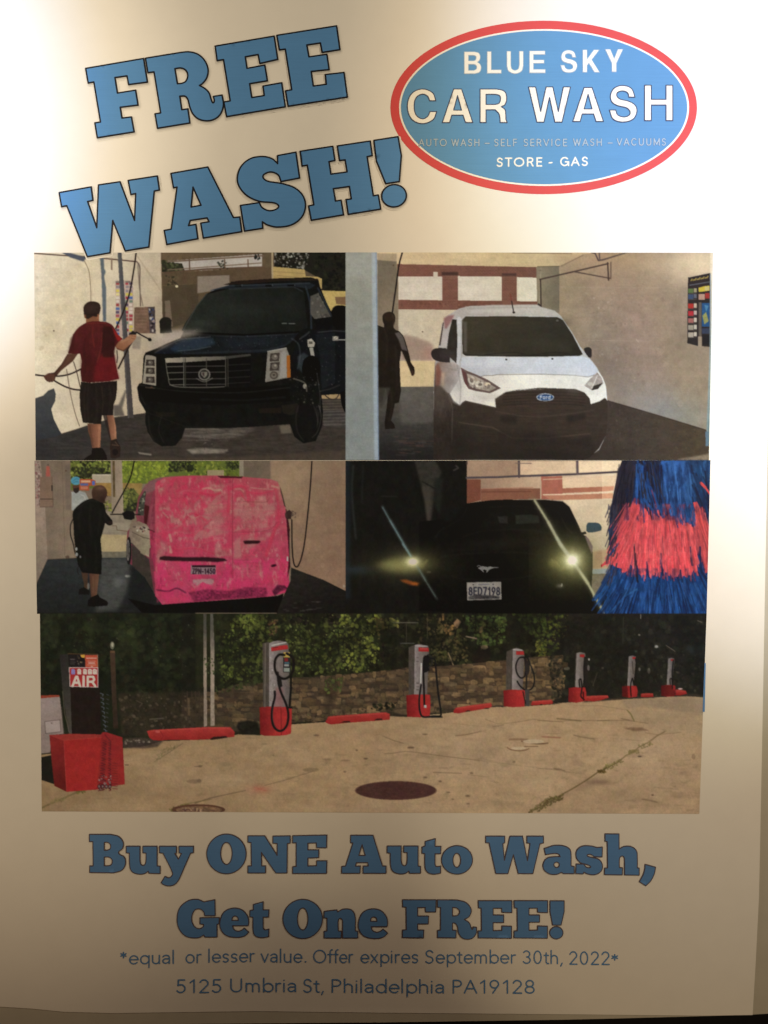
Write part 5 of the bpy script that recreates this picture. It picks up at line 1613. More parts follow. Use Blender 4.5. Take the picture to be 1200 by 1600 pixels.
poly([(676, 262), (760, 250), (800, 300), (770, 410), (676, 410)], (70, 72, 38)); blobs([(680, 240), (790, 250), (770, 410), (680, 410)], [(84, 88, 42), (40, 44, 26), (104, 104, 50)], 140, 5, 14, seed=47)
blobs([(540, 330), (620, 330), (620, 420), (540, 420)], [(90, 94, 44), (120, 116, 56), (60, 60, 34)], 60, 5, 12, seed=48)
blobs([(710, 370), (780, 350), (790, 410), (700, 410)], [(32, 34, 24)], 40, 6, 14, seed=49)
own()
poly([(498, 410), (740, 410), (740, 600), (498, 600)], (120, 108, 90), tex=.08)
poly([(505, 480), (720, 500), (715, 560), (505, 560)], (128, 116, 96)); line([(600, 515), (632, 515), (636, 545), (720, 556)], 5, (92, 74, 56))
poly([(505, 576), (712, 582), (712, 705), (505, 705)], (152, 134, 98), soft=.4, tex=.04)
poly([(505, 702), (712, 700), (715, 748), (505, 750)], (98, 90, 74), tex=.12)
own('C', 'utility_pole')
poly([(590, 40), (672, 40), (684, 424), (600, 424)], ((124, 108, 90), (140, 124, 102), (600, 200), (680, 200))); line([(612, 44), (616, 300)], 16, (84, 68, 44), tex=.2)
own('C', 'floor')
poly([(50, 945), (135, 758), (330, 746), (730, 744), (1200, 900), (1200, 1200), (40, 1200)], ((38, 40, 39), (28, 28, 26), (300, 780), (300, 1150)), tex=.12, tsc=(4, 8))
poly([(520, 752), (712, 750), (745, 860), (700, 1000), (640, 1120), (480, 1140), (505, 900)], (66, 65, 60), alpha=.8, soft=3, tex=.15, tsc=(3, 7))
poly([(610, 880), (700, 900), (660, 960), (620, 950)], (96, 96, 92), alpha=.5, soft=3); ell(715, 878, 22, 9, (136, 132, 120), alpha=.8, soft=.6)
poly([(730, 800), (900, 900), (900, 1150), (720, 1100)], (24, 24, 22), alpha=.8, soft=3)
poly([(40, 1142), (1200, 1140), (1200, 1200), (40, 1200)], (24, 22, 18), soft=1)
own('C', 'plaster_wall')
poly([(40, 40), (90, 40), (120, 400), (135, 750), (50, 935), (40, 940)], ((136, 118, 100), (112, 98, 82), (60, 400), (100, 850)), tex=.06)
own('C', 'pillar')
poly([(84, 40), (300, 40), (304, 400), (330, 745), (138, 754), (120, 400)], ((104, 90, 74), (114, 98, 80), (110, 300), (290, 300)), tex=.05, tsc=(30, 10))
line([(240, 44), (262, 740)], 4, (90, 76, 62), alpha=.7); poly([(262, 80), (300, 60), (304, 400), (268, 400)], (92, 80, 68), alpha=.6, soft=1); ell(268, 118, 8, 5, (80, 60, 46)); ell(280, 740, 14, 12, (60, 40, 34), alpha=.6)
line([(138, 756), (330, 748)], 5, (70, 56, 46), alpha=.7)
own()
poly([(45, 46), (72, 46), (92, 160), (86, 380), (52, 380)], (140, 118, 104)); blobs([(48, 50), (78, 50), (92, 160), (84, 370), (52, 370)], [(160, 140, 126), (110, 84, 74), (130, 80, 76), (90, 76, 66)], 60, 5, 12, seed=50)
own('C', 'wall_box')
poly([(82, 162), (168, 160), (176, 378), (80, 380)], (112, 90, 72)); line([(82, 322), (176, 322)], 6, (60, 48, 40)); line([(168, 160), (176, 378), (80, 380)], 4, (84, 64, 52)); rect(164, 222, 174, 262, (40, 32, 28))
own('C', 'bottle')
poly([(128, 86), (150, 86), (156, 158), (124, 160)], (176, 92, 76), soft=.4); ell(140, 75, 6, 6, (70, 60, 50))
own('C', 'person', "printed bearded man in a blue turban standing behind")
poly([(308, 272), (360, 262), (408, 274), (436, 330), (340, 400), (310, 404)], (136, 136, 126), tex=.08)
poly([(314, 222), (366, 220), (366, 262), (345, 280), (322, 264)], (78, 52, 38)); poly([(322, 244), (364, 240), (360, 272), (340, 282), (324, 268)], (40, 32, 26))
ell(340, 190, 36, 30, (72, 126, 140)); line([(312, 196), (340, 176), (370, 180)], 4, (48, 96, 112)); line([(310, 210), (345, 196), (372, 200)], 4, (50, 98, 114))
line([(372, 290), (400, 300), (412, 330)], 5, (160, 158, 146))
own('C', 'hanging_sign')
poly([(368, 178), (455, 178), (482, 190), (482, 226), (436, 226), (436, 262), (364, 256)], (176, 84, 50)); rect(376, 188, 446, 202, (206, 170, 130), alpha=.8); rect(372, 208, 430, 226, (80, 86, 120)); rect(376, 230, 428, 252, (196, 120, 90)); rect(456, 192, 478, 222, (70, 88, 140))
# van side
own('C', 'van')
poly([(705, 640), (712, 560), (740, 510), (782, 478), (770, 430), (790, 310), (830, 240), (870, 195), (940, 168), (1050, 158), (1215, 158), (1215, 1060), (1000, 1055), (930, 1035), (905, 1000), (840, 890), (745, 800), (718, 780)], ((122, 62, 66), (104, 46, 56), (900, 250), (980, 900)), tex=.12, tsc=(10, 6))
poly([(830, 240), (870, 195), (940, 168), (1050, 160), (1060, 200), (900, 262), (830, 290)], (118, 80, 78), soft=1)
poly([(784, 440), (800, 320), (836, 262), (846, 270), (836, 360), (830, 440)], (56, 54, 46)); blobs([(790, 420), (806, 320), (838, 272), (832, 400)], [(110, 106, 84), (40, 42, 34), (150, 148, 120)], 26, 5, 12, seed=51, alpha=.7)
poly([(835, 360), (872, 375), (850, 520), (830, 490)], (60, 22, 24), soft=.5)
poly([(732, 500), (790, 480), (850, 505), (900, 590), (895, 650), (870, 680), (868, 744), (800, 700), (742, 640), (716, 610)], ((108, 92, 76), (132, 118, 94), (740, 560), (860, 620)), tex=.12, tsc=5)
poly([(760, 520), (860, 520), (900, 600), (820, 575)], (140, 124, 104), alpha=.8, soft=.8); line([(745, 560), (830, 600), (885, 612)], 5, (76, 62, 52)); blobs([(755, 520), (850, 525), (840, 560), (770, 550)], [(50, 40, 36), (150, 80, 70), (170, 160, 140)], 18, 4, 9, seed=52)
line([(742, 640), (800, 700), (868, 760)], 7, (60, 50, 44)); poly([(742, 650), (868, 760), (905, 1000), (840, 890), (745, 800)], (52, 44, 38), tex=.15); poly([(800, 680), (840, 690), (838, 730), (806, 712)], (120, 106, 84), alpha=.8)
poly([(872, 376), (900, 260), (1040, 215), (1020, 330), (985, 570), (872, 540)], (132, 54, 66), tex=.08); poly([(872, 545), (985, 575), (980, 880), (915, 860), (880, 700)], ((134, 48, 62), (150, 44, 74), (900, 600), (940, 850)), tex=.15, tsc=(8, 4))
line([(924, 262), (900, 380), (872, 520)], 4, (90, 36, 42)); line([(862, 540), (950, 575)], 7, (30, 14, 16)); line([(880, 490), (970, 510)], 3, (90, 36, 44))
line([(985, 560), (975, 700), (975, 860)], 4, (84, 30, 40))
poly([(1008, 262), (1044, 240), (1042, 330), (1018, 500), (990, 540), (1000, 400)], (46, 20, 22)); poly([(1000, 540), (1040, 560), (1036, 800), (1050, 950), (1010, 900), (965, 850)], (72, 24, 34), soft=.6, tex=.2)
poly([(905, 840), (960, 860), (1020, 930), (1055, 1050), (950, 1046), (915, 1000)], (172, 48, 82), tex=.15, tsc=4); foam([(872, 545), (985, 575), (1055, 1050), (915, 1000), (880, 700)], (190, 60, 88), 40, .1, .6, 320); foam([(872, 376), (1040, 215), (985, 570), (872, 540)], (150, 78, 84), 50, .1, .5, 321)
own('C', 'wheel')
ell(722, 695, 19, 102, (26, 24, 22)); ell(716, 690, 10, 78, (110, 102, 92)); ell(716, 690, 6, 60, (56, 50, 46))
own('C', 'side_mirror')
poly([(673, 424), (700, 406), (748, 408), (764, 425), (764, 462), (740, 474), (690, 466)], (19, 17, 15))
# rear doors under foam
crop(*K2)
own('C', 'van')
poly([(-212, 200), (-150, 160), (0, 148), (220, 146), (400, 154), (590, 172), (640, 190), (662, 250), (690, 350), (712, 480), (722, 700), (718, 860), (716, 920), (690, 960), (620, 980), (540, 992), (400, 1000), (0, 1030), (-160, 1046), (-212, 980)],
     ((170, 74, 82), (176, 62, 88), (200, 300), (200, 950)), tex=.06, tsc=(10, 14))
FACE = [(-205, 200), (-150, 165), (0, 152), (220, 150), (590, 176), (640, 195), (690, 360), (712, 480), (718, 860), (690, 955), (400, 995), (0, 1020), (-160, 1040), (-205, 980)]
PALE, MIDP, HOT = (166, 112, 102), (170, 76, 84), (186, 54, 78)
foam([(-200, 230), (320, 200), (322, 700), (-200, 760)], PALE, 120, -.02, .75, 301, .25, 1.3)
foam([(335, 300), (622, 285), (620, 500), (335, 530)], PALE, 200, -.45, .8, 302, .3, 2.0)
foam([(335, 560), (600, 540), (560, 720), (335, 730)], PALE, 130, -.15, .75, 303, .25, 1.6)
foam([(345, 765), (525, 765), (528, 862), (345, 866)], PALE, 200, -.6, .7, 304, .3, 2.0)
foam([(60, 300), (318, 280), (322, 540), (60, 600)], PALE, 180, -.3, .7, 305, .3, 1.6)
foam(FACE, HOT, 80, .12, .6, 306, .5, .55)
foam([(-200, 180), (310, 160), (120, 420), (-200, 560)], HOT, 50, .1, .75, 307, .3, .7)
foam([(-200, 560), (60, 480), (180, 520), (-100, 760)], HOT, 44, .1, .7, 308, .3, .7)
foam([(-200, 740), (720, 720), (720, 960), (-200, 1030)], (196, 54, 92), 60, -.05, .7, 309, .4, .6)
foam(FACE, (188, 132, 120), 40, .42, .5, 310, .3, .5)
foam(FACE, (130, 40, 56), 36, .5, .4, 311, .4, .5)
for k in range(150):
    x = -195 + rr.random() * 900
    y = 200 + rr.random() * 640
    L = 40 + rr.random() * 110
    line([(x, y), (x + rr.random() * 8 - 4, y + L * .5), (x + rr.random() * 10 - 5, y + L)], 3 + 5 * rr.random(), ((190, 62, 84), (172, 118, 108), (178, 80, 88), (160, 66, 76))[k % 4], alpha=.28, soft=.8, sm=True, w1=1.5)
for k in range(60):
    x = -190 + rr.random() * 880
    y = 200 + rr.random() * 420
    line([(x, y + 14), (x + 50, y - 4), (x + 110, y + 6), (x + 160, y - 8)], 4 + 6 * rr.random(), ((188, 60, 82), (176, 126, 114), (182, 84, 92))[k % 3], alpha=.5, soft=.8, sm=True, w1=2)
for k in range(34):
    y = 325 + k * 6
    x0 = 345 + rr.random() * 90
    line([(x0, y + 8 + 6 * rr.random()), (x0 + 90, y - 2), (590 - rr.random() * 120, y - 6 + 8 * rr.random())], 2.5, (178, 84, 84) if k % 2 else (138, 86, 76), alpha=.45, sm=True, soft=.3)
for k in range(46):
    x = 70 + rr.random() * 220
    y = 320 + rr.random() * 260
    line([(x, y), (x + 30, y - 12 - 10 * rr.random()), (x + 50 + 60 * rr.random(), y - 22)], 2.5, (186, 96, 92) if k % 2 else (140, 84, 76), alpha=.4, soft=.3, sm=True)
for k in range(26):
    y = 600 + k * 11
    x0 = 345 + rr.random() * 60
    line([(x0, y + 4), (x0 + 100, y - 2), (560 - rr.random() * 80, y + 3)], 2.5, (182, 92, 92) if k % 2 else (146, 84, 80), alpha=.4, sm=True, soft=.3)
for l, w in (([(300, 225), (304, 300), (298, 400)], 22), ([(312, 240), (360, 218), (410, 226), (430, 262), (436, 325)], 18), ([(345, 320), (352, 280), (376, 262), (400, 292), (420, 318)], 11),
             ([(100, 262), (180, 280), (240, 268)], 20), ([(60, 330), (100, 300), (120, 350)], 14), ([(-20, 470), (40, 410), (100, 430), (140, 460)], 14), ([(60, 560), (120, 500), (180, 450)], 9),
             ([(440, 262), (520, 270), (610, 250)], 16), ([(622, 230), (645, 330), (645, 450), (605, 560), (560, 700)], 22), ([(350, 230), (400, 200), (440, 230)], 7),
             ([(0, 600), (120, 610), (260, 590)], 7), ([(-120, 620), (-60, 660), (60, 650), (200, 690)], 11)):
    line(l, w, (184, 50, 72), alpha=.8, soft=.8, sm=True)
    line([(p[0] + 3, p[1] - w * .45) for p in l], 2.5, (188, 128, 116), alpha=.4, soft=.3, sm=True)
for l, w in (([(120, 240), (160, 234), (200, 248), (240, 246)], 12), ([(450, 230), (520, 238), (610, 244)], 6), ([(340, 240), (380, 240), (404, 262)], 6), ([(15, 420), (60, 440), (100, 428)], 6), ([(600, 220), (640, 230)], 14),
             ([(-110, 560), (-100, 600)], 20), ([(-110, 640), (-100, 680)], 18), ([(-160, 400), (-120, 440)], 8)):
    line(l, w, (176, 134, 114), alpha=.75, soft=.6, sm=True)
line([(580, 300), (560, 330), (480, 330), (400, 326)], 4, (120, 60, 58), alpha=.6, sm=True)
line([(328, 170), (325, 400), (328, 860)], 4, (130, 44, 58), alpha=.8)
line([(330, 540), (560, 530), (640, 470)], 4, (120, 56, 58), alpha=.6, sm=True); line([(340, 745), (500, 742)], 5, (200, 60, 100), alpha=.6)
poly([(50, 868), (200, 862), (190, 905), (150, 900), (120, 885), (80, 912), (52, 900)], (150, 118, 112), alpha=.85, soft=.7)
poly([(220, 150), (300, 150), (400, 154), (390, 166), (240, 164)], (70, 26, 32))
line([(440, 700), (455, 690), (450, 670), (475, 655), (460, 690), (480, 700)], 8, (200, 66, 92), alpha=.7, sm=True)
ell(612, 772, 20, 9, (50, 16, 26), rot=-.2); ell(636, 700, 8, 14, (170, 110, 110), alpha=.7)
poly([(20, 960), (150, 935), (300, 950), (420, 925), (560, 925), (570, 960), (560, 990), (400, 998), (60, 1022)], (118, 36, 60), soft=1.2, tex=.4, tsc=3)
poly([(600, 950), (640, 905), (690, 910), (712, 935), (660, 950), (620, 985)], (84, 28, 46), soft=.5, tex=.3, tsc=3)
line([(-200, 940), (-120, 950), (-60, 930), (0, 960)], 9, (60, 20, 36), alpha=.8, soft=.4, sm=True)
for k in range(40):
    x = -190 + rr.random() * 900
    y = 860 + rr.random() * 110
    line([(x, y), (x + 10 + 20 * rr.random(), y + 6 - 12 * rr.random())], 4 + 5 * rr.random(), (196, 58, 96) if k % 3 else (140, 36, 62), alpha=.5, soft=.4)
own('C', 'door_handle')
poly([(400, 602), (420, 598), (512, 598), (522, 606), (505, 620), (410, 622)], (44, 18, 22), soft=.3)
own('C', 'trim_bar')
poly([(-178, 712), (-150, 705), (0, 714), (120, 712), (200, 716), (270, 722), (290, 738), (220, 748), (120, 742), (0, 742), (-140, 738), (-182, 730)], (42, 20, 24), soft=.4)
own('C', 'license_plate')
poly([(38, 768), (212, 770), (208, 834), (36, 832)], (124, 100, 100)); rect(44, 768, 208, 784, (44, 22, 28)); words("ZPN-1450", 50, 204, 828, 34, 7, (46, 26, 34))
own('C', 'van_tail_edge')
poly([(655, 205), (664, 230), (694, 366), (686, 360), (660, 260)], (30, 20, 18)); poly([(694, 380), (712, 384), (724, 450), (722, 700), (728, 780), (706, 860), (718, 700)], (58, 22, 26), tex=.3, tsc=3); rect(702, 708, 714, 742, (160, 150, 140))
own()
poly([(-212, 1046), (0, 1030), (400, 1002), (640, 982), (680, 965), (670, 1040), (640, 1100), (-300, 1100), (-400, 1000)], (15, 13, 11))
ell(715, 420, 24, 36, (52, 34, 30), tex=.3, tsc=2)
# right bay wall
own('C', 'pillar')
poly([(374, 40), (404, 40), (404, 153), (374, 150)], (124, 112, 92)); poly([(403, 40), (592, 40), (594, 172), (403, 156)], (96, 82, 66), tex=.05)
line([(590, 44), (594, 172)], 8, (120, 98, 80))
own('C', 'plaster_wall')
poly([(594, 40), (1120, 40), (1118, 950), (735, 790), (724, 520), (700, 370), (662, 235), (640, 188), (596, 172)], ((130, 106, 82), (128, 100, 78), (700, 200), (1050, 700)), tex=.06, tsc=(24, 20))
glow(740, 180, 130, 160, (146, 120, 92), .6); glow(1050, 420, 120, 300, (118, 92, 70), .5)
blobs([(760, 300), (1100, 300), (1100, 900), (800, 760)], [(108, 86, 66), (146, 118, 92)], 160, 4, 20, alpha=.16, seed=55)
own('C', 'floor')
poly([(733, 785), (800, 812), (960, 872), (1120, 952), (1120, 1110), (630, 1110), (690, 960), (728, 880)], ((34, 30, 26), (24, 21, 18), (800, 850), (900, 1080)), tex=.15, tsc=(3, 8))
for k in range(14):
    x = 680 + rr.random() * 250; y = 1015 + rr.random() * 75
    line([(x, y), (x + 10 + rr.random() * 30, y)], 4, (96, 90, 82), alpha=.45, soft=.3)
ell(1100, 915, 8, 10, (150, 140, 120), alpha=.6)
own('C', 'hose')
line([(877, 48), (868, 200), (852, 380), (828, 600), (806, 710), (784, 770), (766, 780), (750, 748), (740, 640), (738, 455)], 9, (22, 17, 15), sm=True)
poly([(704, 395), (722, 384), (740, 404), (732, 450), (708, 450)], (50, 34, 30)); blobs([(730, 390), (770, 400), (765, 440), (735, 430)], [(70, 54, 46)], 22, 3, 8, seed=56, alpha=.6)
# man in black
crop(*K1)
own('C', 'hose')
line([(762, 46), (735, 160), (700, 240), (640, 350), (602, 420)], 9, (20, 17, 15), sm=True)
line([(324, 458), (302, 510), (302, 580), (320, 640), (332, 700), (346, 738)], 7, (24, 20, 18), sm=True); line([(346, 738), (368, 780), (352, 830), (360, 866)], 6, (30, 26, 24), sm=True)
own('C', 'person', "printed man in black shorts and T-shirt bending over the hose")
poly([(378, 846), (428, 856), (424, 920), (428, 968), (402, 972), (398, 930)], (60, 43, 32)); poly([(436, 858), (508, 864), (500, 940), (490, 1020), (452, 1040), (444, 960)], ((72, 48, 36), (98, 68, 50), (440, 930), (505, 930)))
poly([(364, 972), (398, 956), (440, 985), (436, 1012), (358, 1008)], (20, 17, 15)); poly([(428, 1050), (448, 1030), (500, 1008), (512, 1030), (562, 1056), (574, 1072), (566, 1090), (470, 1098), (424, 1094)], (18, 15, 13))
poly([(318, 420, 1), (340, 384, 1), (400, 336, 1), (460, 318, 1), (505, 328), (540, 356, 1), (558, 420), (604, 478), (606, 504), (588, 514), (566, 508), (552, 492), (536, 552), (518, 612), (528, 730), (524, 866), (440, 858), (384, 852), (354, 790), (336, 680), (326, 580), (322, 500)], (17, 16, 13), tex=.12)
poly([(455, 270, 1), (468, 236, 1), (508, 221, 1), (545, 232, 1), (566, 268, 1), (562, 300, 1), (552, 322), (548, 352), (520, 346), (460, 318)], ((70, 48, 36), (44, 31, 24), (500, 235), (520, 330)))
ell(482, 290, 10, 15, (60, 40, 30)); line([(552, 290), (566, 300)], 7, (60, 42, 32)); ell(430, 950, 9, 24, (120, 112, 100), alpha=.6)
ell(590, 494, 16, 14, (34, 24, 20))
ell(344, 682, 8, 12, (150, 150, 144), alpha=.8); ell(346, 722, 9, 14, (140, 140, 134), alpha=.8); ell(372, 738, 6, 10, (120, 116, 110), alpha=.7)
own()
for l in ([(380, 380), (360, 460), (370, 560)], [(450, 360), (440, 470), (452, 600)], [(520, 400), (510, 500), (500, 580)], [(400, 640), (404, 740), (410, 830)], [(480, 640), (486, 740), (484, 850)], [(545, 420), (560, 470), (590, 498)]):
    line(l, 9, (32, 29, 24), alpha=.6, soft=1.4, sm=True, nid=True)
line([(350, 392), (400, 352), (450, 332), (500, 342)], 5, (44, 42, 36), alpha=.6, soft=.8, sm=True, nid=True); glow(512, 244, 30, 14, (104, 76, 58), .7)
line([(462, 880), (466, 940), (462, 1000)], 6, (118, 84, 62), alpha=.5, soft=.6, nid=True)
own('C', 'spray_wand')
line([(590, 432), (676, 432)], 8, (22, 18, 15)); line([(764, 434), (804, 434)], 7, (22, 18, 15))

# ================================================================ photo D: dark car and brush
clip(540, 719, 1115, 959.5)
own()
crop(*D1)
rect(30, 30, 2400, 1010, (22, 20, 16), tex=.12, tsc=(20, 10))
poly([(470, 40), (600, 40), (640, 110), (600, 200), (575, 420), (556, 452), (535, 300), (510, 190), (490, 110)], (46, 42, 35), soft=1.5, tex=.15)
poly([(520, 200), (570, 200), (570, 400), (555, 440), (540, 330)], (62, 56, 46), alpha=.8, soft=1.5)
poly([(590, 150), (650, 150), (630, 380), (600, 330)], (32, 32, 27), alpha=.8, soft=2)
line([(520, 170), (600, 215)], 6, (24, 22, 18), soft=.6)
line([(88, 70), (80, 250), (104, 525)], 12, (42, 43, 40), soft=1, sm=True, alpha=.7); line([(150, 70), (140, 300)], 8, (34, 34, 32), soft=1.2, alpha=.7); poly([(40, 45), (70, 45), (70, 900), (40, 900)], (28, 31, 33), alpha=.8, soft=2)
line([(715, 100), (745, 85), (730, 70)], 8, (58, 52, 46), soft=.5); ell(560, 506, 26, 8, (44, 42, 38), soft=.6); line([(260, 262), (360, 262)], 5, (36, 33, 30), soft=.5)
ell(790, 340, 8, 18, (44, 42, 38), soft=.6)
own('D', 'building')
dx = lambda x: (810 + x / (1200 / 310) - 530) * 4
dy = lambda y: y / (1200 / 310) * 4
Q = lambda pts: [(dx(p[0]), dy(p[1])) + tuple(p[2:]) for p in pts]
poly([(797, 38)] + Q([(640, 36), (600, 120), (570, 300), (560, 700), (545, 760), (440, 760), (400, 500), (300, 300)]) + [(1300, 295), (1200, 284), (800, 308)], ((152, 124, 100), (226, 204, 168), (900, 100), (1700, 200)))
poly([(800, 42), (1116, 42), (1110, 132), (800, 142)], (156, 128, 104)); poly(Q([(10, 42), (345, 42), (345, 108), (10, 124)]), ((206, 176, 142), (222, 196, 158), (1140, 90), (1480, 90))); poly(Q([(368, 42), (625, 42), (598, 98), (368, 108)]), (234, 208, 168))
line([(797, 146), (1000, 142), (1150, 134)] + Q([(10, 132), (340, 120), (598, 106)]), 13, (76, 66, 66)); line([(1123, 40), (1124, 140)], 15, (80, 68, 66)); line(Q([(355, 38), (357, 118)]), 15, (92, 78, 78)); line([(1100, 55), (1200, 56)], 5, (110, 92, 84)); line([(797, 40), (797, 60)], 10, (60, 50, 44))
poly([(798, 156), (885, 156), (885, 286), (798, 306)], (118, 70, 52)); brick_rows(800, 160, 885, 286, 12, 5, (146, 100, 82), .5)
poly([(886, 158), (1210, 150)] + Q([(130, 138), (130, 208)]) + [(1200, 216), (886, 220)], ((148, 120, 98), (196, 168, 136), (900, 190), (1300, 190)))
poly([(886, 216), (1200, 212)] + Q([(132, 206), (132, 268)]) + [(1000, 284), (886, 292)], (130, 86, 66)); line([(890, 235), (1200, 232)], 6, (100, 60, 46), alpha=.8)
line([(890, 216), (1210, 206)], 5, (166, 112, 90), alpha=.8)
poly(Q([(138, 134), (265, 132), (268, 268), (140, 272)]), (184, 112, 90), tex=.06); brick_rows(dx(140), dy(138), dx(266), dy(268), 12, 7, (206, 140, 114), .4)
poly(Q([(268, 140), (590, 128), (580, 196), (268, 206)]), (222, 194, 156)); poly(Q([(268, 205), (578, 192), (574, 222), (268, 234)]), ((176, 112, 86), (190, 126, 96), (1400, 220), (1600, 215))); line(Q([(150, 152), (590, 132)]), 6, (216, 186, 152), alpha=.8)
line(Q([(150, 244), (400, 240), (574, 222)]), 7, (230, 204, 168)); poly(Q([(150, 250), (572, 234), (570, 266), (400, 272), (200, 276)]), (196, 136, 104)); 
poly(Q([(262, 278), (570, 268), (555, 420), (548, 620), (545, 700), (440, 700), (450, 560), (380, 470), (330, 340)]), ((212, 192, 156), (206, 186, 150), (1400, 350), (1500, 600)), soft=.4)
poly(Q([(448, 590), (548, 570), (548, 692), (446, 695)]), (196, 154, 118), soft=1.5); poly(Q([(444, 694), (548, 690), (546, 720), (444, 724)]), (158, 164, 160)); poly(Q([(444, 722), (550, 720), (520, 800), (470, 880), (444, 860)]), (116, 104, 84), tex=.15)
own('D', 'car')
poly([(700, 400), (797, 306), (850, 298), (950, 286), (1050, 282), (1120, 284)] + Q([(0, 275), (150, 274), (268, 285), (308, 318), (335, 380), (362, 442), (384, 484), (410, 494), (440, 545), (450, 600), (448, 700), (442, 800), (452, 880), (480, 975), (0, 975)]) + [(500, 975), (500, 420)], (17, 15, 12), tex=.1)
poly([(990, 388), (1052, 386), (1052, 432), (1000, 428)], (56, 56, 50), soft=.6, tex=.2, tsc=2); poly([(1100, 380), (1200, 376)] + Q([(124, 372), (126, 414), (0, 420)]) + [(1105, 434)], ((52, 58, 48), (40, 50, 40), (1110, 400), (1500, 400)), soft=.6, tex=.15)
poly(Q([(400, 488), (425, 510), (450, 556), (444, 604), (418, 540)]), (116, 92, 96), soft=.6)
line([(700, 600), (1000, 596)], 10, (24, 21, 17), soft=2); poly([(640, 330), (780, 330), (700, 420), (660, 420)], (22, 21, 18), soft=2)
poly([(1010, 470), (1300, 470), (1350, 560), (1010, 580)], (22, 19, 15), soft=3)
own('D', 'side_mirror')
poly(Q([(370, 474), (405, 466), (412, 480), (380, 490)]), (24, 22, 20)); poly(Q([(411, 430), (420, 414, 1), (450, 412, 1), (484, 416, 1), (500, 432, 1), (502, 456, 1), (480, 466, 1), (426, 473, 1), (411, 462)]), (54, 70, 76))
own('D', 'emblem', "printed galloping horse emblem on the dark car's nose")
hc = (112, 108, 102)
poly([(880, 704), (896, 698), (925, 704), (945, 700), (958, 704), (992, 704), (965, 710), (948, 716), (936, 722), (926, 736), (918, 740), (922, 726), (912, 720), (898, 722), (906, 738), (898, 734), (886, 722), (866, 710)], hc)
line([(890, 702), (872, 694), (862, 700)], 4, hc); line([(950, 704), (980, 708), (995, 706)], 3, hc)
own('D', 'license_plate')
poly([(798, 800), (1011, 796), (1014, 906), (800, 912)], (132, 125, 114), tex=.04)
words("8ED7198", 812, 1002, 878, 46, 9, (46, 44, 50)); line([(870, 814), (935, 812)], 6, (84, 80, 90), alpha=.7); ell(838, 814, 4, 4, (50, 46, 44)); ell(962, 812, 4, 4, (50, 46, 44))
poly([(806, 890), (850, 876), (950, 880), (1005, 888), (1000, 902), (810, 906)], (58, 54, 52), soft=.6, tex=.4, tsc=3)
crop(*D1)
line(Q([(0, 274), (150, 273), (268, 284), (308, 317), (335, 380), (364, 446)]), 4, (46, 46, 42), alpha=.7, soft=.5, nid=True)
line([(930, 330), (1100, 322)] + Q([(120, 330), (230, 345), (290, 440), (330, 480)]), 5, (36, 35, 30), alpha=.8, soft=.8, nid=True, sm=True)
poly([(850, 470), (950, 340), (1150, 330)] + Q([(200, 350), (270, 440), (150, 470)]), (26, 24, 20), alpha=.6, soft=4, nid=True)
line([(760, 520), (900, 480), (1150, 470)] + Q([(200, 480), (360, 500)]), 5, (34, 32, 27), alpha=.7, soft=1.2, nid=True, sm=True)
line([(640, 640), (800, 620), (1100, 612), (1250, 630)], 4, (34, 31, 26), alpha=.8, soft=1, nid=True, sm=True); line([(700, 760), (800, 780), (1050, 780), (1200, 760)], 4, (32, 29, 24), alpha=.8, soft=1, nid=True, sm=True)
line([(600, 520), (640, 470), (760, 400), (800, 330)], 5, (34, 33, 29), alpha=.7, soft=1, nid=True, sm=True)
glow(960, 560, 180, 40, (30, 27, 22), .7)
own('D', 'headlight_glow')
glow(400, 692, 130, 42, (112, 106, 58), .85, 2.0, rot=-.05); poly([(230, 690), (330, 655), (450, 650), (520, 690), (500, 720), (400, 735), (280, 712)], (122, 116, 66), alpha=.55, soft=4)
poly([(486, 700), (552, 654), (558, 662), (520, 712)], (110, 108, 56), alpha=.8, soft=.8)
glow(458, 672, 34, 24, (196, 186, 130), .95, 2.2); glow(480, 650, 120, 60, (60, 56, 34), .5)
line([(270, 330), (318, 415), (450, 640)], 3, (104, 124, 122), alpha=.75, soft=.5, w1=10); line([(490, 700), (540, 790), (602, 890)], 8, (96, 108, 100), alpha=.75, soft=.4, w1=3)
line([(396, 560), (450, 640)], 9, (130, 160, 160), alpha=.6, soft=.5)
poly([(378, 784), (420, 782), (460, 796), (494, 808), (490, 820), (440, 812), (400, 798)], (150, 72, 30), alpha=.85, soft=1.2); glow(470, 806, 24, 10, (214, 110, 40), .7)
ell(560, 735, 14, 8, (54, 52, 40), soft=.6)
glow(110, 720, 90, 30, (38, 44, 48), .7)
crop(*D2)
glow(300, 640, 120, 100, (112, 108, 60), .8, 1.6); poly([(180, 640), (240, 620), (330, 640), (340, 690), (260, 700), (190, 670)], (128, 122, 66), alpha=.6, soft=3)
glow(325, 640, 52, 50, (226, 218, 160), .98, 2.2); glow(325, 640, 30, 28, (255, 252, 214), 1, 2.5)
for (x, y) in ((200, 645), (215, 650), (228, 660)):
    line([(x, y - 12), (x + 18, y + 12)], 4, (170, 164, 104), alpha=.6, soft=.3)
line([(98, 280), (180, 410), (250, 540), (310, 630)], 8, (150, 146, 116), alpha=.75, soft=.6, w1=22)
line([(230, 500), (310, 630)], 16, (186, 200, 184), alpha=.7, soft=.8)
line([(335, 655), (420, 780), (515, 955)], 20, (176, 172, 128), alpha=.8, soft=.6, w1=9)
glow(250, 794, 20, 12, (92, 90, 80), .9); ell(262, 790, 5, 10, (150, 146, 130), alpha=.8, rot=.3)
glow(370, 700, 60, 60, (90, 88, 50), .5)
glow(315, 645, 230, 170, (84, 82, 50), .4, 1.5)
glow(325, 640, 130, 105, (140, 136, 84), .45, 1.4)
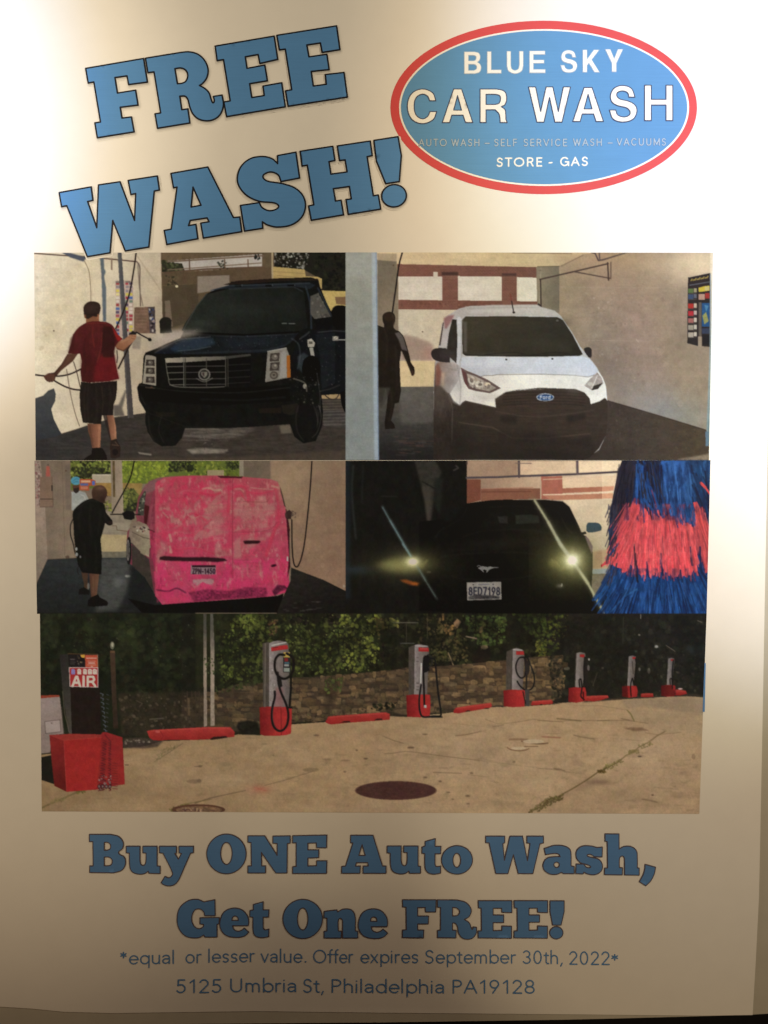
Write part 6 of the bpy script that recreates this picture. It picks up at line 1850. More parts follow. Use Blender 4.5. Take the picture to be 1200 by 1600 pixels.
glow(325, 640, 70, 62, (190, 184, 128), .6, 1.8)
line([(90, 262), (180, 405), (250, 535), (322, 636)], 26, (120, 116, 84), alpha=.35, soft=3, w1=40)
line([(335, 655), (420, 780), (525, 970)], 34, (130, 126, 90), alpha=.4, soft=3, w1=20)
line([(98, 276), (180, 408), (250, 538), (318, 630)], 9, (176, 174, 138), alpha=.75, soft=1.2, w1=22)
line([(335, 655), (420, 780), (518, 960)], 18, (190, 186, 142), alpha=.7, soft=1.2, w1=8)
line([(250, 700), (400, 590)], 8, (150, 146, 96), alpha=.35, soft=1.6); line([(330, 560), (324, 720)], 7, (170, 166, 116), alpha=.35, soft=1.6)
glow(325, 640, 40, 38, (250, 246, 200), .95, 2.2); glow(325, 640, 22, 20, (255, 255, 236), 1, 2.5)
crop(*D1)
glow(420, 690, 240, 84, (74, 71, 44), .5, 1.5); glow(440, 680, 90, 54, (140, 134, 88), .5, 1.7); glow(400, 690, 110, 30, (128, 122, 76), .6, 2)
line([(270, 325), (318, 412), (450, 640)], 8, (96, 114, 110), alpha=.5, soft=1.4, w1=20); line([(480, 690), (540, 788), (612, 905)], 18, (92, 104, 94), alpha=.5, soft=1.4, w1=6)
glow(458, 670, 44, 30, (206, 198, 146), .95, 2.2); glow(460, 668, 22, 16, (236, 230, 186), .95, 2.2)
crop(*D2)
# brush
own('D', 'wash_brush', "printed rotating wash brush of blue and red strips")
BR = [(628, 30), (1180, 30), (1180, 990), (515, 990), (500, 920), (462, 870), (500, 820), (546, 780), (552, 700), (500, 668), (548, 590), (545, 470), (556, 340), (572, 250), (592, 150), (610, 80)]
poly([(628, 30), (1180, 30), (1180, 990), (515, 990), (530, 900), (546, 780), (556, 690), (545, 470), (556, 340), (572, 250), (592, 150), (610, 80)], ((40, 38, 48), (32, 66, 116), (620, 200), (800, 400)), tex=.2, tsc=(14, 4))


def strands(n, xr, yr, length, spread, w, cols, seed, alpha=.9, ang=None):
    q = np.random.default_rng(seed)
    for _ in range(n):
        x = q.uniform(*xr)
        y = q.uniform(*yr)
        a = (x - 860) / 300 * spread + q.normal(0, .07) if ang is None else q.normal(ang, .1)
        L = q.uniform(*length)
        bend = q.normal(0, .06)
        x1, y1 = x + math.sin(a) * L * .5, y + math.cos(a) * L * .5
        x2, y2 = x1 + math.sin(a + bend) * L * .5, y1 + math.cos(a + bend) * L * .5
        c = np.array(cols[q.integers(len(cols))], float) * q.uniform(.82, 1.18)
        line([(x, y), (x1, y1), (x2, y2)], w * q.uniform(.6, 1.3), tuple(c), alpha=alpha)


clip(540, 719, 1115, 959.5)
strands(120, (600, 720), (30, 500), (120, 300), .25, 7, [(44, 40, 46), (34, 30, 34), (58, 50, 54), (28, 26, 34)], 60, .6, ang=-.1)
strands(170, (565, 1160), (560, 880), (140, 300), .55, 12, [(32, 66, 114), (26, 52, 92), (40, 80, 132), (24, 38, 66)], 61, .8)
strands(160, (560, 1160), (700, 900), (150, 260), .6, 4, [(56, 92, 142), (20, 30, 52), (40, 76, 126)], 62, .7)
line([(470, 872), (545, 790), (600, 760)], 12, (36, 72, 118)); line([(520, 910), (560, 820)], 6, (30, 58, 96)); line([(500, 905), (540, 830)], 5, (24, 36, 56)); line([(560, 950), (640, 860), (716, 815)], 9, (44, 82, 126))
strands(170, (700, 1160), (30, 240), (100, 240), .15, 9, [(40, 76, 126), (32, 60, 104), (28, 44, 76), (50, 88, 140)], 63, .8)
REDM = [(700, 262), (735, 270), (800, 330), (850, 372), (900, 380), (960, 370), (1000, 400), (1040, 440), (1085, 470), (1090, 560), (1060, 700), (1040, 725), (1010, 742), (985, 700), (960, 740), (930, 745), (905, 690), (880, 640), (862, 570), (850, 710), (830, 680), (815, 725), (800, 700), (775, 640), (765, 730), (730, 725), (715, 640), (690, 540), (665, 700), (640, 715), (620, 690), (585, 680), (560, 660), (505, 676), (560, 610), (610, 540), (640, 420), (670, 330)]
poly(REDM, ((184, 46, 54), (200, 52, 60), (620, 500), (950, 550)), tex=.1, tsc=(14, 3))
strands(50, (670, 1080), (300, 470), (150, 260), .35, 17, [(196, 46, 54), (168, 36, 44), (210, 58, 62), (140, 30, 40)], 81, .85)
strands(150, (650, 760), (290, 480), (120, 240), .75, 6, [(190, 48, 56), (164, 38, 46), (206, 66, 70), (130, 30, 42)], 64, .75)
strands(190, (690, 1080), (390, 600), (80, 190), .3, 7, [(204, 54, 62), (180, 42, 50), (216, 72, 76), (150, 34, 44)], 65, .7)
strands(60, (740, 1080), (600, 680), (40, 90), .25, 9, [(200, 50, 58), (176, 40, 50)], 72, .9)
for (x, y, L, w) in ((735, 600, 130, 12), (760, 600, 120, 12), (800, 610, 110, 10), (825, 600, 80, 10), (905, 620, 110, 14), (930, 620, 125, 14), (955, 620, 115, 12), (990, 600, 130, 16), (1012, 600, 140, 14), (1036, 600, 120, 12), (1062, 560, 150, 12), (640, 600, 110, 14), (665, 590, 110, 12), (610, 590, 90, 12)):
    line([(x, y), (x + 3, y + L * .5), (x + 8 if x > 700 else x - 10, y + L)], w, (194 + (x % 7) * 3, 46, 56), alpha=.95, w1=w * .7)
line([(505, 674), (560, 620), (620, 550)], 14, (172, 40, 46)); line([(560, 664), (620, 590), (670, 470)], 10, (160, 38, 46)); line([(540, 648), (590, 610)], 6, (196, 60, 62))
strands(120, (720, 880), (40, 130), (140, 280), .1, 8, [(38, 70, 118), (30, 48, 82), (46, 40, 46), (42, 78, 132), (22, 24, 34)], 66, .85, ang=.12)
for l in ([(780, 150), (800, 240), (842, 372)], [(740, 250), (752, 330), (760, 410)], [(760, 270), (820, 350), (850, 378)], [(720, 120), (735, 200), (745, 262)], [(800, 200), (850, 330), (880, 378)]):
    line(l, 18, (38, 72, 122), w1=5)
poly([(862, 38), (1022, 38), (1050, 160), (1080, 300), (1098, 420), (1084, 448), (1060, 428), (1020, 410), (1000, 400), (975, 330), (960, 366), (918, 374), (900, 300), (885, 180)], (46, 86, 144), tex=.1, tsc=(20, 3))
strands(150, (870, 1040), (50, 200), (110, 215), .25, 6, [(52, 94, 152), (40, 78, 132), (58, 102, 160), (34, 62, 108)], 67, .6, ang=.14)
strands(40, (890, 990), (180, 260), (90, 150), .25, 4, [(28, 50, 90), (60, 104, 160)], 71, .7, ang=.08)
strands(70, (930, 1060), (280, 330), (70, 120), .25, 6, [(44, 82, 138), (32, 60, 104)], 73, .85, ang=.2)
for l in ([(805, 215), (830, 300)], [(892, 300), (905, 380), (918, 470)], [(870, 500), (880, 610)], [(1018, 420), (1030, 520)], [(1066, 450), (1080, 580)], [(985, 470), (990, 560)], [(745, 300), (757, 420)]):
    line(l, 8, (90, 28, 38) if l[0][0] > 860 else (150, 42, 50), w1=2, alpha=.8)
strands(70, (1050, 1160), (100, 300), (120, 250), .2, 9, [(30, 50, 86), (36, 64, 108), (24, 36, 60)], 68, .85, ang=.3)
line([(1104, 174), (1130, 200), (1165, 250)], 20, (184, 44, 52), w1=8); poly([(1056, 290), (1080, 286), (1120, 370), (1165, 470), (1165, 700), (1130, 720), (1105, 600), (1090, 440)], (184, 48, 54), tex=.1, tsc=(14, 3)); strands(70, (1066, 1130), (310, 460), (140, 280), .2, 6, [(200, 60, 62), (160, 38, 46), (130, 32, 44)], 69, .7, ang=.2)
for (x, y, L) in ((700, 545, 190), (708, 600, 170), (776, 650, 90), (862, 600, 130), (980, 700, 70), (1040, 560, 110), (1098, 560, 160)):
    line([(x, y), (x + 4, y + L * .6), (x + 12, y + L)], 7, (28, 40, 70) if x > 720 else (34, 28, 36), alpha=.9, w1=14)
strands(160, (640, 1140), (300, 660), (30, 90), .2, 2.5, [(120, 26, 38), (222, 96, 94), (170, 44, 54)], 70, .5)
foam([(640, 40), (1160, 40), (1160, 400), (640, 400)], (20, 34, 66), 60, .25, .5, 421, .5, .35)
foam([(560, 690), (1160, 690), (1160, 965), (520, 965)], (18, 32, 60), 60, .15, .5, 422, .5, .35)
foam([(600, 300), (1100, 300), (1100, 740), (600, 740)], (120, 28, 38), 50, .35, .45, 423, .5, .35)
foam([(600, 300), (1100, 300), (1100, 740), (600, 740)], (224, 84, 86), 50, .35, .35, 424, .5, .35)
strands(60, (545, 600), (300, 760), (30, 80), .2, 5, [(40, 36, 44), (60, 56, 66)], 74, .8, ang=-.25)
own()

# ================================================================ photo E: vacuum posts
clip(58, 958.5, 1112, 1276)
crop(*E1)
rect(20, 30, 5000, 1500, (30, 28, 20), tex=.2)
own('E', 'foliage')
rect(20, 30, 1000, 900, (28, 29, 19), tex=.15, tsc=10)
blobs([(35, 40), (1000, 40), (1000, 560), (600, 600), (35, 600)], [(30, 32, 20), (22, 22, 15), (40, 43, 26), (34, 30, 20)], 900, 5, 30, seed=80, alpha=.6)
blobs([(35, 90), (180, 80), (170, 260), (40, 300)], [(52, 56, 32), (38, 42, 24)], 60, 6, 22, seed=81, alpha=.6); blobs([(340, 80), (900, 60), (900, 200), (350, 230)], [(44, 48, 28), (34, 38, 22)], 130, 8, 34, seed=82, alpha=.55)
blobs([(120, 60), (1100, 60), (1100, 500), (120, 320)], [(96, 96, 70), (80, 84, 50)], 60, 2, 5, seed=83)
crop(*E2)
rect(-20, 25, 1200, 480, (34, 34, 21), tex=.15)
blobs([(100, 30), (1200, 30), (1200, 440), (100, 490)], [(30, 29, 19), (44, 46, 26), (24, 22, 15)], 900, 5, 22, seed=84, alpha=.7)
blobs([(230, 35), (420, 35), (450, 180), (440, 330), (350, 440), (130, 460), (110, 250)], [(74, 82, 34), (60, 66, 30), (46, 50, 26), (92, 98, 44)], 420, 4, 15, seed=85, alpha=.75)
blobs([(240, 40), (400, 40), (400, 130), (260, 130)], [(98, 104, 44), (80, 88, 36)], 120, 4, 14, seed=86, alpha=.75)
blobs([(520, 100), (700, 80), (860, 60), (880, 380), (760, 400), (560, 400)], [(56, 60, 30), (72, 78, 36), (38, 40, 23)], 420, 4, 14, seed=87, alpha=.75)
blobs([(850, 40), (1110, 40), (1100, 200), (1080, 330), (950, 400), (860, 330)], [(90, 94, 40), (108, 110, 46), (60, 64, 32), (40, 42, 24)], 480, 4, 15, seed=88, alpha=.75)
blobs([(420, 70), (480, 70), (470, 170), (430, 160)], [(92, 68, 44), (60, 46, 32)], 40, 4, 12, seed=89); blobs([(1070, 60), (1130, 60), (1120, 160), (1090, 200)], [(104, 80, 46), (84, 72, 40)], 34, 6, 15, seed=90, alpha=.7)
blobs([(540, 40), (860, 40), (850, 90), (560, 100)], [(24, 22, 16), (40, 34, 26)], 120, 6, 20, seed=91); blobs([(1100, 130), (1200, 130), (1200, 370), (1110, 330)], [(24, 21, 17), (34, 26, 22)], 100, 6, 20, seed=92, alpha=.8)
blobs([(200, 40), (1100, 40), (1100, 380), (150, 420)], [(130, 130, 76), (112, 116, 58)], 150, 2, 6, seed=93, alpha=.8)
crop(*E3)
rect(0, 30, 1200, 400, (32, 30, 21), tex=.15)
blobs([(0, 35), (1200, 35), (1200, 330), (0, 410)], [(30, 28, 19), (42, 42, 26), (24, 22, 16)], 700, 5, 24, seed=94, alpha=.7)
blobs([(0, 60), (100, 60), (90, 140), (0, 150)], [(104, 98, 48), (70, 70, 36)], 40, 6, 16, seed=95)
blobs([(220, 60), (420, 60), (560, 200), (560, 350), (220, 390)], [(72, 66, 38), (56, 52, 32), (84, 70, 44)], 320, 4, 13, seed=96, alpha=.7)
blobs([(520, 50), (830, 50), (800, 240), (620, 260)], [(64, 76, 38), (48, 58, 30), (78, 88, 44)], 260, 5, 15, seed=97, alpha=.7)
blobs([(860, 40), (1200, 40), (1200, 130), (1000, 200)], [(62, 72, 32), (46, 52, 26)], 220, 5, 15, seed=98, alpha=.7); blobs([(1020, 210), (1130, 210), (1120, 320), (1010, 330)], [(96, 92, 40), (74, 74, 34)], 90, 4, 12, seed=99, alpha=.8)
poly([(388, 36), (402, 36), (404, 80), (390, 84)], (150, 112, 66)); poly([(466, 100), (490, 72), (515, 92), (490, 138), (470, 120)], (140, 108, 76), soft=.4); poly([(640, 130), (662, 120), (660, 160), (642, 168)], (128, 100, 64), soft=.4); blobs([(400, 110), (470, 110), (460, 180), (400, 160)], [(136, 104, 58), (90, 70, 44)], 30, 5, 12, seed=100)
line([(550, 190), (620, 205)], 8, (120, 100, 80)); line([(60, 97), (228, 98)], 5, (110, 104, 86), alpha=.8); line([(290, 36), (290, 200)], 5, (92, 80, 60)); line([(150, 100), (150, 230)], 4, (60, 54, 42)); line([(110, 236), (200, 236)], 7, (112, 112, 104), alpha=.6)
ell(665, 305, 50, 55, (28, 22, 18)); ell(672, 262, 24, 14, (110, 92, 66)); line([(430, 300), (465, 385)], 7, (120, 100, 70)); ell(20, 30, 40, 40, (40, 40, 26))
ell(650, 330, 60, 40, (34, 27, 21), soft=1)
crop(*E4)
rect(60, 30, 1200, 640, (34, 31, 25), tex=.12)
blobs([(0, 40), (220, 40), (180, 200), (100, 320), (0, 320)], [(60, 66, 32), (80, 82, 36), (40, 42, 24)], 190, 5, 15, seed=101, alpha=.75)
blobs([(150, 60), (1130, 50), (1120, 590), (150, 610)], [(34, 31, 24), (44, 41, 31), (28, 26, 21), (38, 38, 28)], 900, 5, 26, seed=102, alpha=.6)
blobs([(330, 380), (1100, 300), (1100, 580), (340, 600)], [(62, 54, 42), (48, 42, 33), (78, 70, 56)], 120, 3, 12, seed=103, alpha=.5)
poly([(990, 260), (1130, 240), (1130, 340), (1000, 300)], (44, 48, 44), alpha=.6, soft=3)
ell(795, 258, 12, 9, (140, 132, 120), soft=.4); ell(658, 290, 10, 8, (84, 92, 76), soft=.4); line([(690, 44), (690, 70)], 5, (120, 112, 96)); line([(1070, 84), (1100, 96)], 5, (96, 84, 70)); line([(860, 250), (920, 290)], 4, (96, 84, 70)); ell(195, 404, 20, 12, (112, 102, 84)); ell(745, 420, 10, 20, (96, 88, 76), alpha=.7); ell(435, 402, 8, 8, (90, 80, 64)); ell(680, 180, 8, 6, (100, 92, 80)); line([(400, 430), (370, 520)], 5, (84, 74, 60), alpha=.7)
line([(575, 60), (570, 240)], 4, (50, 50, 38)); ell(160, 470, 26, 22, (86, 80, 50), soft=.6)

# light and dark clumps over the leaves
own('E', 'foliage')
crop(*E1)
foam([(35, 40), (1100, 40), (1100, 560), (35, 600)], (20, 21, 15), 150, .02, .5, 401, .5)
foam([(35, 40), (1100, 40), (1100, 400), (35, 420)], (44, 47, 29), 90, .3, .45, 402, .4)
crop(*E2)
foam([(100, 30), (1200, 30), (1200, 400), (570, 420), (100, 490)], (24, 24, 16), 90, .12, .6, 403, .4)
foam([(200, 36), (1110, 36), (1080, 330), (200, 420)], (96, 100, 46), 36, .42, .5, 404, .3)
crop(*E3)
foam([(0, 35), (1200, 35), (1200, 320), (0, 400)], (24, 23, 17), 90, .1, .6, 405, .4)
foam([(200, 40), (830, 40), (800, 240), (250, 380)], (78, 78, 42), 36, .45, .5, 406, .3)
crop(*E4)
foam([(150, 50), (1130, 50), (1120, 590), (150, 610)], (24, 23, 18), 120, .05, .5, 407, .5)
own()

# stone wall, its stones laid in uneven courses
crop(*E2)
ex = lambda x: (600 + x / (1200 / 280) - 310) * E2[2]       # E3 x in E2 units
ey = lambda y: y / (1200 / 280) * E2[2]
own('E', 'stone_wall')
WALL = [(-100, 560), (100, 512), (230, 462), (380, 452), (570, 420), (700, 418), (900, 400), (1200, 372), (ex(165), ey(398)), (ex(400), ey(388)), (ex(650), ey(366)), (ex(820), ey(348)),
        (ex(1040), ey(325)), (ex(1200), ey(315)), (ex(1190), ey(600)), (ex(980), ey(655)), (ex(700), ey(668)), (ex(400), ey(700)), (1200, 652), (760, 680), (560, 694), (240, 745), (0, 720), (-100, 720)]
poly(WALL, ((56, 46, 34), (66, 52, 38), (200, 600), (2200, 400)), tex=.15)
q = np.random.default_rng(111)
wp = np.array(flatten(C2(WALL), 8.0))
x = -80.0
tops = np.interp
for row in range(10):
    x = -90 + q.random() * 40
    while x < ex(1180):
        t = (x + 100) / (ex(1180) + 100)
        top = np.interp(x, [-100, 230, 570, 1200, ex(820), ex(1200)], [548, 470, 428, 378, ey(356), ey(322)])
        bot = np.interp(x, [-100, 240, 560, 1200, ex(700), ex(1190)], [730, 740, 690, 650, ey(664), ey(600)])
        rh = (bot - top) / 9.2
        w = q.uniform(18, 48) if q.random() < .6 else q.uniform(48, 92)
        y0 = top + (row + q.uniform(-.35, .35)) * rh
        h = rh * q.uniform(.6, 1.5)
        ccx, ccy = (x + w / 2), y0 + h / 2
        (gx_, gy_), = C2([(ccx, ccy)])
        if inside(np.array([gx_]), np.array([gy_]), [wp])[0]:
            m = [(x + 3 + q.uniform(-3, 5), y0 + 3 + q.uniform(-3, 3), 1), (x + w * .5, y0 + q.uniform(-3, 3), 1), (x + w - 3, y0 + 3 + q.uniform(-3, 4), 1), (x + w - 1, y0 + h * .5, 1), (x + w - 3 - q.uniform(0, 5), y0 + h - 3, 1), (x + w * .5, y0 + h + q.uniform(-2, 2), 1), (x + 4, y0 + h - 3 + q.uniform(-3, 2), 1), (x + 1, y0 + h * .5, 1)]
            base = np.array([(90, 71, 47), (102, 81, 54), (77, 61, 43), (116, 92, 62), (94, 77, 54), (70, 55, 39), (106, 82, 52), (62, 50, 36)][q.integers(6)], float) * q.uniform(.86, 1.1)
            if x < 380:
                base = base * .86
            poly(m, tuple(base), alpha=.9, tex=.14, tsc=3)
            line([m[0][:2], m[1][:2], m[2][:2]], 2.5, tuple(base * 1.22), alpha=.5)
            line([m[4][:2], m[5][:2], m[6][:2]], 3, tuple(base * .55), alpha=.7)
        x += w + q.uniform(-3, 2)
blobs(WALL, [(50, 42, 32), (44, 37, 29), (116, 98, 72), (70, 58, 42)], 520, 2, 8, alpha=.45, seed=161, squash=.5)
foam(WALL, (46, 38, 30), 60, .15, .5, 162, .5, 1.5)
poly([(60, 640), (240, 690), (240, 745), (-100, 720), (-100, 640)], (54, 46, 32), alpha=.6, soft=2)
poly([(760, 440), (850, 420), (840, 540), (790, 640), (760, 600)], (44, 36, 27), alpha=.75, soft=3, tex=.3)
blobs([(560, 640), (1150, 600), (1150, 650), (560, 690)], [(58, 50, 32), (80, 72, 44), (40, 34, 24)], 130, 3, 11, seed=112, alpha=.6)
blobs([(760, 430), (870, 420), (860, 500), (770, 520)], [(50, 52, 30), (70, 74, 38)], 70, 4, 12, seed=113); blobs([(1030, 580), (1200, 570), (1180, 620), (1040, 610)], [(40, 40, 26), (24, 22, 16)], 50, 5, 14, seed=114)
blobs([(100, 480), (380, 440), (380, 460), (110, 520)], [(50, 52, 30), (36, 36, 22)], 60, 5, 14, seed=115)
crop(*E3)
blobs([(1100, 330), (1200, 320), (1200, 620), (1130, 600)], [(40, 36, 27), (60, 52, 38), (30, 28, 22)], 130, 6, 18, seed=116)
blobs([(340, 660), (460, 690), (440, 700), (340, 715)], [(50, 44, 30)], 30, 4, 9, seed=117)
crop(*E1)
poly([(580, 570), (1150, 560), (1150, 800), (780, 860), (600, 860)], (46, 38, 28), alpha=.7, soft=2, tex=.25, tsc=6); blobs([(580, 580), (1150, 580), (1150, 780), (620, 840)], [(66, 54, 40), (34, 28, 21), (82, 70, 54)], 160, 4, 16, seed=118, alpha=.5)
line([(790, 745), (880, 738)], 9, (74, 66, 54), alpha=.8); line([(700, 620), (740, 640), (720, 660)], 5, (78, 66, 52), alpha=.7)

# ground
own('E', 'concrete_ground')
crop(*E1)
GT = [(30, 985), (120, 975), (300, 960), (610, 938), (760, 925), (870, 890), (1180, 880)]
T_ = lambda pts, A: [((A[0] + p[0] / A[2] - E1[0]) * E1[2], (A[1] + p[1] / A[2] - E1[1]) * E1[2]) for p in pts]
GT += T_([(240, 765), (380, 768), (560, 704), (760, 690), (1160, 662)], E2) + T_([(0, 722), (150, 728), (400, 706), (720, 664), (980, 656), (1200, 640)], E3) + T_([(100, 640), (210, 632), (560, 612), (830, 596), (1000, 590), (1130, 600)], E4)
poly(GT + T_([(1130, 1500)], E4) + [(20, 1500)], ((132, 106, 74), (156, 128, 95), (200, 1100), (4200, 1100)), tex=.05, tsc=(8, 20))
crop(*E1)
glow(300, 1280, 500, 120, (112, 90, 64), .4); 
crop(*E3)
glow(600, 1000, 500, 160, (150, 126, 98), .5); glow(150, 1330, 500, 60, (140, 116, 88), .5)
crop(*E4)
glow(850, 1000, 300, 260, (160, 134, 106), .5); poly([(560, 612), (1130, 598), (1130, 720), (700, 660), (600, 680)], (122, 104, 84), alpha=.6, soft=2); poly([(600, 680), (1130, 700), (1130, 850), (850, 830), (640, 750)], (140, 118, 92), alpha=.6, soft=2)
crop(*E2)
blobs([(0, 800), (1200, 720), (2400, 680), (3100, 640), (3100, 1230), (0, 1230)], [(108, 88, 64), (166, 140, 108), (120, 98, 72), (150, 126, 96)], 900, 3, 30, alpha=.10, seed=120, squash=.3)
q = np.random.default_rng(121)
for _ in range(70):
    x = q.uniform(-600, 3000); y = q.uniform(780, 1220)
    line([(x, y), (x + q.uniform(20, 70), y + q.uniform(-4, 6))], q.uniform(3, 9), (100, 80, 58), alpha=q.uniform(.15, .4), soft=.5)
for (x, y, a, b) in ((714, 770, 18, 5), (453, 890, 5, 4), (958, 860, 7, 5), (1012, 910, 14, 5), (10, 957, 12, 6), (5, 1044, 14, 10), (886, 990, 8, 5), (680, 978, 50, 12), (400, 822, 20, 5), (780, 915, 30, 6), (890, 922, 30, 5)):
    ell(x, y, a, b, (62, 48, 36) if a < 20 else (104, 84, 60), alpha=.75, soft=.3)
glow(372, 1095, 60, 26, (160, 84, 66), .55); line([(340, 1085), (410, 1105)], 6, (164, 80, 64), alpha=.5, soft=.5); line([(350, 1100), (400, 1086)], 5, (160, 78, 62), alpha=.5, soft=.5)
own('E', 'ground_crack')
line([(-20, 1180), (60, 1152), (180, 1125), (285, 1103)], 6, (84, 66, 48), alpha=.8); line([(400, 1073), (470, 1054), (520, 1042), (580, 1022), (700, 985)], 4, (92, 72, 52), alpha=.8)
crop(*E3)
line([(0, 975), (60, 972), (150, 960), (280, 975), (400, 992), (520, 1006), (640, 1020)], 4, (98, 78, 56), alpha=.85, sm=True); line([(640, 1020), (870, 1050), (1140, 1084)], 3, (110, 90, 66), alpha=.6)
line([(0, 860), (60, 885), (130, 905)], 6, (98, 78, 56), alpha=.7); line([(330, 1100), (520, 1106)], 6, (100, 80, 58), alpha=.7); line([(560, 1115), (700, 1132)], 4, (110, 90, 64), alpha=.7)
line([(680, 745), (760, 775), (860, 768), (1000, 745), (1200, 765)], 4, (104, 84, 60), alpha=.7)
line([(480, 856), (560, 846), (650, 825)], 8, (90, 70, 50), alpha=.7); line([(730, 795), (800, 782)], 8, (90, 70, 50), alpha=.7); line([(450, 770), (700, 800)], 4, (112, 90, 64), alpha=.5)
for (x, y, a, b) in ((180, 934, 24, 7), (274, 845, 20, 5), (275, 1134, 14, 6), (376, 1160, 12, 5), (430, 1234, 14, 5), (560, 1258, 16, 6), (563, 1310, 12, 4), (586, 1105, 12, 5), (870, 1030, 10, 5), (460, 1280, 9, 4)):
    ell(x, y, a, b, (74, 58, 42), alpha=.8, soft=.3)
line([(840, 880), (900, 878), (960, 882)], 12, (104, 78, 54), alpha=.8, soft=.4); line([(920, 892), (1000, 908), (1060, 910), (1096, 903)], 6, (88, 62, 44), alpha=.9, sm=True); ell(1000, 893, 70, 14, (160, 138, 108)); line([(825, 934), (850, 948), (900, 956), (950, 950), (970, 940)], 7, (92, 66, 46), alpha=.8, sm=True); line([(940, 927), (1030, 926)], 5, (96, 72, 50)); ell(900, 938, 50, 9, (162, 140, 110))
line([(1060, 862), (1180, 868)], 9, (120, 78, 58), alpha=.8, soft=.3); line([(1080, 840), (1180, 842)], 4, (120, 96, 70), alpha=.7); ell(1165, 1080, 26, 7, (96, 76, 56), alpha=.8, soft=.4)
crop(*E4)
line([(0, 752), (100, 760), (250, 752), (420, 752), (600, 752), (740, 772)], 4, (104, 84, 60), alpha=.8); line([(130, 740), (220, 748), (290, 756)], 9, (90, 76, 48), alpha=.7); line([(600, 684), (625, 712), (645, 754)], 9, (96, 84, 50), alpha=.85); line([(240, 652), (420, 655), (600, 682)], 3, (112, 92, 68), alpha=.7)
line([(240, 850), (300, 865), (376, 876)], 7, (98, 78, 56), alpha=.8, soft=.3); line([(590, 880), (700, 890)], 4, (112, 90, 66), alpha=.7); line([(720, 835), (800, 848), (960, 832)], 4, (104, 84, 60), alpha=.8); poly([(575, 804), (640, 798), (700, 800), (742, 820), (640, 824)], (104, 80, 58), soft=.4, tex=.2); ell(650, 990, 60, 14, (134, 108, 82), alpha=.8, soft=.5); ell(683, 993, 14, 5, (54, 40, 32)); ell(1044, 995, 12, 20, (118, 94, 72), alpha=.7)
line([(560, 740), (610, 750)], 8, (104, 84, 58), alpha=.7); line([(110, 1074), (180, 1090)], 10, (104, 82, 60), alpha=.8, soft=.4); line([(0, 1075), (110, 1078)], 4, (110, 90, 66), alpha=.7); line([(180, 1095), (320, 1112)], 3, (112, 92, 68), alpha=.6); glow(400, 1165, 90, 18, (108, 84, 64), .8); glow(250, 1220, 160, 24, (128, 102, 78), .6, rot=-.4)
line([(700, 1280), (760, 1290), (800, 1300)], 9, (100, 80, 58), alpha=.8, soft=.4); ell(770, 1252, 9, 5, (84, 64, 46)); line([(780, 1200), (940, 1212)], 8, (128, 104, 80), alpha=.6, soft=.6); line([(0, 908), (70, 905)], 4, (84, 64, 46)); line([(400, 755), (480, 752)], 6, (90, 74, 52), alpha=.7)
own('E', 'grass_strip')
CR = [(850, 828), (800, 855), (740, 900), (680, 930), (640, 962), (590, 988), (540, 1030), (480, 1062), (405, 1098), (330, 1150), (250, 1200), (150, 1255), (80, 1300), (0, 1362)]
line(CR, 9, (88, 72, 44), alpha=.9)
blobs([(670, 915), (760, 895), (775, 912), (700, 945)], [(90, 82, 44), (76, 66, 36)], 40, 4, 8, seed=130); blobs([(610, 950), (680, 950), (680, 970), (610, 978)], [(84, 72, 38)], 34, 5, 10, seed=131); blobs([(450, 1050), (560, 1010), (575, 1025), (500, 1075), (440, 1085)], [(92, 82, 44), (78, 66, 36), (100, 90, 50)], 70, 4, 8, seed=132); blobs([(395, 1090), (450, 1080), (460, 1100), (410, 1108)], [(76, 60, 32)], 30, 5, 9, seed=133)
blobs([(40, 1290), (80, 1262), (150, 1258), (165, 1282), (100, 1310), (40, 1345), (0, 1368)], [(82, 72, 40), (68, 56, 32), (60, 48, 28)], 90, 4, 9, seed=134)
crop(*E3)
line([(1200, 1250), (1150, 1280), (1100, 1300), (1040, 1335), (970, 1368)], 10, (84, 70, 42), alpha=.9)
blobs([(1080, 1280), (1200, 1240), (1200, 1280), (1100, 1310), (1040, 1340), (985, 1372), (960, 1368)], [(84, 74, 42), (66, 52, 30), (92, 80, 46)], 110, 4, 9, seed=135)
crop(*E1)
line([(60, 1340), (120, 1312), (200, 1278), (290, 1238), (335, 1212)], 12, (92, 78, 50), alpha=.85, sm=True); blobs([(290, 1205), (350, 1200), (355, 1235), (300, 1245)], [(74, 66, 34), (90, 82, 44)], 50, 5, 11, seed=136); blobs([(120, 1285), (230, 1260), (230, 1285), (130, 1310)], [(100, 88, 52)], 40, 4, 9, seed=137)
blobs([(830, 960), (930, 920), (990, 910), (900, 980), (840, 1030)], [(84, 74, 44), (100, 86, 56)], 60, 4, 10, seed=138, alpha=.6); line([(820, 1030), (900, 980), (1010, 905)], 5, (88, 72, 50), alpha=.7)
line([(1090, 1062), (1140, 1056)], 7, (84, 66, 48), alpha=.8); ell(1085, 1160, 50, 14, (96, 76, 54), alpha=.8, soft=.5); ell(636, 1050, 14, 5, (80, 62, 44)); line([(630, 1030), (760, 1012)], 3, (104, 86, 62), alpha=.6); line([(1010, 1315), (1200, 1280)], 6, (90, 76, 46), alpha=.7); blobs([(910, 1345), (1010, 1315), (1060, 1310), (940, 1365)], [(92, 80, 44)], 50, 4, 9, seed=139)
own()
poly([(610, 870), (760, 868), (880, 890), (840, 930), (760, 940), (612, 938)], (56, 46, 38), alpha=.85, soft=1.2, tex=.2); blobs([(620, 880), (800, 880), (790, 900), (620, 910)], [(110, 98, 82)], 26, 4, 9, seed=140, alpha=.7)
crop(*E2)
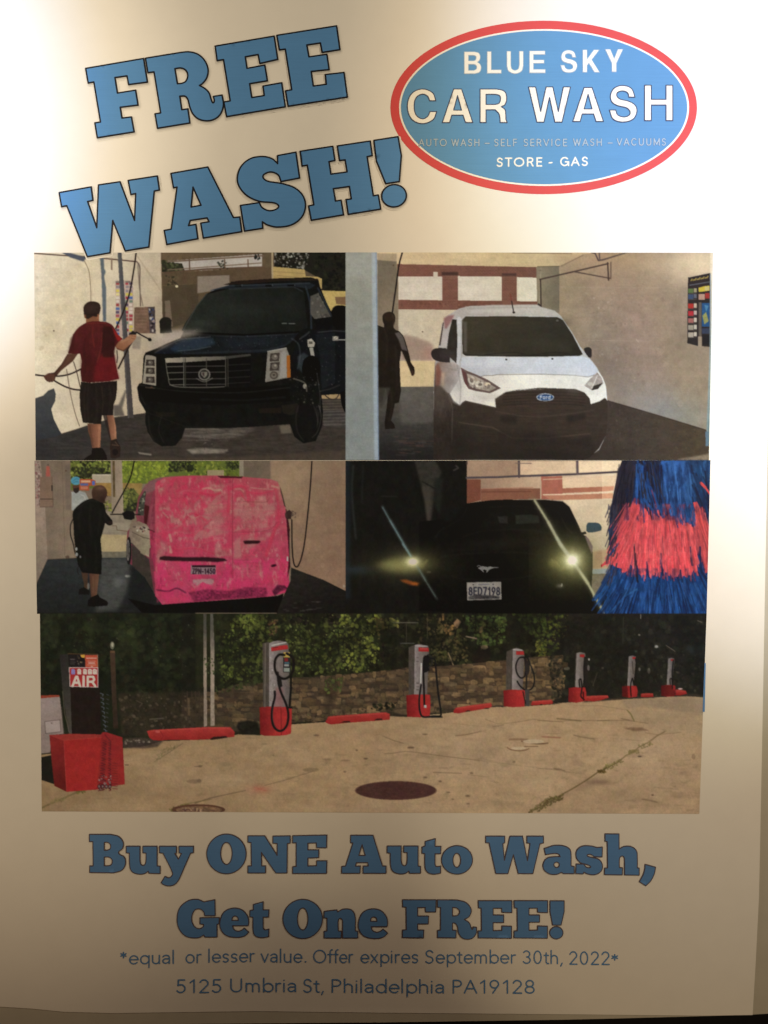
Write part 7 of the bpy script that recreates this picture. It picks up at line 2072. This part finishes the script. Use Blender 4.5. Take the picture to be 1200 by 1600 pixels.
poly([(230, 720), (240, 690), (300, 678), (360, 690), (374, 768), (290, 762), (250, 745)], (26, 24, 18), soft=1, tex=.3)
crop(*E3)
poly([(20, 690), (80, 700), (150, 720), (150, 728), (40, 722)], (40, 34, 26), alpha=.8, soft=.8); poly([(720, 660), (800, 652), (800, 664)], (44, 36, 28), alpha=.8)
crop(*E4)
poly([(322, 622), (560, 600), (570, 612), (300, 634)], (60, 48, 38), alpha=.8, soft=.6); poly([(920, 580), (1060, 574), (1110, 590), (930, 592)], (54, 44, 36), alpha=.8, soft=.6); poly([(665, 596), (820, 590), (780, 602), (670, 606)], (54, 44, 36), alpha=.8, soft=.6)
own()
crop(*E2)
GR = [(0, 800), (1200, 720), (2400, 680), (3060, 650), (3040, 1230), (-900, 1230), (-900, 1000)]
foam(GR, (118, 95, 69), 260, .15, .22, 411, .6, 2.5)
foam(GR, (172, 146, 112), 200, .2, .25, 412, .6, 2.5)
foam(GR, (100, 82, 60), 60, .5, .22, 413, .3, 2.2)
foam(GR, (104, 84, 60), 24, .6, .3, 414, .3, 2.5)
# manholes
own('E', 'manhole_cover', "printed large dark manhole cover in the middle of the concrete")
crop(0, 0, 1.0)
ell(618.5, 1235, 64, 15, (96, 70, 54)); ell(618.5, 1235, 62.5, 14, (66, 42, 36), tex=.12, tsc=(2, 4))
own('E', 'manhole_cover', "printed small manhole cover at the bottom edge")
ell(310, 1265, 42, 8.5, (76, 50, 36)); ell(311, 1265.5, 36, 6.2, (104, 78, 54), tex=.35, tsc=(1, 4)); line([(285, 1265), (335, 1266)], 2, (70, 50, 40), alpha=.7); blobs([(285, 1262), (320, 1262), (320, 1269), (285, 1269)], [(70, 48, 40), (130, 104, 76)], 30, 1, 3, seed=141)
# white box, air machine
crop(*E1)
own('E', 'bin')
poly([(55, 1000), (130, 985), (150, 1180), (60, 1150)], (26, 24, 18))
own('E', 'white_box')
poly([(36, 602), (186, 590), (198, 700), (216, 842), (135, 850), (122, 968), (50, 976)], ((134, 118, 108), (118, 102, 92), (60, 650), (180, 800)), tex=.05)
poly([(36, 586), (180, 582), (188, 594), (40, 606)], (150, 66, 44)); poly([(86, 760), (188, 748), (194, 828), (92, 840)], (140, 124, 114)); line([(86, 760), (188, 748), (194, 828), (92, 840), (86, 760)], 3.5, (76, 62, 56)); ell(132, 770, 6, 3, (84, 70, 62)); line([(198, 660), (212, 840)], 6, (70, 60, 52), alpha=.7)
own('E', 'post')
poly([(522, 290), (556, 292), (566, 600), (578, 806), (546, 806), (536, 600)], ((62, 46, 34), (44, 34, 26), (540, 320), (560, 700)), tex=.1); ell(538, 250, 15, 26, (88, 84, 66)); ell(539, 246, 7, 16, (140, 134, 110)); rect(524, 284, 556, 300, (84, 62, 42))
own('E', 'air_machine')
poly([(186, 312), (242, 308), (262, 560), (268, 850), (244, 830), (206, 560)], ((40, 37, 32), (62, 56, 48), (200, 400), (240, 800)), tex=.08); line([(206, 560), (218, 700), (252, 840)], 4, (92, 82, 66), alpha=.8)
poly([(242, 306), (442, 310), (456, 600), (462, 848), (268, 852), (258, 560)], (30, 22, 18), tex=.08); line([(242, 306), (442, 310)], 4, (86, 64, 40))
own('E', 'air_sign', "printed red and white sign reading AIR on the air machine")
poly([(246, 312), (442, 314), (442, 398), (248, 396)], (30, 26, 24)); line([(260, 344), (284, 344)], 9, (110, 100, 92), alpha=.5); line([(258, 362), (290, 362)], 3, (110, 100, 92), alpha=.6); line([(258, 374), (284, 374)], 3, (110, 100, 92), alpha=.6)
blobs([(300, 325), (345, 320), (350, 385), (305, 385)], [(90, 80, 66), (20, 18, 16), (120, 100, 70)], 20, 4, 9, seed=142, alpha=.7); poly([(325, 312), (355, 312), (352, 334), (330, 330)], (206, 150, 60))
poly([(356, 314), (442, 314), (442, 397), (358, 396)], (186, 82, 56)); line([(366, 336), (432, 336)], 6, (214, 170, 150), alpha=.9); line([(376, 356), (424, 356)], 5, (206, 150, 130), alpha=.8); line([(380, 368), (420, 368)], 6, (220, 186, 170), alpha=.9); line([(374, 380), (428, 380)], 5, (206, 150, 130), alpha=.8); line([(396, 390), (406, 390)], 4, (220, 190, 170))
line([(440, 314), (441, 398)], 4, (150, 120, 90))
poly([(248, 396), (443, 396), (444, 532), (254, 526)], (196, 176, 164)); poly([(252, 400), (439, 400), (440, 528), (258, 522)], (166, 50, 46))
for k, x in enumerate((264, 304, 342, 376, 408)):
    poly([(x, 412), (x + 12, 406, 1), (x + 26, 414), (x + 26, 444), (x, 444)], (200, 184, 172) if k else (116, 104, 150)); 
    if k:
        line([(x + 6, 420), (x + 20, 420)], 3, (150, 60, 54)); 
for l in ([(272, 522), (296, 460), (304, 460), (322, 522)], [(282, 500), (314, 500)], [(346, 458), (346, 522)], [(374, 522), (374, 460), (410, 460), (418, 478), (408, 492), (378, 494)], [(404, 494), (424, 522)]):
    line(l, 15, (206, 188, 172))
own('E', 'red_block')
poly([(118, 850), (262, 842), (462, 846), (474, 832), (500, 832), (606, 866), (470, 866), (214, 888)], (150, 52, 44), tex=.05)
poly([(118, 850), (214, 886), (222, 1060), (232, 1230), (150, 1190), (130, 1000)], ((134, 40, 36), (92, 28, 24), (160, 900), (180, 1180)), tex=.06)
poly([(214, 886), (470, 862), (456, 1020), (430, 1216), (232, 1230)], (158, 42, 38), tex=.04); poly([(470, 834), (500, 832), (606, 866), (614, 1020), (622, 1180), (520, 1194), (430, 1216), (456, 1000), (466, 870)], ((140, 40, 38), (146, 42, 38), (480, 900), (600, 1100)), tex=.06)
line([(214, 886), (232, 1228)], 4, (184, 66, 58), alpha=.7); line([(118, 850), (214, 886), (466, 866)], 4, (176, 66, 56), alpha=.7)
own('E', 'coiled_hose')
for k in range(9):
    y = 570 + k * 30
    line([(458 + k * 3, y), (478 + k * 2, y + 8), (472 + k * 3, y + 18)], 5, (92, 96, 104), alpha=.75); line([(500 - k, y + 8), (515 - k, y + 14)], 4, (84, 84, 90), alpha=.6)
for k in range(20):
    y = 885 + k * 17
    c = (74, 26, 30) if k % 2 else (108, 34, 36)
    line([(478 - k * 1.6, y), (500 - k, y + 9), (478 - k * 1.8, y + 16)], 5, c, alpha=.9, sm=True); line([(512, y), (530, y + 8), (516, y + 16)], 5, c, alpha=.85, sm=True)
    if k > 8:
        line([(538, y), (572, y + 3)], 4, (104, 34, 34), alpha=.8)
line([(488, 846), (505, 868), (528, 900), (520, 980)], 5, (96, 32, 34), sm=True); blobs([(440, 1120), (535, 1120), (530, 1220), (440, 1215)], [(60, 26, 28), (92, 34, 34), (130, 110, 104)], 60, 4, 9, seed=143)
for k in range(4):
    ell(450 + k * 24, 1195, 11, 14, (58, 34, 34)); ell(450 + k * 24, 1195, 5, 7, (120, 96, 90))
# rusted poles
own('E', 'steel_pole')
crop(*E2)
poly([(30, 34), (49, 34), (52, 714), (33, 718)], ((66, 62, 52), (128, 112, 94), (40, 120), (40, 320)), tex=.16, tsc=(5, 2)); poly([(72, 34), (89, 34), (96, 200), (98, 710), (74, 714)], ((74, 70, 60), (132, 116, 98), (80, 120), (80, 320)), tex=.16, tsc=(5, 2))
blobs([(32, 300), (98, 300), (98, 400), (32, 400)], [(50, 56, 34), (70, 72, 44)], 26, 4, 11, seed=144)
own('E', 'fence_rail')
crop(*E1)
for x in (1040, 1070, 1095, 1120):
    line([(x, 560), (x + 4, 795)], 8, (52, 42, 32), alpha=.8)
poly([(1040, 600), (1056, 600), (1060, 720), (1044, 720)], (90, 72, 52), alpha=.6, soft=.6)


def bumper(A, pts, top, hole=None):
    crop(*A)
    own('E', 'parking_stop')
    poly(pts, ((176, 60, 52), (142, 38, 34), (pts[0][0], min(p[1] for p in pts)), (pts[0][0], max(p[1] for p in pts))), tex=.06)
    line(top, 5, (196, 84, 70), alpha=.6, soft=.3)
    for h in hole or []:
        poly(h, (40, 24, 20))


crop(*E1)
bumper(E1, [(770, 824), (800, 816), (1180, 796), (1330, 798), (1358, 830), (1355, 862), (1200, 878), (1110, 882), (900, 884), (860, 888), (812, 884), (786, 868)], [(800, 822), (1190, 802), (1320, 804)], [[(1190, 878), (1215, 862), (1300, 856), (1310, 868), (1200, 884)]])
line([(862, 826), (880, 860), (860, 884)], 6, (120, 32, 30), alpha=.6); ell(842, 828, 16, 8, (200, 110, 96), alpha=.5)
bumper(E2, [(768, 690), (786, 656), (850, 650), (1130, 630), (1158, 640), (1158, 674), (1100, 680), (900, 694), (806, 704), (785, 700)], [(790, 660), (1130, 636)], [[(856, 694), (880, 684), (915, 684), (920, 692)], [(1062, 680), (1080, 668), (1110, 668), (1114, 676)]])
bumper(E3, [(464, 690), (480, 668), (560, 654), (716, 634), (724, 656), (710, 668), (560, 694), (500, 705), (468, 702)], [(484, 672), (714, 640)], [[(540, 694), (560, 684), (578, 686), (576, 692)], [(664, 676), (680, 668), (706, 668), (700, 674)]])
bumper(E3, [(984, 646), (992, 624), (1060, 618), (1122, 615), (1132, 630), (1128, 642), (1060, 648), (990, 653)], [(994, 627), (1120, 619)], [[(1040, 650), (1048, 642), (1060, 642), (1064, 648)]])
bumper(E4, [(322, 622), (322, 590), (400, 586), (470, 586), (476, 600), (420, 618), (380, 626)], [(326, 594), (466, 590)])
bumper(E4, [(690, 596), (692, 574), (730, 570), (772, 572), (776, 594), (740, 598)], [(694, 577), (768, 575)])
bumper(E4, [(922, 584), (924, 546), (960, 548), (992, 554), (1000, 574), (960, 584)], [(926, 552), (986, 557)])
crop(*E4)
ell(955, 541, 16, 5, (190, 150, 140))


def vac(A, side, front, label, base, lab="printed vacuum post"):
    crop(*A)
    own('E', 'vacuum_post', lab)
    poly(side, (66, 58, 50), tex=.12, tsc=(6, 2))
    x0 = min(p[0] for p in front); x1 = max(p[0] for p in front)
    yy = front[0][1] + 40
    poly(front, ((124, 113, 106), (80, 71, 64), (x0, yy), (x1, yy)), tex=.1, tsc=(5, 3))
    if label:
        poly(label, (168, 46, 44))
    bx0 = min(p[0] for p in base); bx1 = max(p[0] for p in base)
    by0 = min(p[1] for p in base)
    poly(base, ((120, 32, 30), (168, 48, 44), (bx0, by0), (bx0 + (bx1 - bx0) * .6, by0)), tex=.08)


vac(E2, [(388, 214), (430, 204), (432, 600), (392, 600)], [(428, 214), (452, 202, 1), (496, 198, 1), (540, 212, 1), (546, 230), (556, 600), (428, 600)], [(440, 238), (500, 226), (540, 224), (542, 248), (442, 262)],
    [(370, 600), (420, 596), (564, 598), (566, 640), (560, 758), (530, 768), (480, 773), (400, 772), (374, 764)], "printed tallest vacuum post, nearest the air machine")
line([(405, 215), (402, 598)], 5, (96, 86, 74)); line([(445, 226), (500, 214), (530, 208)], 6, (176, 168, 160), alpha=.8); poly([(470, 480), (510, 480), (515, 600), (460, 600)], (132, 74, 70), alpha=.45, soft=2)
blobs([(432, 280), (460, 280), (460, 580), (432, 580)], [(90, 78, 70), (160, 150, 142)], 40, 2, 6, seed=150, alpha=.5); line([(500, 606), (502, 768)], 4, (110, 30, 28)); line([(452, 240), (480, 236)], 4, (60, 24, 24), alpha=.7)
poly([(512, 268), (556, 266), (558, 388), (512, 390)], (36, 34, 32)); rect(514, 268, 554, 298, (158, 132, 62)); rect(520, 302, 542, 324, (120, 40, 38)); rect(518, 340, 548, 352, (150, 150, 142), alpha=.8); rect(516, 362, 552, 386, (140, 146, 130), alpha=.75); rect(520, 328, 550, 336, (60, 84, 90))
own('E', 'vacuum_hose')
line([(520, 284), (490, 282), (466, 310), (462, 360), (478, 405), (515, 428), (552, 412), (574, 372), (576, 320), (560, 290), (535, 275)], 15, (24, 21, 18), sm=True)
line([(480, 390), (484, 450), (500, 510), (530, 580), (544, 640), (538, 700), (515, 735), (485, 742), (455, 715), (444, 660), (448, 600), (462, 540), (462, 505)], 14, (24, 21, 19), sm=True)
line([(560, 410), (560, 480), (552, 590)], 13, (22, 20, 17)); poly([(540, 596), (566, 596), (572, 608), (540, 608)], (24, 22, 20)); line([(494, 430), (500, 470)], 16, (26, 22, 20))
line([(474, 330), (482, 390), (510, 416)], 3, (70, 62, 54), alpha=.7, sm=True); line([(452, 600), (450, 670), (468, 720)], 3, (64, 56, 50), alpha=.7, sm=True)
vac(E3, [(165, 262), (208, 246), (208, 584), (164, 584)], [(206, 248), (232, 242, 1), (268, 248, 1), (298, 256), (302, 300), (288, 584), (202, 584)], [(232, 264), (298, 266), (300, 292), (232, 290)],
    [(150, 584), (200, 578), (308, 580), (312, 640), (306, 728), (240, 732), (154, 728)], "printed second vacuum post, hose hanging wide on its right")
line([(212, 252), (290, 256)], 5, (176, 166, 160), alpha=.8); rect(240, 270, 292, 276, (206, 120, 110), alpha=.5)
for y in (330, 355, 500, 524, 545):
    rect(216, y, 234, y + 5, (70, 62, 56))
line([(250, 372), (246, 500)], 9, (190, 184, 176), alpha=.8)
own('E', 'vacuum_hose')
poly([(262, 330), (300, 306), (304, 420), (268, 436)], (26, 23, 21)); line([(296, 330), (270, 330), (264, 420), (268, 560), (270, 650)], 13, (24, 21, 19), sm=True); line([(305, 320), (320, 330), (322, 370), (300, 400)], 8, (40, 36, 32), sm=True)
line([(308, 340), (340, 345), (350, 440), (362, 560), (380, 690), (376, 722), (330, 724), (262, 728), (240, 690), (236, 610), (248, 515)], 12, (26, 24, 22), sm=True); line([(300, 730), (388, 730)], 10, (28, 26, 24)); rect(268, 650, 284, 668, (150, 144, 134))
vac(E3, [(820, 292), (866, 272), (860, 552), (816, 552)], [(862, 276), (884, 268, 1), (912, 274, 1), (936, 284), (940, 320), (928, 552), (856, 552)], [(886, 288), (936, 290), (938, 312), (886, 312)],
    [(800, 552), (856, 546), (942, 550), (944, 600), (940, 660), (860, 664), (802, 658)], "printed third vacuum post with its hose in loops")
line([(866, 278), (925, 282)], 5, (180, 172, 164), alpha=.8)
own('E', 'vacuum_hose')
line([(938, 330), (905, 335), (884, 380), (888, 430), (912, 466), (938, 460), (948, 420), (944, 350), (934, 328)], 10, (26, 23, 21), sm=True)
line([(958, 326), (972, 360), (1002, 440), (1006, 500), (986, 542), (945, 548), (910, 520), (892, 490)], 10, (26, 24, 22), sm=True); line([(950, 340), (955, 450), (952, 540)], 12, (34, 30, 27)); poly([(942, 546), (972, 546), (972, 658), (950, 656)], (54, 50, 46)); line([(930, 560), (948, 640)], 7, (24, 20, 18)); ell(960, 400, 16, 50, (40, 34, 30))
line([(972, 330), (985, 420), (960, 520)], 5, (60, 54, 48), sm=True, alpha=.8)
vac(E4, [(255, 304), (266, 298), (258, 532), (248, 532)], [(262, 302), (285, 295, 1), (318, 302), (322, 330), (300, 532), (252, 532)], [(283, 310), (314, 310), (312, 330), (283, 328)],
    [(208, 536), (250, 530), (322, 532), (326, 570), (322, 622), (260, 634), (206, 628)], "printed fourth vacuum post at the start of the dark wall")
own('E', 'vacuum_hose')
line([(316, 330), (310, 400), (312, 480), (330, 560)], 11, (28, 25, 22)); line([(282, 530), (278, 485), (290, 478), (296, 540), (290, 590), (312, 614)], 9, (24, 21, 19), sm=True); poly([(316, 340), (340, 340), (334, 520), (318, 520)], (34, 30, 26)); ell(344, 344, 6, 8, (150, 140, 128)); ell(340, 400, 8, 20, (104, 96, 88), alpha=.7)
poly([(300, 560), (310, 560), (312, 620), (304, 622)], (60, 22, 20))
vac(E4, [(608, 324), (616, 322), (608, 522), (600, 522)], [(612, 324), (636, 318), (658, 324), (656, 360), (640, 522), (600, 522)], [(634, 328), (656, 328), (654, 340), (634, 340)],
    [(566, 526), (600, 520), (664, 522), (670, 560), (664, 594), (610, 600), (566, 592)], "printed fifth vacuum post in the shade")
poly([(566, 522), (600, 520), (606, 598), (566, 592)], (60, 22, 20), alpha=.6)
own('E', 'vacuum_hose')
line([(656, 340), (664, 400), (654, 470), (674, 545)], 10, (28, 25, 22), sm=True); line([(642, 510), (634, 470), (622, 520), (626, 590)], 8, (26, 22, 20), sm=True); ell(682, 410, 7, 12, (112, 104, 94), alpha=.7); line([(634, 360), (640, 440)], 6, (60, 52, 46))
vac(E4, [(872, 338), (880, 335), (870, 516), (864, 516)], [(876, 338), (896, 333), (916, 338), (914, 370), (898, 516), (864, 516)], [(892, 342), (914, 343), (912, 354), (892, 353)],
    [(828, 520), (864, 514), (920, 516), (922, 550), (918, 590), (870, 594), (828, 588)], "printed last vacuum post, smallest and farthest along the wall")
poly([(828, 516), (920, 516), (918, 590), (828, 590)], (48, 20, 18), alpha=.5)
poly([(904, 520), (920, 520), (920, 552), (906, 552)], (150, 44, 40), alpha=.8)
own('E', 'vacuum_hose')
line([(908, 350), (900, 440), (904, 500)], 9, (30, 27, 24)); line([(888, 512), (886, 478), (898, 476), (902, 540)], 7, (26, 22, 20), sm=True)
own()


# ------------------------------------------------------------------ finish the print and cut it into its pictures
soft = CAN
k3 = np.array([.13, .74, .13], np.float32)
for _ in range(3):
    soft = soft * k3[1] + np.roll(soft, 1, 0) * k3[0] + np.roll(soft, -1, 0) * k3[2]
    soft = soft * k3[1] + np.roll(soft, 1, 1) * k3[0] + np.roll(soft, -1, 1) * k3[2]
red = np.clip((soft[..., :1] - np.maximum(soft[..., 1:2], soft[..., 2:3]) - 12) / 70, 0, 1)
gx0 = (np.arange(CW) / SS + PX0)[None, :, None]
gy0 = (np.arange(CH) / SS + PY0)[:, None, None]
brush = ((gx0 > 940) & (gy0 > 719) & (gy0 < 959)).astype(np.float32)
pink = ((gx0 > 240) & (gx0 < 455) & (gy0 > 719) & (gy0 < 959)).astype(np.float32)
soft = soft * (1 - .17 * red * (1 - brush) * (1 - pink) - .11 * red * pink)
soft = soft + red * brush * np.array([20, 30, 24], np.float32)
lum = (vnoise(CH, CW, 3, 3, 5) * .5 + vnoise(CH, CW, 7, 5, 6) * .5)
truck = np.clip(1 - np.maximum(np.abs(gx0 - 400) / 150, np.abs(gy0 - 560) / 165), 0, .2) * 5 * ((gx0 < 541) & (gy0 < 719))
grey = soft.mean(-1, keepdims=True)
soft = np.where(soft[..., 2:3] > soft[..., :1], soft + (grey * np.array([1.0, 1.03, .98], np.float32) - soft) * truck * .62, soft)
mid = vnoise(CH, CW, 18, 24, 14) * .6 + vnoise(CH, CW, 44, 60, 15) * .4
fine = vnoise(CH, CW, 2.1, 2.6, 16)
streak = vnoise(CH, CW, 2.2, 60, 8)
chroma = np.stack([vnoise(CH, CW, 13, 13, 11 + c) for c in range(3)], -1)
soft = soft * (1 + .035 * lum + .05 * mid + .025 * fine + .012 * streak)[..., None] + 1.5 * lum[..., None] + chroma * 1.6 + .6 * fine[..., None]

STEP = 1.0


def sample(A, px, py):
    x = np.clip((px - PX0) * SS - .5, 0, CW - 1.001)
    y = np.clip((py - PY0) * SS - .5, 0, CH - 1.001)
    i, j = x.astype(int), y.astype(int)
    fx, fy = (x - i)[..., None], (y - j)[..., None]
    return A[j, i] * (1 - fx) * (1 - fy) + A[j, i + 1] * fx * (1 - fy) + A[j + 1, i] * (1 - fx) * fy + A[j + 1, i + 1] * fx * fy


def panel(code, label, tl, trc, br, bl, lift=1.2 * E0):
    cols = int(round((trc[0] - tl[0]) / STEP))
    rows = int(round((bl[1] - tl[1]) / STEP))
    U, V = np.meshgrid(np.linspace(0, 1, cols + 1), np.linspace(0, 1, rows + 1))
    X = (tl[0] * (1 - U) + trc[0] * U) * (1 - V) + (bl[0] * (1 - U) + br[0] * U) * V
    Y = (tl[1] * (1 - U) + trc[1] * U) * (1 - V) + (bl[1] * (1 - U) + br[1] * U) * V
    W = to_world(X, Y, lift).reshape(-1, 3)
    K = albedo(sample(soft, X, Y), X, Y).reshape(-1, 3)
    idx = np.arange((rows + 1) * (cols + 1)).reshape(rows + 1, cols + 1)
    Q = np.stack([idx[:-1, :-1], idx[1:, :-1], idx[1:, 1:], idx[:-1, 1:]], -1).reshape(-1, 4)
    mx = (X[:-1, :-1] + X[1:, 1:]) / 2
    my = (Y[:-1, :-1] + Y[1:, 1:]) / 2
    cid = IDS[np.clip(((my - PY0) * SS).astype(int), 0, CH - 1), np.clip(((mx - PX0) * SS).astype(int), 0, CW - 1)].ravel()
    for k in np.unique(cid):
        if k and REG[k][0] != code:
            cid[cid == k] = 0

    def cut(k):
        q = Q[cid == k]
        used, inv = np.unique(q, return_inverse=True)
        return W[used], inv.reshape(q.shape), K[used]
    v, f, c = cut(0)
    root = mesh_obj("printed_photo", v, f, M_PHOTO, flyer, colors=c, label=label)
    for k in np.unique(cid):
        if k == 0:
            continue
        v, f, c = cut(k)
        if len(f) < 12:
            continue
        o = mesh_obj(REG[k][1], v, f, M_PHOTO, root, colors=c)
        if REG[k][2]:
            o["label"] = REG[k][2]
    return root


fill_mesh('misprint_edge', [np.array([(1100.6, 1036.0), (1102.6, 1036.0), (1100.9, 1112.0), (1097.6, 1112.0)])], M_BLUE3, flyer, 2.2 * E0, 5)
panel('A', "printed photo of a man in a red shirt spraying a black pickup truck", (53.5, 395), (540.3, 394.5), (540.3, 719), (56, 719.5))
panel('B', "printed photo of a white van in a wash bay with a man walking beside it", (540.3, 394.5), (1114, 395), (1107.5, 719), (540.3, 719))
panel('C', "printed photo of a van covered in pink foam being sprayed by a man in black", (54, 720), (540.3, 720), (540.5, 959), (58, 959))
panel('D', "printed photo of a dark car with lit headlights beside a red and blue wash brush", (540.3, 720), (1110, 719), (1104, 959), (540.5, 959))
panel('E', "printed photo of a row of red and silver vacuum posts along a stone wall", (62.5, 959), (1104, 959), (1092.5, 1271.5), (65.5, 1267.5))
